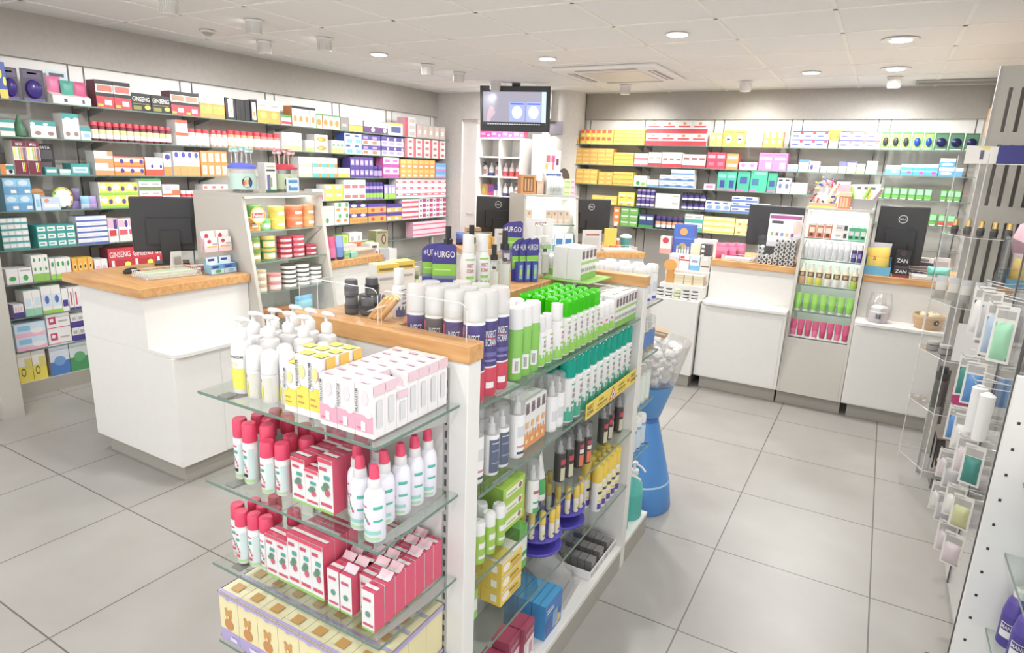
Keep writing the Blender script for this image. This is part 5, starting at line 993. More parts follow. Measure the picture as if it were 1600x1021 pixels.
b = MB(); b.box(0, .27, 0, .19, 0, .004, 'w'); b.box(0, .27, 0, .004, .004, .034, 'w'); b.box(0, .004, .004, .19, .004, .034, 'w'); b.box(.266, .27, .004, .19, .004, .034, 'w'); b.box(.004, .266, .186, .19, .004, .05, 'w'); obj('tray', b, t)
b = MB()
for i in range(16): b.rect(.01+.016*i, .02+.016*i, .008, .026, -.0004, 'e' if i % 3 else 's')
obj('print', b, t)
for r in range(3):
    for c in range(5):
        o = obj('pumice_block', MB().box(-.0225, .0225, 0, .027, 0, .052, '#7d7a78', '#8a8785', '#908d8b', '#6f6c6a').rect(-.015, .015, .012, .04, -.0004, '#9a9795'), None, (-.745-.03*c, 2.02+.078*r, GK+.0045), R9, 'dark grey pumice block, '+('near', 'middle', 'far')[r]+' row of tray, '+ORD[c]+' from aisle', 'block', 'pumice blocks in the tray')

# ---- far bay facing the back counters
WBT = capped(.024, .15, 'w', '#f0f0f0', 'w', .22, [(.1, .2, '#4a5ac0'), (.35, .7, '#d8d8e0')])
for r in range(4):
    for c in range(3): put_w(WBT, -.77-.06*r, 2.345+.075*c, E1, 'white bottle on far end-cap, '+ORD[r]+' from aisle, '+('near', 'middle', 'outer')[c]+' row, top shelf', 'white bottles on the far end-cap', 'lotion_bottle', rz=R9)
CLB = capped(.022, .15, 'bottle_clear', '#5a86c8', 'cap:#e8e8e8', .3, [(.1, .3, '#a89a70')]); SLV = capped(.022, .17, '#cdd6cc', '#dfe6dd', 'e', .2); BLB = capped(.021, .15, '#7fb0d8', '#cfe0ee', 'w', .25, [(.1, .16, 'b')])
for sp, z, n, d, wn in ((CLB, E2, 4, 'clear blue-labelled bottle', 'second'), (SLV, E3, 4, 'pale silver-green bottle', 'third'), (BLB, E4, 4, 'light blue bottle', 'fourth')):
    for c in range(n): put_w(sp, -.765, 2.345+.058*c, z, d+' on far end-cap, '+ORD[c]+' from near end, '+wn+' shelf', d+'s on the far end-cap', 'cosmetic_bottle', rz=R9)
def teal_pump():
    b = MB(); b.lathe([(.05, 0, '#3fb9ac'), (.054, .01, '#3fb9ac'), (.052, .12, '#4cc4b6'), (.045, .17, '#4cc4b6'), (.02, .205, '#4cc4b6'), (.018, .215, '#bfe6e0')], 22, sy=.6)
    c = MB(); c.lathe([(.019, .2155, 'w'), (.019, .235, 'w'), (.006, .238, 'w'), (.006, .26, 'w'), (.014, .262, 'w'), (.014, .272, 'w'), (0, .273, 'w')], 14); n = MB(); n.tube([(0, .0, .267), (.0, -.05, .268), (.0, -.075, .258)], .0045, 'w', 8); return [('body', b.mesh('gel_bottle')), ('pump', c.mesh('gel_pump')), ('spout', n.mesh('gel_spout'))]
TP = teal_pump()
for i, (x, y) in enumerate(((-.765, 2.49), (-.77, 2.365))): put('gel_bottle', TP, (x, y, .1005), R9-.6*(1-i), 'big teal gel pump bottle on far end-cap base, '+('farther', 'nearer')[i]+' one', 'bottle', 'teal gel pump bottles')
t = thing('sponge_bin', 'blue hourglass floor bin of wrapped sponges behind the gondola', 'bin', (-.845, 2.83, 0))
obj('cone', MB().lathe([(.16, 0, '#3f8fdc'), (.165, .01, '#3f8fdc'), (.15, .13, '#3f8fdc'), (.148, .136, '#a9d4f0'), (.146, .145, '#3f8fdc'), (.07, .44, '#2f6cc0'), (.068, .46, '#2f6cc0'), (.075, .47, '#4c9ae0'), (.125, .63, '#4c9ae0')], 32), t)
obj('clear_funnel', MB().lathe([(.125, .63, 'film'), (.185, .84, 'film'), (.18, .84, 'film'), (.124, .64, 'film')], 32), t)
sp = MB(); sp.lathe([(.0, -.022, '#e9e6e2'), (.018, -.016, '#f2f0ee'), (.026, 0, '#f2f0ee'), (.018, .016, '#f2f0ee'), (0, .022, '#f2f0ee')], 8); spm = sp.mesh('sponge')
n = 0
for z, R, k in ((.665, .085, 9), (.71, .1, 11), (.755, .115, 12), (.80, .125, 13), (.835, .06, 5)):
    for i in range(k): a = 2*PI*i/k+z*9; n += 1; obj('wrapped_sponge', spm, None, (-.845+R*math.cos(a), 2.83+R*math.sin(a), z), a, 'white wrapped sponge among many in the clear funnel of the blue bin', 'sponge', 'wrapped sponges in the blue bin', (a, .4*i, 0))
box('sponge_pack', (-.82, 2.82, .86), .4, .08, .02, .06, '#d8a878,a,a|.1 .5 .9 .8 w', 'tan packet on top of the sponges in the blue bin', 'pack', None, (.9, .2, .4))

# ================================================================== COUNTERS, TOWERS AND THE PASSAGE
CZ = .9805
def monitor(label, loc, rz, w=.5, h=.32, logo=True, lift=.12, lean=.0):
    t = thing('computer_monitor', label, 'monitor', loc, rz, None, (lean, 0, rz))       # back towards local -y
    bevel(obj('housing', MB().box(-w/2, w/2, 0, .03, lift, lift+h, '#2b2b2e'), t), .008)
    obj('back_bulge', MB().box(-w*.3, w*.3, -.02, 0, lift+h*.15, lift+h*.62, '#26262a'), t)
    obj('stand', MB().box(-.05, .05, -.035, -.02, .01, lift+h*.4, '#232326'), t); obj('foot', MB().box(-.09, .09, -.07, .06, 0, .01, '#232326'), t)
    if logo:
        z = lift+h*.78; b = MB(); b.text('DELL', .0, z, .013, -.0006, 'f', .036)
        R = [(.028*math.cos(2*PI*i/24), -.0006, z+.028*math.sin(2*PI*i/24)) for i in range(24)]; r2 = [(.024*math.cos(2*PI*i/24), -.0006, z+.024*math.sin(2*PI*i/24)) for i in range(24)]
        b.add(R+r2, [(i, (i+1) % 24, 24+(i+1) % 24, 24+i) for i in range(24)], 'f'); obj('emblem', b, t)
    return t
def wire_tray(label, loc, rz, w=.24, d=.2):
    t = thing('wire_tray', label, 'tray', loc, rz); b = MB()
    for z in (.004, .035): b.tube([(0, 0, z), (w, 0, z), (w, d, z), (0, d, z)], .0016, 'w', 5, True)
    for x0, y0, x1, y1 in ((0, 0, w, 0), (0, d, w, d), (0, 0, 0, d), (w, 0, w, d)):
        n = 7; b.tube([(x0+(x1-x0)*i/(2*n), y0+(y1-y0)*i/(2*n), .004 if i % 2 == 0 else .035) for i in range(2*n+1)], .0012, 'w', 4)
    for i in range(1, 8): b.tube([(w*i/8, 0, .004), (w*i/8, d, .004)], .0012, 'w', 4)
    obj('wire_frame', b, t)
    return t
def papers(label, loc, rz, w, d, ks):
    b = MB()
    for i, k in enumerate(ks): b.box(.01+.004*(i % 2), w-.01-.003*(i % 3), .01, d-.012, .0055+.004*i, .0092+.004*i, k)
    obj('leaflets', b, None, loc, rz, label, 'leaflets')
# near left counter
monitor('black computer monitor on the near left counter, back to us', (-3.55, 2.205, CZ), 1.0, .38, .31, False, .07)
q = (-3.13, 1.80, CZ); wire_tray('white wire tray of leaflets on the near left counter', q, PI/2-.12, .28, .16); papers('printed leaflets lying in the near left wire tray', q, PI/2-.12, .28, .16, ['w', '#c9e0b0', 'w', 'h', '#c8d8b8'])
b = MB(); b.prism([(-.0, 0), (.03, 0), (.012, .1), (.01, .1)], -.03, .03, 'x', 'h'); b.rect(-.02, .02, .03, .07, -.0005, 'e'); obj('leaflet_stand', b, None, (-3.33, 2.10, CZ), PI/2, 'small leaflet holder beside the near left monitor', 'stand')
obj('computer_mouse', MB().lathe([(.03, 0, 'k'), (.032, .01, 'k'), (.02, .024, 'k'), (0, .027, 'k')], 16, sy=1.6), None, (-3.40, 1.88, CZ), .4, 'black computer mouse behind the leaflet tray', 'mouse')
obj('red_leaflet_box', MB().box(0, .14, 0, .05, 0, .03, '#d98a92', 'w'), None, (-3.20, 2.10, CZ), PI/2, 'pink-edged leaflet box between tray and acrylic stand', 'box')
t = thing('acrylic_stand', 'two-tier acrylic stand of toothpaste packs on near left counter', 'display stand', (-3.02, 2.095, CZ), PI/2)
for x in (-.006, .165): obj('side', MB().prism([(0, 0), (.13, 0), (.13, .17), (.08, .24), (.06, .17), (.02, .08)], x, x+.003, 'x', 'acrylic'), t)
obj('tier', MB().box(-.003, .165, 0, .12, .0, .003, 'acrylic'), t); obj('tier', MB().box(-.003, .165, .05, .12, .115, .118, 'acrylic'), t); obj('lip', MB().box(-.003, .165, -.003, 0, 0, .03, 'acrylic'), t)
for i, (k, k2) in enumerate((('#4f9ad0', 'g'), ('#3f80c0', 'c'))):
    box('toothpaste_box', (-3.045, 2.14+.078*i, CZ+.0035), PI/2, .076, .04, .05, 'i,c,i|0 .5 1 1 %s;.1 .6 .6 .85 #2f3f90;.3 .08 .8 .45 %s o' % (k, k2), ('green', 'blue')[i]+' and white toothpaste box, lower tier front', 'box')
    box('toothpaste_box', (-3.088, 2.14+.078*i, CZ+.0035), PI/2, .07, .02, .085, '#e6eef4,c,i|0 .65 1 1 #dfe8ee;.15 .75 .7 .9 #2f3f90;.3 .1 .8 .5 %s o' % k2, ('green', 'blue')[i]+'-marked toothpaste box standing behind lower tier', 'box')
for i in range(4): box('lip_pack', (-3.074-.022*(i//2), 2.135+.082*(i % 2), CZ+.1185), PI/2, .078, .012, .075+.035*(i//2), '#f3e9e6,p,w|0 .0 1 .25 #efc7cf;.2 .62 .5 .88 #c9304a o;.15 .3 .9 .42 #f0b040;.55 .5 .95 .6 #9ab0b8', 'white lip-care pack with red dot, upper tier, '+('front left', 'front right', 'back left', 'back right')[i], 'pack', 'lip-care packs on the acrylic stand')
# near left tower: jars on its roof
RZ = 1.4085
def lolly_jar(x, y, lid, lab_k, pic, label, n, heads, stk):
    t = thing('lollipop_jar', label, 'jar', (x, y, RZ), PI/2-.5)
    b = MB(); b.lathe([(.062, 0, 'film'), (.066, .006, 'film'), (.068, .125, 'film'), (.064, .13, 'film')], 24); o = obj('clear_drum', b, t)
    w = MB(); w.wrap(.0688, -1.5, 1.5, .02, .105, lab_k, 14)
    w.add([((.0694)*math.sin(.2+.42*math.cos(2*PI*i/18)), -(.0694)*math.cos(.2+.42*math.cos(2*PI*i/18)), .058+.03*math.sin(2*PI*i/18)) for i in range(18)], [tuple(range(18))], 'k')
    for i, k in enumerate(pic): a0 = -.15+.14*i; w.wrap(.0700, a0, a0+.13, .05-.004*abs(i-2), .078-.007*abs(i-2), k, 2)
    obj('drum_label', w, o); l = MB(); l.lathe([(.074, .13, lid), (.074, .143, lid), (.05, .158, lid), (0, .16, lid)], 24); obj('lid', l, t)
    hd = MB(); hd.lathe([(0, .058, heads[0]), (.011, .064, heads[0]), (.014, .074, heads[1]), (.011, .084, heads[0]), (0, .088, heads[0])], 10); st = MB(); st.tube([(0, 0, 0), (0, 0, .06)], .002, stk, 6)
    hm, sm = hd.mesh('sweet'), st.mesh('stick')
    for i in range(n):
        a = 2*PI*i/n*1.0+.3; r = .05 if i % 2 else .03
        q = thing('lollipop', 'wrapped lollipop stuck in the '+('blue' if lid == '#5a6ae0' else 'red')+' jar lid', 'lollipop', (x+r*math.cos(a), y+r*math.sin(a), RZ+.1605-(.008 if i % 2 else 0)), a, 'lollipops in the '+('blue' if lid == '#5a6ae0' else 'red')+' lid', (.12*math.sin(a*3), .12*math.cos(a*2), a)); obj('sweet', hm, q); obj('stick', sm, q)
    fl = MB()
    for i in range(14): a = 2*PI*i/14; fl.lathe([(0, .002, 'e'), (.012, .01, 'e'), (0, .02, 'e')], 7, .045*math.cos(a), .045*math.sin(a))
    obj('sweets_inside', fl, t)
lolly_jar(-3.07, 2.352, '#5a6ae0', '#b9d8cc', ['r', 'n', 'y', 'u', 'b'], 'clear drum of lollipops with blue lid on the near tower', 12, ('#dfeae8', '#8ac0b0'), 'w')
lolly_jar(-3.07, 2.64, '#d82a48', '#c9d8b0', ['r', 'x', 'g', 'l', 'r'], 'clear drum of wrapped sweets with red lid on near tower', 12, ('#f0dcdc', '#c87a80'), '#e8c8b8')
box('tall_carton', (-3.02, 2.50, RZ), PI/2, .075, .06, .165, '#eef0ea,h,w|.15 .1 .45 .6 #7a6ab0;.4 .2 .6 .5 #8ab070;.1 .72 .9 .78 d;.1 .85 .9 .9 #c8c8b0;.0 .0 1 .1 G', 'tall white plant-print carton between the two sweet drums')
obj('blue_sign', MB().box(-.045, .045, 0, .004, 0, .085, '#dfeaf4').rect(-.033, .033, .012, .03, -.0005, '#3f9ad4').rect(-.033, .033, .055, .072, -.0005, '#3f9ad4').rect(-.033, -.018, .03, .04, -.0005, '#3f9ad4'), None, (-2.985, 2.625, RZ), PI/2, 'small white card with blue bars leaning on red-lidded drum', 'card')
# generic row on a tower shelf: fractions along the local width
def on_tower(T, rz, x, z, back): 
    fy = .2*(z-.1)/1.29+.02+back; c, s = math.cos(rz), math.sin(rz); return Vector((T[0]+c*x-s*fy, T[1]+s*x+c*fy, z))
def tin_spec(r, h, k, k2, kl):
    b = MB(); b.lathe([(r, 0, k), (r, h*.72, k)], 20); b.wrap(r+.0005, -1.2, 1.2, h*.1, h*.6, k2, 8); b.wrap(r+.001, -.5, .5, h*.25, h*.5, 'w', 4)
    l = MB(); l.lathe([(r*1.04, h*.725, kl), (r*1.04, h*.97, kl), (r*.95, h, kl)], 20); return [('tin', b.mesh('tin')), ('lid', l.mesh('tin_lid'))]
def tins_at(T, rz, rows, where):
    for x, z, back, r, h, n, k, k2, kl, desc in rows:
        sp = tin_spec(r, h, k, k2, kl)
        for i in range(n):
            p = on_tower(T, rz, x, z, back+r); p.z = z+(h+.0006)*i
            put('sweet_tin', sp, p, rz, desc+(', '+('bottom' if i == 0 else 'top' if i == n-1 else ORD[i]+' up')+' of its stack' if n > 1 else '')+', '+where, 'tin', desc+'s' if n > 1 else None)
T1, T2, T3, T4 = 'upper niche shelf', 'second niche shelf', 'third niche shelf', 'fourth niche shelf'
tins_at(TL, PI/2, [
 (.09, 1.2055, .02, .042, .07, 1, '#e8a83a', '#d88a2a', '#e8b04a', 'orange tin under the round badge'), (.17, 1.2055, .02, .04, .06, 1, '#4fae5a', '#8fd08a', '#5fbf6a', 'low green tin'), (.19, 1.2055, .11, .04, .13, 1, '#7ac04a', '#5a9a3a', '#6fb04a', 'tall green tin behind'),
 (.27, 1.2055, .02, .044, .062, 2, '#ecc83a', '#d8b42a', '#f0d24a', 'yellow sweet tin'), (.40, 1.2055, .02, .05, .062, 2, '#e8703a', '#d85a2a', '#ec8048', 'orange-red sweet tin'), (.505, 1.2055, .03, .042, .062, 2, '#ef9a4a', '#e88a3a', '#f0a050', 'pale orange sweet tin'),
 (.07, 1.0355, .02, .038, .066, 2, '#8a9a3a', '#b8a04a', '#5a8a3a', 'olive and gold tin'), (.17, 1.0355, .02, .042, .066, 2, '#3f8a4a', '#d8c070', '#c8a84a', 'green and gold tin'), (.29, 1.0355, .02, .042, .03, 4, '#c82a44', '#e0a0a8', '#8a1f30', 'flat red pastille tin'), (.385, 1.0355, .02, .042, .03, 4, '#a01f38', '#d87a88', '#c8304a', 'flat crimson pastille tin'), (.48, 1.0355, .02, .04, .03, 2, '#7a1f2f', '#c86a78', '#b02840', 'flat maroon pastille tin'),
 (.08, .8655, .02, .038, .04, 3, '#d8c8a8', '#e8dcc0', '#c8b490', 'tan pastille tin'), (.18, .8655, .02, .04, .045, 2, '#e8b0a8', '#f0d8d0', '#d88a88', 'pink sweet tub'), (.29, .8655, .02, .042, .026, 5, '#e8e8e0', '#f4f4f0', '#3a3a38', 'black and white pastille tin'), (.39, .8655, .02, .042, .026, 5, '#eeeee6', '#f6f6f2', '#44443f', 'white tin with black rim'), (.49, .8655, .02, .042, .026, 4, '#f0f0ea', '#f6f6f2', '#55554e', 'white tin with grey rim'),
 (.1, .6905, .03, .05, .07, 1, '#a8683a', '#c88a50', '#b87840', 'brown tin'), (.22, .6905, .03, .05, .06, 1, '#b87a4a', '#d0a070', '#a86a3a', 'second brown tin')], 'near tower')
p = on_tower(TL, PI/2, .09, 1.2055, .0); t = thing('round_badge', 'round gold and red badge lettered in white before orange tin', 'badge', (p.x+.006, p.y, p.z), PI/2)
bd = MB(); bd.prism([(.048*math.cos(2*PI*i/28), .085+.048*math.sin(2*PI*i/28)) for i in range(28)], 0, .004, 'y', '#e0a83a'); bd.box(-.006, .006, .0, .003, 0, .04, '#e0a83a'); obj('disc', bd, t)
bd = MB(); bd.add([(.04*math.cos(2*PI*i/24), -.0005, .085+.04*math.sin(2*PI*i/24)) for i in range(24)], [tuple(range(24))], '#f0dca8'); bd.rect(-.041, .041, .072, .098, -.001, '#b8283a'); bd.text('Pulmoll', 0, .085, .017, -.0015, 'w', .07); obj('lettering', bd, t)
obj('mint_bag', MB().pillow(.14, .11, .06, ['#4fb8a0', '#7ac8d8', '#4fa0c8']), None, on_tower(TL, PI/2, .37, .6915, .06), PI/2, 'teal and blue sweet bag on the fourth niche shelf, near tower', 'bag')
# second left counter
for i, (y, k, k2) in enumerate(((2.92, '#e86aa0', '#d84a88'), (2.99, '#6a8ad0', '#8aa8e0'))):
    t = put('sun_tube', [('tube', MB().loft([[(.026*math.cos(2*PI*j/14), .018*math.sin(2*PI*j/14), .015) for j in range(14)], [(.03*math.cos(2*PI*j/14), .02*math.sin(2*PI*j/14), .08) for j in range(14)], [(.032*math.cos(2*PI*j/14), .002*math.sin(2*PI*j/14), .15) for j in range(14)]], [k, k2]).mesh('tube')), ('cap', MB().lathe([(.02, 0, 'N'), (.021, .016, 'N')], 14).mesh('cap'))], (-2.995, y, CZ), PI/2, ('pink', 'blue')[i]+' tube standing on the second left counter', 'tube')
box('mint_box', (-3.0, 3.06, CZ), PI/2, .05, .05, .05, '#a8d89a,g,#bfe4b8|.1 .2 .9 .6 #7ac86a', 'pale green box on second left counter beside tubes')
box('mint_box', (-2.99, 3.12, CZ), PI/2, .06, .05, .03, '#8fd4bc,t,#b8e4d4', 'flat mint box on second left counter')
q = (-3.0, 3.14, CZ); 
box('clear_box', (-3.02, 3.26, CZ), PI/2, .2, .14, .035, '#c8b8a0,h,#d8ccb8|.1 .2 .9 .8 #b09a80', 'flat tan box at the far end of second left counter')
box('yellow_leaflets', (-3.17, 3.10, CZ), PI/2, .14, .06, .06, '#f0e8a0,o,#f6f0c0|.1 .3 .9 .6 #e8d860', 'cream leaflet box at back of second left counter')
box('pink_leaflets', (-3.17, 3.26, CZ), PI/2, .14, .06, .055, '#f6dada,w,w|.1 .3 .9 .6 #f0b8b8', 'pale pink leaflet box at back of second left counter')
# left corner display (steps rise .095 each, .13 deep, towards -x)
def stl(y, i, b=.05): return Vector((-2.80-.13*i-b, 3.385+y, .6755+.095*i))
for i, (y, st, k, k2) in enumerate(((.04, 0, '#2f6a3a', '#d8c060'), (.11, 0, '#c8a850', '#4a8a50'), (.18, 0, '#3f7a44', '#d8c878'), (.25, 0, '#c8b060', '#5a9a5a'), (.32, 0, '#b8a050', '#8aa060'))):
    sp = tin_spec(.032, .075, k, k2, '#2f6a3a' if i % 2 == 0 else '#b89a40')
    for j in range(2 if i < 3 else 1): p = stl(y, st, .045); p.z += j*.0756; put('sweet_tin', sp, p, PI/2, ('green' if i % 2 == 0 else 'gold')+' round tin on left corner display, '+ORD[i]+' along, '+('lower', 'upper')[j], 'tin', 'round tins on the left corner display')
box('display_carton', stl(.06, 2), PI/2, .1, .08, .17, '#efe8e4,h,w|0 .3 1 .42 #c8303a;.15 .55 .85 .66 #c84a50;.25 .8 .75 .9 d;.1 .1 .5 .25 #8ab0a0', 'white card display with red letters on left corner display')
box('display_carton', stl(.17, 2), PI/2, .1, .08, .12, '#b8c2cc,e,e|.1 .3 .6 .5 #6aa0c8', 'blue-grey carton on left corner display')
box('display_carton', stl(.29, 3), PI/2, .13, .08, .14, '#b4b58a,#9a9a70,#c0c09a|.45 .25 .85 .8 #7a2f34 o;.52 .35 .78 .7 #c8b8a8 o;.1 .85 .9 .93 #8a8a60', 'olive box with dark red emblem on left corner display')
for i in range(2): box('lip_pack', stl(.13+.1*i, 1), PI/2, .095, .05, .10, '#f0e6e4,w,w|.25 .5 .75 .95 #b82a40 o;.3 .6 .7 .7 #e8a0a8;0 0 1 .3 #d8dfe0;.1 .1 .6 .2 #c83a4a', 'white pack with red lips, left corner display, '+('left', 'right')[i], 'pack', 'lip packs on the left corner display')
box('display_carton', stl(.34, 1, .03), PI/2, .10, .08, .075, '#cfc8a8,h,#dcd8c0|.1 .3 .9 .6 #b0a880', 'pale khaki box on left corner display')
for i in range(3): box('sachet_box', stl(.05+.12*i, 3, .06) if i < 2 else stl(.2, 3, .09), PI/2, .09, .05, .07, ('#e87a3a,n,n|.1 .3 .9 .6 #f8c8a0', '#d4e040,l,l|.2 .2 .8 .8 #f0f0b0', 'w,w,w|.2 .3 .8 .7 e')[i], ('orange', 'lime', 'plain white')[i]+' sachet box at top of left corner display')
# centre island
monitor('black monitor left of the centre tower, back to us', cl(-.275, .75, CZ), PI/4, .36, .29, True, .09)
monitor('black monitor right of the centre tower, back to us', cl(.54, .72, CZ), PI/4, .36, .29, True, .09)
for s in (-1, 1):
    t = thing('card_holder', 'clear holder with white notice '+('left' if s < 0 else 'right')+' of the centre tower', 'holder', cl(.35*s, .185, CZ), PI/4)
    obj('notice', MB().box(-.08, .08, .02, .022, .0, .17, '#e6e0d8').rect(-.05, .06, .125, .14, .0195, '#c06a6a').rect(-.06, .06, .03, .11, .0195, '#d8d2ca'), t); obj('holder', MB().box(-.085, .085, .012, .0145, 0, .18, 'acrylic').box(-.085, .085, .012, .1, -.0, .003, 'acrylic'), t)
box('display_carton', cl(-.58, .24, CZ), PI/4, .11, .09, .17, '#c8bca8,a,#c89a60|0 .88 1 1 #b88a50;.1 .5 .9 .75 #e0d8c8;.0 .82 1 .87 #4a3a2a', 'tan cardboard display at the left end of the centre counter')
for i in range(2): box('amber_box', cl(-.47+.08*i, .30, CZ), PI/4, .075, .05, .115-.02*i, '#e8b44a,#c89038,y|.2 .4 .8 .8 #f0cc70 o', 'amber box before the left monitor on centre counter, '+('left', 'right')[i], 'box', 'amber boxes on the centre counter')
box('display_carton', cl(-.60, .175, CZ), PI/4, .08, .04, .06, '#caa878,a,a', 'small tan box in front of the tan cardboard display')
obj('blue_sack', MB().pillow(.16, .1, .1, ['#3a4a90', '#5a6ab0']), None, cl(-.57, .62, CZ), PI/4, 'dark blue bag at the back left of the centre counter', 'bag')
q = cl(.46, .19, CZ); wire_tray('white wire tray on the centre counter right of tower', q, PI/4, .28, .16); papers('papers lying in the centre wire tray', q, PI/4, .28, .16, ['w', 'h', 'w'])
put('drink_bottle', [('bottle', MB().lathe([(.03, 0, '#3a4248'), (.031, .1, '#3a4248'), (.012, .14, '#3a4248'), (.012, .17, '#3a4248')], 16).wrap(.0316, -1, 1, .03, .08, '#5a6a70').mesh('b')), ('cap', MB().lathe([(.014, .1702, 'w'), (.014, .19, 'w')], 12).mesh('c'))], cl(.72, .60, CZ), PI/4, 'dark bottle with pale cap beside right centre monitor', 'bottle')
box('yellow_folder', cl(.52, .23, CZ+.05), PI/4, .1, .02, .13, '#e2c83a,y,y', 'yellow folder standing in the centre wire tray', 'folder')
for i in range(3): put('orange_tube', [('tube', MB().lathe([(.014, 0, '#e8853a'), (.014, .07, '#e8853a')], 12).mesh('t')), ('cap', MB().lathe([(.015, .0702, 'h'), (.015, .085, 'h')], 12).mesh('c'))], cl(.60+.03*i, .40+.0*i, CZ+.0), PI/4, 'orange tube on the centre counter beside teal pot, '+names[i], 'tube', 'orange tubes on the centre counter')
put('teal_pot', [('pot', MB().lathe([(.034, 0, '#3f9a9a'), (.045, .09, '#3f9a9a')], 18).mesh('p')), ('white_lid', MB().lathe([(.047, .0905, 'w'), (.047, .105, 'w'), (.02, .12, 'w'), (0, .12, 'w')], 16).mesh('l'))], cl(.74, .42, CZ+.0), PI/4, 'teal pot with white lid at right end of centre counter', 'pot')
# centre tower roof and niche
TCp = cl(-.215, 0, 0)
def ct(x, y, z): return cl(-.215+x, y, z)
box('card_display', ct(.06, .30, RZ), PI/4, .12, .1, .14, '#d8944a,#c08040,#a86a34|.15 .1 .85 .9 #8a5a30;.25 .15 .35 .8 #d0a060;.45 .15 .55 .8 #d0a060;.65 .15 .75 .8 #d0a060', 'orange display of slim bottles on the centre tower, left')
box('tan_carton', ct(.155, .30, RZ), PI/4, .055, .06, .10, '#d8b494,a,a|.1 .1 .9 .8 #e0c4a8', 'tan carton beside orange display on the centre tower')
t = thing('sample_display', 'white counter display with blue banner and rosy header, centre tower', 'display', ct(.265, .27, RZ), PI/4)
obj('bin', MB().prism([(0, 0), (.12, 0), (.12, .17), (.1, .17), (0, .1)], -.07, .07, 'x', '#dfe0de'), t); obj('header', MB().box(-.065, .065, .1, .104, .17, .33, '#f0e6e0').rect(-.05, -.02, .24, .29, .0995, '#e8607a').rect(-.01, .02, .24, .29, .0995, '#d85aa0').rect(.03, .05, .22, .27, .0995, '#7a3a60').rect(-.055, -.035, .19, .23, .0995, '#e8c84a').rect(0, .015, .185, .24, .0995, '#e87a8a'), t)
b = MB(); b.box(-.068, .068, .055, .058, .115, .165, 'w'); b.rect(-.06, .06, .125, .155, .0545, '#3f62a8'); b.text('LA ROSEE', -.01, .14, .014, .054, 'w', .07); obj('banner', b, t)
smp = MB(); smp.lathe([(.011, 0, 'bottle_clear'), (.011, .05, 'bottle_clear'), (.006, .06, 'h'), (.006, .075, 'h')], 10); obj('sample_bottles', smp, t, (-.04, -.012, .0)) if 0 else None
sm = smp.mesh('sample')
for i in range(5): obj('sample_bottle', sm, None, ct(.225+.022*i, .245, RZ), PI/4, 'small clear sample bottle before the white display, '+ORD[i]+' from left', 'bottle', 'sample bottles on the centre tower')
for i in range(3): box('pastel_carton', ct(.365, .28, RZ+.0405*i), PI/4, .055, .05, .04, '#cfe0a8,l,l|.1 .3 .9 .6 #a8cc70', 'pale green carton stacked on the centre tower, '+('bottom', 'middle', 'top')[i], 'box', 'pale green cartons')
for i in range(3): box('pastel_carton', ct(.412, .29, RZ+.0405*i), PI/4, .035, .05, .04, '#ecc8d8,p,p|.1 .3 .9 .6 #d89ab8', 'pink carton stacked on the centre tower, '+('bottom', 'middle', 'top')[i], 'box', 'pink cartons on the centre tower')
for i, x in enumerate((.06, .215, .265, .315, .365)): box('tan_carton', on_tower((TCp.x, TCp.y), PI/4, x-.0, 1.1905, .06), PI/4, .048, .05, .105, '#cfb8a4,a,a|.3 .6 .7 .85 #a88a70 o;.15 .1 .85 .35 #dcc8b8', 'tan carton in the centre tower niche, '+ORD[i]+' from left', 'box', 'tan cartons in the centre niche')
for i in range(5): box('blue_carton', on_tower((TCp.x, TCp.y), PI/4, .06+.075*i, 1.0005, .01), PI/4, .072, .05, .12, '#e6f0f2,c,w|0 .0 1 .3 #4ab0b8;.15 .35 .85 .7 #3f80c0', 'white and blue carton in the centre tower niche, '+ORD[i]+' from left', 'box', 'blue cartons in the centre niche')
for i in range(4): box('white_carton', on_tower((TCp.x, TCp.y), PI/4, .07+.09*i, .8005, .01), PI/4, .08, .05, .12, '#f0f0f0,w,w|.1 .3 .9 .4 k;0 .7 1 1 #3fb0a8', 'white carton low in the centre tower niche, '+ORD[i]+' from left', 'box', 'white cartons in the centre niche')
# right corner display
def st_r(x, i, b=.05): return Vector((-1.42+x, 4.70+.13*i+b, .6755+.095*i))
JR = jar_spec(.027, .024, '#f2f0ee', 'd', 'w', 'w', .3)
for i in range(5):
    for j in range(3):
        if i == 2: continue
        p = st_r(.035+.066*i, 0, .045); p.z += .0246*j; put('balm_tin', JR, p, 0, 'flat white tin with dark lid, right corner display, '+ORD[i]+' stack, '+('bottom', 'middle', 'top')[j], 'tin', 'flat balm tins')
for j in range(3): p = st_r(.167, 0, .045); p.z += .0246*j; put('balm_tin', jar_spec(.027, .024, '#d8e0b8', '#b8c890', '#e0e8c8', '#e0e8c8', .3), p, 0, 'pale green flat tin on right corner display, '+('bottom', 'middle', 'top')[j], 'tin', 'pale green flat tins')
for i in range(2):
    for j in range(3): p = st_r(.10+.15*i, 1, .035); p.z += .0255*j; box('tan_packet', p, 0, .145, .07, .025, '#dccba6,a,#e8dcc0|0 .3 1 .5 #e8dcc0;.4 .0 .5 1 #b8a070', 'tan paper packet on right corner display, '+('left', 'right')[i]+' pile, '+('bottom', 'middle', 'top')[j], 'packet', 'tan packets on the right corner display')
t = thing('orange_holder', 'orange card animal-shaped holder at left of right corner display', 'holder', (-1.46, 4.80, .6755+.0), 0); bb = MB(); bb.prism([(.05*math.cos(2*PI*i/16), .14+.045*math.sin(2*PI*i/16)) for i in range(16)], 0, .03, 'y', '#e8a23a'); bb.prism([(-.025, 0), (.03, 0), (.03, .1), (-.025, .1)], .002, .028, 'y', '#d8922a'); obj('card', bb, t); t.location = (-1.36, 4.86, .771)
t.location = (-1.385, 4.685, .1+.0) if 0 else t.location
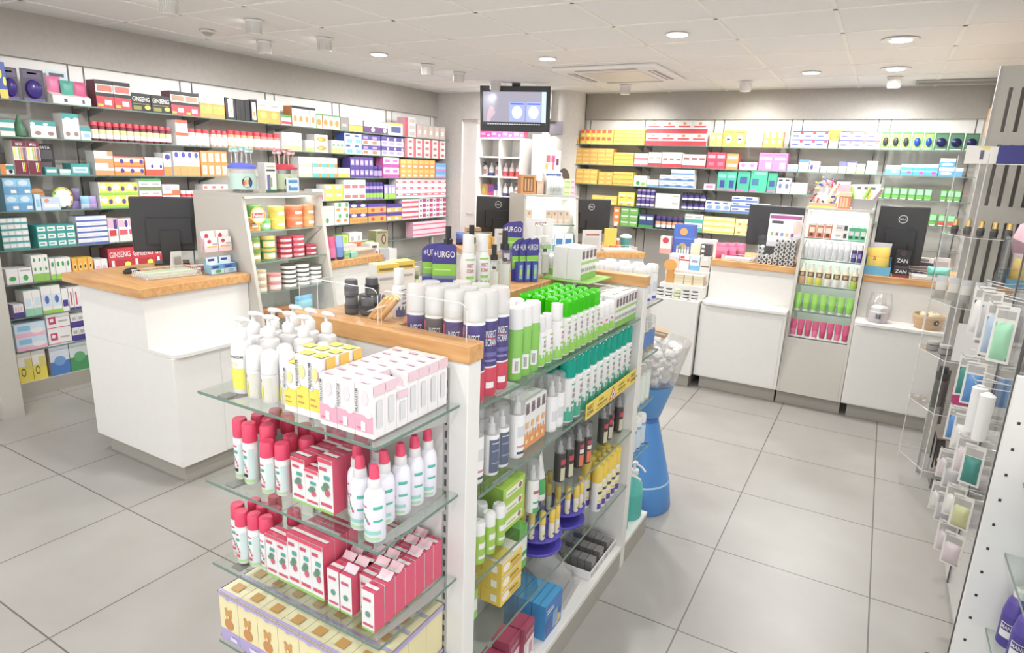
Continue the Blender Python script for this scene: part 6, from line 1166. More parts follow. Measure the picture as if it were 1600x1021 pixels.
for i, (k, kk) in enumerate((('#e4e0e6,w,w|0 .5 1 .8 #cfc8e0;.1 .1 .6 .25 #9ad0b0', 'grey-violet'), ('#efe6e6,w,w|0 .6 1 .7 #c8485a;.1 .75 .5 .9 #d83a4a', 'red-marked'), ('#cfe0ee,c,w|0 0 1 .35 #6ab0dc;.2 .55 .8 .7 #9a9ac8', 'pale blue'), ('#d8d2cc,e,e|.3 .75 .7 1 #efeae0 o;.1 .3 .9 .4 #6a6460', 'beige'))): box('wipes_box', st_r(.045+.082*i, 2, .045), 0, .078, .07, .115, k, kk+' upright box on the third step, right corner display')
box('display_box', st_r(.22, 3, .10), 0, .16, .14, .13, '#e2dedc,h,#d8d4d2|.4 .1 .6 .4 #a83a44 o;.1 .5 .9 .6 #6a6468;.1 .75 .5 .9 w', 'white display box with red seal, top of right corner display')
for i in range(5): put('balm_stick', [('stick', MB().lathe([(.009, 0, 'h'), (.009, .05, 'h')], 10).mesh('s')), ('cap', MB().lathe([(.0095, .0502, 'g' if i == 1 else 'e'), (.0095, .075, 'g' if i == 1 else 'e')], 10).mesh('c'))], st_r(.03+.022*i, 3, .03), 0, 'lip balm stick on the top step, right corner display, '+ORD[i]+' from left', 'stick', 'balm sticks on the right corner display')
for i in range(2): box('blue_box', Vector((-1.36, 5.16, .9605+.121*i)), 0, .16, .1, .12, '#3f6ac8,b,b|.3 .3 .7 .8 #d8a050 o;.05 .05 .95 .15 #6a8ad8', 'royal blue box with amber emblem, '+('lower', 'upper')[i]+', behind corner display', 'box', 'royal blue boxes')
box('lip_pack', Vector((-1.49, 5.12, .9605)), 0, .09, .06, .14, '#efdcd8,p,w|.2 .6 .8 .95 #c83048 o;0 0 1 .3 #e8a090', 'tall pack with red lips left of royal blue boxes')
box('cream_box', Vector((-1.24, 5.13, .9605)), 0, .09, .06, .10, '#e8dcb8,o,o', 'cream box right of the royal blue boxes')
for i in range(3): box('dark_box', Vector((-1.16, 5.10, .9605+.036*i)), 0, .08, .07, .035, '#4a4448,d,d|.1 .2 .4 .8 h', 'flat dark box by pink pouches, '+('bottom', 'middle', 'top')[i], 'box', 'flat dark boxes')
# right counter
def rc(x, y): return Vector((-1.07+x, 4.755+y, CZ))
for i in range(3): obj('pink_pouch', MB().pillow(.09, .12, .04, ['#e04a80', '#e8608e', '#ec80a4', '#e85a8a'], 0), None, rc(.05+.055*i, .27+.05*i), -.1, 'pink pouch at the left end of right counter, '+('front', 'middle', 'rear')[i], 'pouch', 'pink pouches on the right counter')
q = rc(.07, .185); wire_tray('white wire tray on the right counter beside the roll display', q, 0, .22, .13); papers('leaflets lying in the right counter wire tray', q, 0, .22, .13, ['w', 'h', 'w', '#d8d0dc'])
box('purple_box', rc(.12, .42), 0, .14, .05, .08, '#e8e4ec,v,w|0 .3 1 .6 #6a4a9a', 'white and purple box behind the right wire tray')
t = thing('roll_display', 'clear box of white paper rolls with poster on right counter', 'display', rc(.315, .19), 0)
obj('clear_box', MB().box(0, .27, 0, .004, 0, .17, 'acrylic').box(0, .004, .004, .13, 0, .2, 'acrylic').box(.266, .27, .004, .13, 0, .2, 'acrylic').box(0, .27, .126, .13, 0, .2, 'acrylic'), t)
obj('poster', MB().box(.04, .27, .14, .144, .12, .36, '#efecf0').rect(.045, .26, .325, .35, .1395, '#b04a9a').rect(.06, .14, .29, .31, .1395, 'd').add([(.235+.03*math.cos(2*PI*i/14), .1392, .27+.05*math.sin(2*PI*i/14)) for i in range(14)], [tuple(range(14))], '#f2cfc4').rect(.06, .08, .2, .225, .1394, '#8ab870').rect(.095, .115, .2, .225, .1394, '#b05a6a').rect(.13, .15, .2, .225, .1394, '#6a9ac8').rect(.165, .185, .2, .225, .1394, '#e0a84a').rect(.2, .22, .2, .225, .1394, '#8a5a9a'), t)
rl = MB(); rl.lathe([(.008, 0, 'd'), (.0085, .001, 'w'), (.0155, 0, 'w'), (.0155, .11, 'w'), (.0, .11, 'w')], 14)
rm = rl.mesh('roll')
for i in range(7):
    for j in range(6):
        if j > 1 and i in (1, 2) or (j > 3 and i == 0): continue
        obj('paper_roll', rm, None, rc(.336+.037*i, .196)+Vector((0, 0, .0165+.0318*j)), 0, 'white paper roll in clear box, '+ORD[i]+' column, '+ORD[j]+' up', 'roll', 'white paper rolls', (-PI/2, 0, 0))
monitor('black computer monitor behind the poster on right counter', rc(.37, .52), 0, .40, .31, False, .1)
# right tower roof
def tr(x, y, z=RZ): return Vector((-.468+x, 4.755+y, z))
t = thing('bracelet_display', 'ring display hung with colourful bead bracelets on right tower', 'display', tr(.10, .30, RZ+.0005), 0)
n = 24; obj('card_ring', MB().prism([(.075*math.cos(2*PI*i/n), .10+.09*math.sin(2*PI*i/n)) for i in range(n)], 0, .004, 'y', '#e6e2e0').rect(-.03, .03, .075, .125, -.0005, '#d0d4dc'), t)
obj('foot', MB().box(-.05, .05, 0, .06, 0, .012, '#e8c8a0'), t)
ks = ['y', 'r', 'm', 'b', 'y', 'x', 'r', 'N', 'Y', 'u']
for i in range(10):
    a = 2*PI*i/10+.2; b = MB()
    for j in range(5): b.lathe([(0, -.008, ks[(i+j//2) % 10]), (.009, 0, ks[(i+j//2) % 10]), (0, .008, ks[(i+j//2) % 10])], 8, (.055+.012*j*.9)*math.cos(a+.1*j), -.012); b.v[-24:] = [(x, y, z+.10+(.06+.012*j)*math.sin(a+.1*j)) for x, y, z in b.v[-24:]]
    obj('bead_bracelet', b, t)
box('flat_box', tr(.10, .225), 0, .17, .05, .03, '#f0a080,n,#f0d060|0 0 1 .4 #f0d04a', 'flat orange and yellow box before the bracelet ring')
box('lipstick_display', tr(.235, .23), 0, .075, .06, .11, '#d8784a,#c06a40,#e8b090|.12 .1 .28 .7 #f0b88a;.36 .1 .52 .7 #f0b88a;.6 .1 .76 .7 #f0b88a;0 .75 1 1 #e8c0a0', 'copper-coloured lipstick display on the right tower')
t = thing('tube_bin', 'grey tapered bin of colourful tubes on the right tower', 'bin', tr(.345, .30), 0)
obj('bin', MB().loft([[(-.06, -.05, 0), (.06, -.05, 0), (.06, .05, 0), (-.06, .05, 0)], [(-.085, -.06, .07), (.085, -.06, .07), (.085, .06, .07), (-.085, .06, .07)]], '#a8a6a6'), t); obj('header_card', MB().prism([(-.08, .07), (.08, .07), (.09, .175), (-.09, .165)], .055, .06, 'y', '#d8d6dc').rect(-.05, .06, .135, .15, .0545, '#5a5a64'), t)
for i, (x, k, a) in enumerate(((-.06, 'l', -.3), (-.03, 'w', .2), (.0, 'l', .35), (.03, 'y', -.1), (.055, 'e', .5), (.07, 'p', .45))): obj('tube', MB().lathe([(.009, 0, k), (.011, .06, k), (.008, .085, 'w' if k != 'w' else 'l')], 10), None, tr(.345+x, .28+.01*(i % 2), RZ+.0705), 0, ('lime', 'white', 'second lime', 'yellow', 'grey', 'pink')[i]+' tube sticking out of the grey bin', 'tube', None, (0, a, 0))
box('pink_card', tr(.215, .42), 0, .09, .03, .16, '#f0d4d8,p,w|0 .7 1 1 #eca0ac', 'pale pink card box behind the lipstick display')
# right tower niche
RW2 = TR
def niche(x, z, b=.0): return on_tower(TR, 0, x, z, b)
for i in range(3): box('orange_carton', niche(.06+.052*i, 1.2005, .02), 0, .048, .04, .10, '#d8855a,n,h|0 .0 1 .2 #c8684a;.15 .35 .85 .7 #f2d8c8;.3 .1 .7 .3 #5a2a20;.1 .85 .9 1 h', 'orange and white carton in lit niche, '+names[i], 'box', 'orange cartons in the lit niche')
for i in range(2): box('white_carton', niche(.245, 1.2005+.0515*i, .02), 0, .08, .04, .051, '#e8e4e2,w,w|.7 .2 .95 .8 d;.1 .4 .5 .6 e', 'white carton with dark figure in lit niche, '+('lower', 'upper')[i], 'box', 'white cartons in the lit niche')
for i in range(3): put('green_bottle', [('bottle', MB().box(-.018, .018, 0, .03, 0, .085, '#4fbf8a').rect(-.014, .014, .03, .06, -.0005, 'w').rect(-.01, .01, .01, .025, -.0006, '#2a4a3a').mesh('b')), ('cap', MB().lathe([(.009, .0852, 'w'), (.009, .105, 'w')], 12, 0, .015).mesh('c'))], niche(.308+.036*i, 1.2005, .03), 0, 'flat green bottle in the lit niche, '+names[i], 'bottle', 'green bottles in the lit niche')
CAN2 = [('can', MB().lathe([(.0165, 0, '#dcdcde'), (.018, .004, '#dcdcde'), (.018, .10, '#e4e4e6'), (.012, .115, '#e4e4e6')], 16).wrap(.0184, -.6, .6, .03, .08, '#cfcfd6').mesh('c')), ('cap', MB().lathe([(.012, .1152, 'w'), (.011, .13, 'w')], 12).mesh('k'))]
PUR2 = [('can', MB().lathe([(.0165, 0, '#4a3a80'), (.0165, .085, '#4a3a80')], 16).wrap(.0169, -.6, .6, .03, .06, 'v').mesh('c')), ('cap', MB().lathe([(.016, .0852, 'w'), (.015, .12, 'w')], 12).mesh('k'))]
for i in range(8): put('white_can', CAN2, niche(.042+.038*i, 1.0525, .03), 0, 'pale grey spray can in lit niche, '+ORD[i]+' from left', 'can', 'pale cans in the lit niche')
for i in range(2): put('purple_can', PUR2, niche(.347+.036*i-.0, 1.0525, .03), 0, 'purple can with white cap in lit niche, '+('left', 'right')[i], 'can', 'purple cans in the lit niche')
def syrup(k): return [('bottle', MB().lathe([(.022, 0, k), (.0235, .004, k), (.0235, .05, '#e0d8b8'), (.0235, .095, '#e0d8b8'), (.012, .122, 'h'), (.012, .13, 'h')], 16).wrap(.0239, -1, 1, .055, .09, '#6a4a34').wrap(.0241, -.5, .5, .062, .084, '#c8a880').mesh('b')), ('cap', MB().lathe([(.013, .1302, 'w'), (.013, .148, 'w')], 12).mesh('c'))]
for i, k in enumerate(('#d8a878', '#e8dc3a', '#e8e03a', '#f0ece0', '#f2efe8', '#f4f2ee', '#b8d83a')): put('shower_bottle', syrup(k), niche(.045+.055*i, .8725, .03), 0, 'bottle with brown label and white cap, lit niche, '+ORD[i]+' from left', 'bottle', 'brown-label bottles in the lit niche')
for i in range(7): put('green_tube', tube(.046, .125, '#7cc63a', '#8ed24a', 'w', .012), niche(.045+.055*i, .6855, .03), 0, 'lime green tube standing in lit niche, '+ORD[i]+' from left', 'tube', 'lime tubes in the lit niche')
for i in range(8): put('pink_tube', tube(.04, .125, '#c83068' if i % 3 else '#e86a9a', '#d8447a', 'w', .012), niche(.042+.048*i, .4975, .03), 0, 'magenta tube in the bottom of lit niche, '+ORD[i]+' from left', 'tube', 'magenta tubes in the lit niche')
# far right counter
def rr(x, y, z=CZ): return Vector((-.045+x, 4.755+y, z))
monitor('black monitor with white emblem on the far right counter', rr(.18, .44), 0, .3, .40, True, .06)
t = thing('sweet_tray', 'blue counter tray holding yellow sweet bags', 'tray', rr(.075, .19), 0); obj('tray', MB().box(-.08, .08, 0, .1, 0, .004, '#4aa0c8').box(-.08, .08, 0, .003, .004, .06, '#5ab0d8').box(-.08, -.077, .003, .1, .004, .07, '#4aa0c8').box(.077, .08, .003, .1, .004, .07, '#4aa0c8').box(-.077, .077, .097, .1, .004, .12, '#4aa0c8'), t)
for i, (x, y, k, a) in enumerate(((-.01, .022, ['#ecc41e', '#f2d23a', '#e8b82a'], .1), (.008, .052, ['#f0c820', '#ecc030', '#f2d648'], -.2), (.0, .08, ['#e8c8c0', '#d8d0d4', '#c8c4cc'], 0))): obj('sweet_bag', MB().pillow(.13, .15+.03*i, .03-.008*(i == 2), k).text('S...' if 0 else 'S', -.02, .11+.02*i, .03, -.018, '#c8304a', .03), None, rr(.075+x, .19+y, CZ+.0045), 0, ('front yellow', 'rear yellow', 'pale silver')[i]+' sweet bag standing in the blue tray', 'bag', None, (0, a*.5, 0))
for i in range(2): box('black_box', rr(.215, .19+.075*i, CZ), 0, .085, .06, .075+.10*i, ('#241c20,k,k|.0 .0 1 .25 #8a2438;.1 .85 .9 .97 #5a4a4e|ZAN@.5 .55 .3 w .8', '#241c20,k,k|.3 .78 .7 1 #4a3034 o;.1 .08 .45 .3 #3a4a3a;.55 .1 .9 .3 #4a3a3a|ZAN@.5 .6 .15 w .75')[i], 'black box lettered in white beside the blue tray, '+('short front', 'tall rear')[i]+' one', 'box')
q = rr(.27, .18); wire_tray('white wire tray at the right end of far right counter', q, 0, .26, .17); papers('papers lying in the far right wire tray', q, 0, .26, .17, ['w', '#d8d2cc', 'w', 'h'])
obj('teal_bag', MB().pillow(.13, .06, .1, ['#3fa890', '#5fc4ae', '#7fd4c2']), None, rr(.43, .26, CZ+.026), 0, 'teal plastic pack lying on the far right wire tray', 'pack')
t = box('notice_box', Vector((.28, 6.70, 1.012+.0)), 0, .01, .01, .01, 'w', 'x') if 0 else None
for i in range(2): box('blue_band_box', rr(.335, .52, CZ+.056*i), 0, .15, .06, .055, '#e6e2e4,h,w|0 0 1 .45 #3f4a80;.1 .6 .8 .85 #8a8a98', 'white box with navy band behind far right tray, '+('lower', 'upper')[i], 'box', 'navy-banded boxes')
box('red_band_box', rr(.46, .52), 0, .09, .06, .12, '#dcd6d8,e,e|0 0 1 .3 #b83a50;.1 .5 .9 .8 #b0aab0', 'grey box with red foot behind far right tray')
# things on the far right ledge
LG = .6825
t = thing('pot_bag', 'clear gift bag holding a white pot on the far right ledge', 'bag', Vector((.085, 4.84, LG)), 0)
obj('pot', MB().lathe([(.05, 0, '#cfc4cc'), (.06, .02, '#d8ccd6'), (.055, .07, '#e0d8e0'), (.05, .075, 'w'), (.05, .1, 'w'), (.04, .108, 'w')], 22).wrap(.0605, -.25, .25, .03, .06, 'd'), t); obj('clear_bag', MB().loft([[(.07*math.cos(2*PI*i/16), .06*math.sin(2*PI*i/16), .0) for i in range(16)], [(.075*math.cos(2*PI*i/16), .065*math.sin(2*PI*i/16), .1) for i in range(16)], [(.06*math.cos(2*PI*i/16), .02*math.sin(2*PI*i/16), .2) for i in range(16)]], 'film'), t)
t = thing('wooden_basket', 'round wooden chip basket with dark label on far right ledge', 'basket', Vector((.37, 4.85, LG)), 0)
b = MB(); b.lathe([(.07, 0, '#c8a070'), (.085, .04, '#d0a878'), (.09, .075, '#e0c090'), (.092, .092, '#d8b888'), (.088, .092, '#c8a878'), (.066, .012, '#b89060')], 28); obj('basket', b, t); obj('label_disc', MB().add([(.0862*math.sin(.5+.2*math.cos(2*PI*i/14)), -.0862*math.cos(.5+.2*math.cos(2*PI*i/14))-.004, .052+.018*math.sin(2*PI*i/14)) for i in range(14)], [tuple(range(14))], 'k').text('B', .043, .052, .012, -.083, 'w'), t)
for i in range(5): obj('bath_ball', MB().lathe([(0, -.022, '#d8c8a0'), (.018, -.012, '#d8c8a0'), (.022, 0, '#e0d4b0'), (.018, .012, '#d8c8a0'), (0, .022, '#d8c8a0')], 10), None, Vector((.37+.04*math.cos(i*1.26), 4.85+.04*math.sin(i*1.26), LG+.085)), 0, 'small beige ball in the wooden basket', 'ball', 'beige balls in the wooden basket')
# passage behind the television
t = thing('storage_cabinet', 'white open shelf cabinet in the passage behind the television', 'cabinet', (-4.545, 6.99, 0), 0)
for x in (0, .30, .60): obj('side_panel', MB().box(x, x+.018, 0, .3, 0, 1.93, 'panel'), t)
obj('back_panel', MB().box(0, .618, .3, .31, 0, 1.93, 'panel'), t)
CS = [.99, 1.24, 1.485, 1.725, 1.95]
for z in CS:
    for x0, x1 in ((.018, .30), (.318, .60)): obj('shelf', MB().box(x0 if z < 1.9 else x0-.018, x1 if z < 1.9 else x1+.018, 0, .3, z-.02, z, 'panel'), t)
def pc(x, y, z): return Vector((-4.545+x, 6.99+y, z))
for i in range(4): box('magenta_box', pc(.07+.16*i, .04, 1.9505), 0, .155, .1, .085, '#d8308a,m,m|.1 .4 .5 .7 #f08ab8;.7 .2 .9 .5 w o', 'magenta box on top of the passage cabinet, '+ORD[i]+' from left', 'box', 'magenta boxes on the passage cabinet')
SB = [('bottle', MB().lathe([(.035, 0, 'w'), (.036, .1, 'w'), (.015, .13, 'w')], 14).wrap(.0365, -.8, .8, .02, .08, '#c88a90').mesh('b')), ('trigger', MB().lathe([(.014, .1302, 'd'), (.012, .17, 'd')], 10).tube([(0, 0, .165), (0, -.05, .16)], .008, 'd', 6).mesh('t'))]
SB2 = [('bottle', MB().lathe([(.032, 0, '#3f4a90'), (.033, .04, 'w'), (.033, .1, 'w'), (.012, .13, 'w')], 14).mesh('b')), ('cap', MB().lathe([(.014, .1302, 'w'), (.012, .16, 'w')], 10).mesh('c'))]
SB3 = [('bottle', MB().lathe([(.034, 0, '#d83a44'), (.034, .06, '#e8d8d8'), (.034, .1, '#e8d8d8'), (.012, .13, 'w')], 14).mesh('b')), ('cap', MB().lathe([(.014, .1302, 'w'), (.012, .16, 'w')], 10).mesh('c'))]
for i in range(6): put('cleaning_bottle', SB if i in (0, 2) else SB3 if i > 2 else SB2, pc((.065, .155, .25, .365, .455, .55)[i], .08, 1.4855), 0, 'bottle on upper passage cabinet shelf, '+ORD[i]+' from left', 'bottle', 'bottles on the upper passage shelf')
for i in range(3): put('cleaning_bottle', SB2 if i < 2 else SB, pc(.37+.085*i, .08, 1.2405), 0, 'blue-footed bottle on the middle passage shelf, '+ORD[i]+' from left', 'bottle', 'bottles on the middle passage shelf')
for i, k in enumerate(('#d8a84a,a,a|.1 .2 .6 .7 #d8d03a o', '#c84a80,m,m|.1 .3 .9 .8 #8a4ab0', 'w,w,w|0 .5 1 1 #4a4aa0')): box('carton', pc(.07+.09*i, .06, 1.2405), 0, .083, .1, .14, k, ('ochre', 'pink', 'white and blue')[i]+' carton on middle passage cabinet shelf')
for i in range(4): box('carton', pc((.08, .2, .39, .51)[i], .06, .9905), 0, .1, .1, (.16, .15, .09, .09)[i], ('w,w,w|.1 .4 .9 .6 #3a3a60', '#8a3a80,u,u|0 0 1 .3 #e85a50', '#6a3a90,u,u|.2 .2 .5 .8 #e86a8a', '#5a4aa0,u,u|.2 .2 .5 .8 #e86a8a')[i], ('white', 'plum and red', 'violet', 'blue-violet')[i]+' carton on the lower passage shelf')
t = obj('white_locker', MB().box(0, .28, 0, .3, .0, 2.0, 'panel').box(.135, .145, -.002, 0, .02, 1.98, 'e'), None, (-3.86, 7.15, 0), 0, 'tall white locker at right in the passage', 'locker')
obj('grey_poster', MB().box(-.085, .085, 0, .004, 0, .14, '#77727a'), None, (-3.31, 6.652, 1.975), 0, 'dark grey poster on the column right of the television', 'poster')
obj('brown_oval', MB().prism([(.05*math.cos(2*PI*i/20), .10*math.sin(2*PI*i/20)) for i in range(20)], 0, .015, 'y', '#5a4638'), None, ct(.38, .42, RZ+.1), .5, 'dark brown oval shape standing at right end of the centre tower roof', 'panel')  # plain brown oval of unclear identity, set on the tower roof
obj('oval_stem', MB().tube([(0, 0, 0), (0, 0, .41)], .01, 'd'), None, (-2.95, 6.47, .0), 0) if 0 else None

# ================================================================== RIGHT WALL: SLOTTED PANEL, ACRYLIC STAND, HOOKS, NEAR SHELF
PY0 = 4.05
t = thing('slotted_panel', 'tall light grey panel with vertical slots, right edge of the shop', 'panel', (.405, PY0, 0), 0)
pw = .34; b = MB(); xs = [0, .035]
n = 6; cols = [.0]+sum([[.04+.05*i, .058+.05*i] for i in range(n)], [])+[pw]
for i in range(0, len(cols)-1, 2): b.box(cols[i], cols[i+1], 0, .018, .12, 2.17, 'greylam')
zs = [.12, .30, .62, .70, 1.02, 1.10, 1.42, 1.50, 1.80, 1.86, 2.17]
for i in range(1, len(cols)-1, 2):
    for j in range(0, len(zs)-1, 2): b.box(cols[i], cols[i+1], 0, .018, zs[j], zs[j+1], 'greylam')
    b.box(cols[i], cols[i+1], 0, .018, 2.07, 2.17, 'greylam')
obj('slotted_board', b, t)
obj('post', MB().box(-.012, .0, -.002, .03, .0, 2.17, 'e'), t); obj('dark_backing', MB().box(.0, pw, .10, .11, .12, 2.16, 's'), t)
b = MB(); obj('wood_fascia', MB().box(.62, .75, 4.18, 6.6, 1.98, 2.2, 'a'), None, (0, 0, 0), 0, 'pale wood fascia along the right wall above the slotted panel', 'fascia')
for i, y in enumerate((4.5, 4.95, 5.45)): obj('white_rack_panel', MB().box(.565, .745, 0, .02, .3, 1.975-.02*i, 'lam'), None, (0, y, 0), 0, 'white rack divider on the right wall, '+('nearest', 'middle', 'farthest')[i]+' of three', 'panel')
t = obj('blue_sign', MB().box(0, .20, 0, .006, 0, .085, '#2a2a86').rect(.0, .2, .0, .004, -.0005, 'h').text('Vi', .155, .045, .04, -.0008, 'w', .05), None, (.415, PY0-.365, 1.695), 0, 'dark blue brand sign board on the acrylic stand', 'sign')
obj('white_sign', MB().prism([(0, 0), (.16, -.0), (.16, .075), (0, .085)], 0, .005, 'y', 'h').add([(.05, -.0006, .08), (.115, -.0006, .076), (.115, -.0006, .06)], [(0, 1, 2)], '#e8d85a').box(.075, .09, -.003, 0, .02, .06, '#5a5a78'), None, (.305, PY0-.22, 1.70), -.75, 'white sign board with blue mark left of the blue sign', 'sign')
A = thing('acrylic_display', 'clear acrylic tiered display before the slotted panel at right', 'display', (0, 0, 0))
HEX = [(.285, PY0-.03), (.285, PY0-.14), (.385, PY0-.36), (.74, PY0-.36), (.74, PY0-.03)]
def hexshelf(z):
    s = obj('tier', MB().prism(HEX, z-.006, z, 'z', 'acrylic'), A)
    obj('tier_edge', MB().tube([(x, y, z-.003) for x, y in HEX], .0016, 'acedge', 5, True), s)
AZ = [.16, .47, .75, 1.02, 1.36]
for z in AZ: hexshelf(z)
for (x0, y0), (x1, y1) in zip(HEX[:3], HEX[1:4]):
    s = obj('wall_pane', MB().add([(x0, y0, .16), (x1, y1, .16), (x1, y1, 1.69), (x0, y0, 1.69)], [(0, 1, 2, 3)], 'acrylic'), A) if (x0, y0) != HEX[2] else None
for x, y in HEX[1:3]: obj('corner_rod', MB().tube([(x, y, .12), (x, y, 1.74)], .0022, 'acedge', 6), A)
obj('foot', MB().box(.45, .7, PY0-.2, PY0-.05, 0, .153, 'acrylic'), A)
CS2 = [('flacon', MB().lathe([(.015, 0, '#3c3a38'), (.017, .025, '#55504c'), (.014, .04, '#55504c')], 14).mesh('f')), ('cap', MB().lathe([(.0115, .0402, 'gold'), (.0115, .07, 'gold')], 12).mesh('c'))]
for i in range(6): put('nail_flacon', CS2, (.33+.05*i, PY0-.14-.035*min(i, 4), 1.3605), 0, 'small dark flacon with gold cap on acrylic stand, '+ORD[i]+' from left', 'flacon', 'gold-capped flacons')
box('dark_box', (.66, PY0-.30, 1.3605), 0, .10, .12, .16, '#3a3838,k,k|.1 .3 .9 .35 d', 'tall dark box right of the gold-capped flacons')
for i, (k, d) in enumerate((('#e0a8c8,p,P|.1 .3 .9 .7 #c86aa0', 'lower pink'), ('#e8bcd4,p,P|.2 .3 .8 .7 #d07aa8', 'upper pink'))): box('pink_box', (.42, PY0-.10, 1.63+.062*i-.28+.01), 0, .08, .05, .06, k, d+' box hanging high in the acrylic stand') if 0 else None
for i in range(7):
    a = i*.9; obj('glove_bag', MB().pillow(.05, .12, .02, ['e', 'h', 'f'] if i < 5 else ['#d8c84a', '#e4d86a', '#d8c84a'], 0), None, (.325+.05*i, PY0-.12-.045*min(i, 3)*(i<4)-.1*(i>3), 1.021), .3*i, ('grey wrapped sachet in acrylic stand, '+ORD[i]+' from left') if i < 5 else ('yellow wrapped sachet in acrylic stand, '+('left', 'right')[i-5]), 'sachet', 'wrapped sachets', (0, 0, .3*math.sin(a)))
obj('black_tray', MB().box(0, .24, 0, .14, 0, .03, 'k').box(.01, .23, .01, .13, .03, .034, 'd'), None, (.46, PY0-.335, 1.0205), 0, 'black cosmetics tray along front of the acrylic stand', 'tray') if 0 else None
obj('black_case', MB().prism([(0, 0), (.12, 0), (.12, .17), (.04, .2), (0, .1)], 0, .12, 'x', '#2a2a2c'), None, (.52, PY0-.34, 1.0205), 0, 'black upright case on the acrylic stand above hooks', 'case')
box('white_card', (.47, PY0-.33, .7505), 0, .12, .004, .19, '#e2e0de,h,h|.65 .55 .85 .7 s', 'white card standing on the third acrylic tier', 'card'); obj('black_bag', MB().pillow(.1, .2, .06, ['k', '#2c2c30', 'k']), None, (.60, PY0-.30, .7505), 0, 'black crumpled bag beside white card on acrylic tier', 'bag')
for i in range(2): put('glass_jar', jar_spec(.03, .05, 'd', 'e', 's', 's', .3), (.34+.05*i, PY0-.16-.06*i, .7505), 0, 'small grey jar on the third acrylic tier, '+('left', 'right')[i], 'jar', 'grey jars on the third tier')
t = thing('pink_pocket', 'magenta leaflet pocket on the second acrylic tier', 'pocket', (.53, PY0-.30, .4705), .35)
obj('pocket', MB().prism([(-.07, 0), (.07, 0), (.08, .13), (.06, .13), (.05, .10), (-.05, .10), (-.06, .15), (-.08, .15)], 0, .03, 'y', '#c02a78'), t); obj('insert', MB().box(-.045, .05, .01, .02, .08, .19, 'w'), t)
put('dark_bottle', [('bottle', MB().lathe([(.03, 0, '#55524f'), (.03, .13, '#55524f'), (.024, .15, '#3a3836'), (.03, .16, '#3a3836'), (.03, .19, '#3a3836')], 16).mesh('b')), ('cap', MB().lathe([(.02, .1905, '#2a2a2a'), (.02, .22, '#2a2a2a')], 12).mesh('c'))], (.40, PY0-.24, .4705), 0, 'dark grey bottle left of the magenta pocket', 'bottle')
for i in range(4): obj('clear_clip', MB().lathe([(0, 0, 'film'), (.02, .008, 'bottle_clear'), (.012, .02, 'film'), (0, .024, 'film')], 10), None, (.315+.03*i, PY0-.12-.055*i, .4705), 0, 'small clear clip pack on the second acrylic tier, '+ORD[i]+' from left', 'clip', 'clear clips')
t = thing('wire_stand', 'dark wire stand with brown brushes on the lowest acrylic tier', 'rack', (.43, PY0-.30, .1605), 0); b = MB()
for i in range(6): b.tube([(.03*i, .0, .15), (.03*i+.01, .14, .15)], .003, 'k', 5)
for x in (0, .18): b.tube([(x, 0, 0), (x, 0, .15), (x, .14, .15), (x, .14, 0)], .004, 'k', 5)
obj('wire_frame', b, t); b = MB(); b.box(0, .16, .02, .12, .154, .16, '#8a7668'); obj('slatted_top', b, t)
for i, (x, k) in enumerate(((.02, '#3a302c'), (.08, '#8a4a34'), (.13, '#6a4236'))): obj('brush', MB().box(-.02, .02, 0, .03, 0, .14, k).add([(.014*math.cos(2*PI*j/12), -.0006, .035+.016*math.sin(2*PI*j/12)) for j in range(12)], [tuple(range(12))], '#d8b08a'), None, (.445+x, PY0-.27+.0*i, .1625), 0, ('black', 'copper brown', 'dark brown')[i]+' brush box leaning in the wire stand', 'box', None, (-.15, .35 if i else -.1, 0))
# the hook stand nearer the camera
HX = .425
t = thing('hook_stand', 'tall clear panel stand with chrome hooks at right edge', 'stand', (HX, 0, 0))
obj('clear_panel', MB().box(-.002, .002, 2.33, 3.05, .16, 1.42, 'acrylic'), t)
for y, z0 in ((2.33, .02), (2.62, .16), (3.05, .16)): obj('post', MB().tube([(0, y, z0), (0, y, 1.44)], .005, 'd', 6), t)
obj('foot_plate', MB().box(-.06, .02, 2.30, 2.36, 0, .02, 'd'), t); 
HK = []
for j, z in enumerate((1.24, .98, .78, .60, .46)):
    for i, y in enumerate((2.40, 2.48, 2.72, 2.82)):
        obj('hook', MB().tube([(0, y, z), (-.075, y, z), (-.085, y, z+.012)], .002, 'metal', 6), t)
        obj('hook_tag', MB().tube([(0, y, z+.02), (-.06, y, z+.03)], .0014, 'w', 5), t); HK.append((y, z, i, j))
KC = [('#9ad8b0', 'mint green'), ('#a8bcd4', 'pale blue'), ('#e4e0dc', 'white'), ('#d8c8cc', 'rosy'), ('#b8b4b8', 'grey'), ('#2f8a80', 'dark teal'), ('#4a8ac8', 'blue'), ('#c8c890', 'straw')]
pick = {0: [0, 1, 4, 2], 1: [2, 2, 6, 5], 2: [5, 3, 2, 6], 3: [7, 2, 4, 3], 4: [3, 3, 4, 2]}
for y, z, i, j in HK:
    k, nm = KC[pick[j][i]]; w, h = .06, (.17, .15, .13, .11, .11)[j]
    sp = [('card', MB().box(-w/2, w/2, 0, .001, -h, .01, 'h').rect(-w*.4, w*.4, -.03, -.005, -.0005, 'e').mesh('card')), ('blister', MB().pillow(w*.8, h*.7, .03, [k, k], -h*.95).mesh('blister'))]
    if j == 1 and i < 2: sp = [('roll', MB().lathe([(.02, -.17, 'w'), (.022, -.02, 'w'), (.008, -.01, 'w')], 12).mesh('roll'))]
    put('hanging_pack', sp, (HX-.045-.012*(i % 2), y, z-.004 if j != 1 or i > 1 else z-.004), PI/2*.0+.15*(i-1)-.3, nm+' pack hanging on '+('top', 'second', 'third', 'fourth', 'lowest')[j]+' hook row, '+('nearest', 'second', 'third', 'farthest')[i], 'pack')
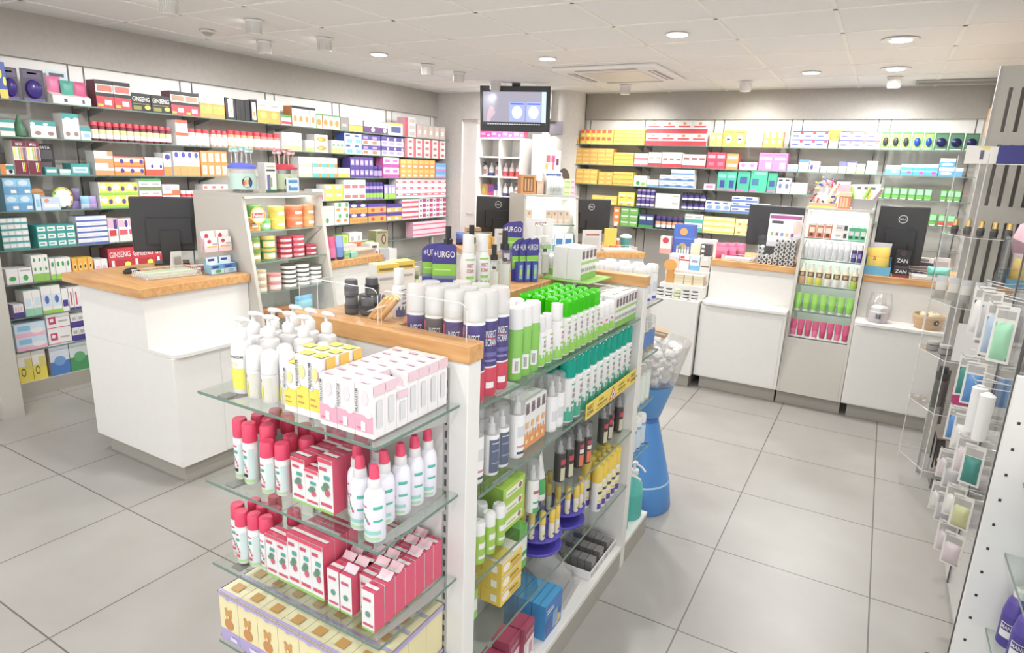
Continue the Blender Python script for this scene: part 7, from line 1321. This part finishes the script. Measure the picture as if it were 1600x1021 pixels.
obj('bath_puff', MB().lathe([(0, -.07, '#e8a8b8'), (.04, -.05, '#e8b0c0'), (.05, 0, '#ecc0cc'), (.035, .06, '#e8a8b8'), (0, .08, '#e8a8b8')], 14), None, (.50, 3.1, 1.40), 0, 'pink bath puff hanging at the right edge above hooks', 'sponge')
# near shelf unit at the lower right corner
t = thing('wall_unit', 'white shelf unit with green glass shelves at lower right corner', 'shelf', (0, 0, 0))
obj('side_panel', MB().box(.35, .75, 1.9, 1.92, 0, 1.15, 'lam'), t); obj('back_panel', MB().box(.735, .75, 1.2, 1.9, 0, 1.15, 'lam'), t)
b = MB()
for i in range(14): b.box(.37, .376, 1.8985, 1.9, .12+.07*i, .127+.07*i, 'k')
obj('peg_holes', b, t)
for z in (.46, .685, .885):
    s = obj('glass_shelf', MB().box(.41, .735, 1.25, 1.897, z-.008, z, 'glass'), t); obj('shelf_edge', MB().box(.4088, .41, 1.25, 1.897, z-.008, z, 'edge'), s)
VB = [('bottle', MB().lathe([(.026, 0, '#4a3a9a'), (.03, .005, '#4a3a9a'), (.03, .09, '#5a46a8'), (.024, .125, '#6a50b0'), (.018, .14, '#7a5cb8')], 18).wrap(.0304, -.8, .6, .03, .07, 'w').wrap(.0308, -.7, .5, .05, .068, '#3a2c80').round_text('MANIX', .0312, .059, .011, -.1, 'w', .035).mesh('b')), ('cap', MB().lathe([(.017, .1402, 'h'), (.016, .16, 'h'), (.01, .165, 'h')], 14).mesh('c'))]
for i, (x, y) in enumerate(((.452, 1.85), (.462, 1.775), (.475, 1.70), (.53, 1.83), (.54, 1.75))): put('violet_bottle', VB, (x, y, .4605), -.4, 'violet gel bottle with white cap on near shelf, '+ORD[i]+('' if i == 0 else '')+(' in the front row' if i < 3 else ' counted, inner row'), 'bottle', 'violet gel bottles')
for i in range(4): box('blue_carton', (.455+.004*i, 1.85-.075*i, .6855), -PI/2+.0, .07, .05, .15, '#3a3f66,N,N|0 .0 1 .4 #8fc4dc;.2 .1 .6 .5 w o;.2 .7 .6 .85 #8a8ab8 o;.1 .88 .9 .95 #6a6a98', 'navy and sky-blue carton on near shelf, '+('farthest', 'second', 'third', 'nearest')[i], 'box', 'navy cartons on the near shelf')
for i in range(3): box('white_carton', (.455, 1.84-.08*i, .8855), -PI/2, .075, .05, .1, '#eceaea,w,w|0 .3 .4 .6 #7a5ab0;.4 .1 .9 .3 #d8a8b8', 'white and violet carton on upper near shelf, '+('farthest', 'middle', 'nearest')[i], 'box', 'white cartons on the near shelf')
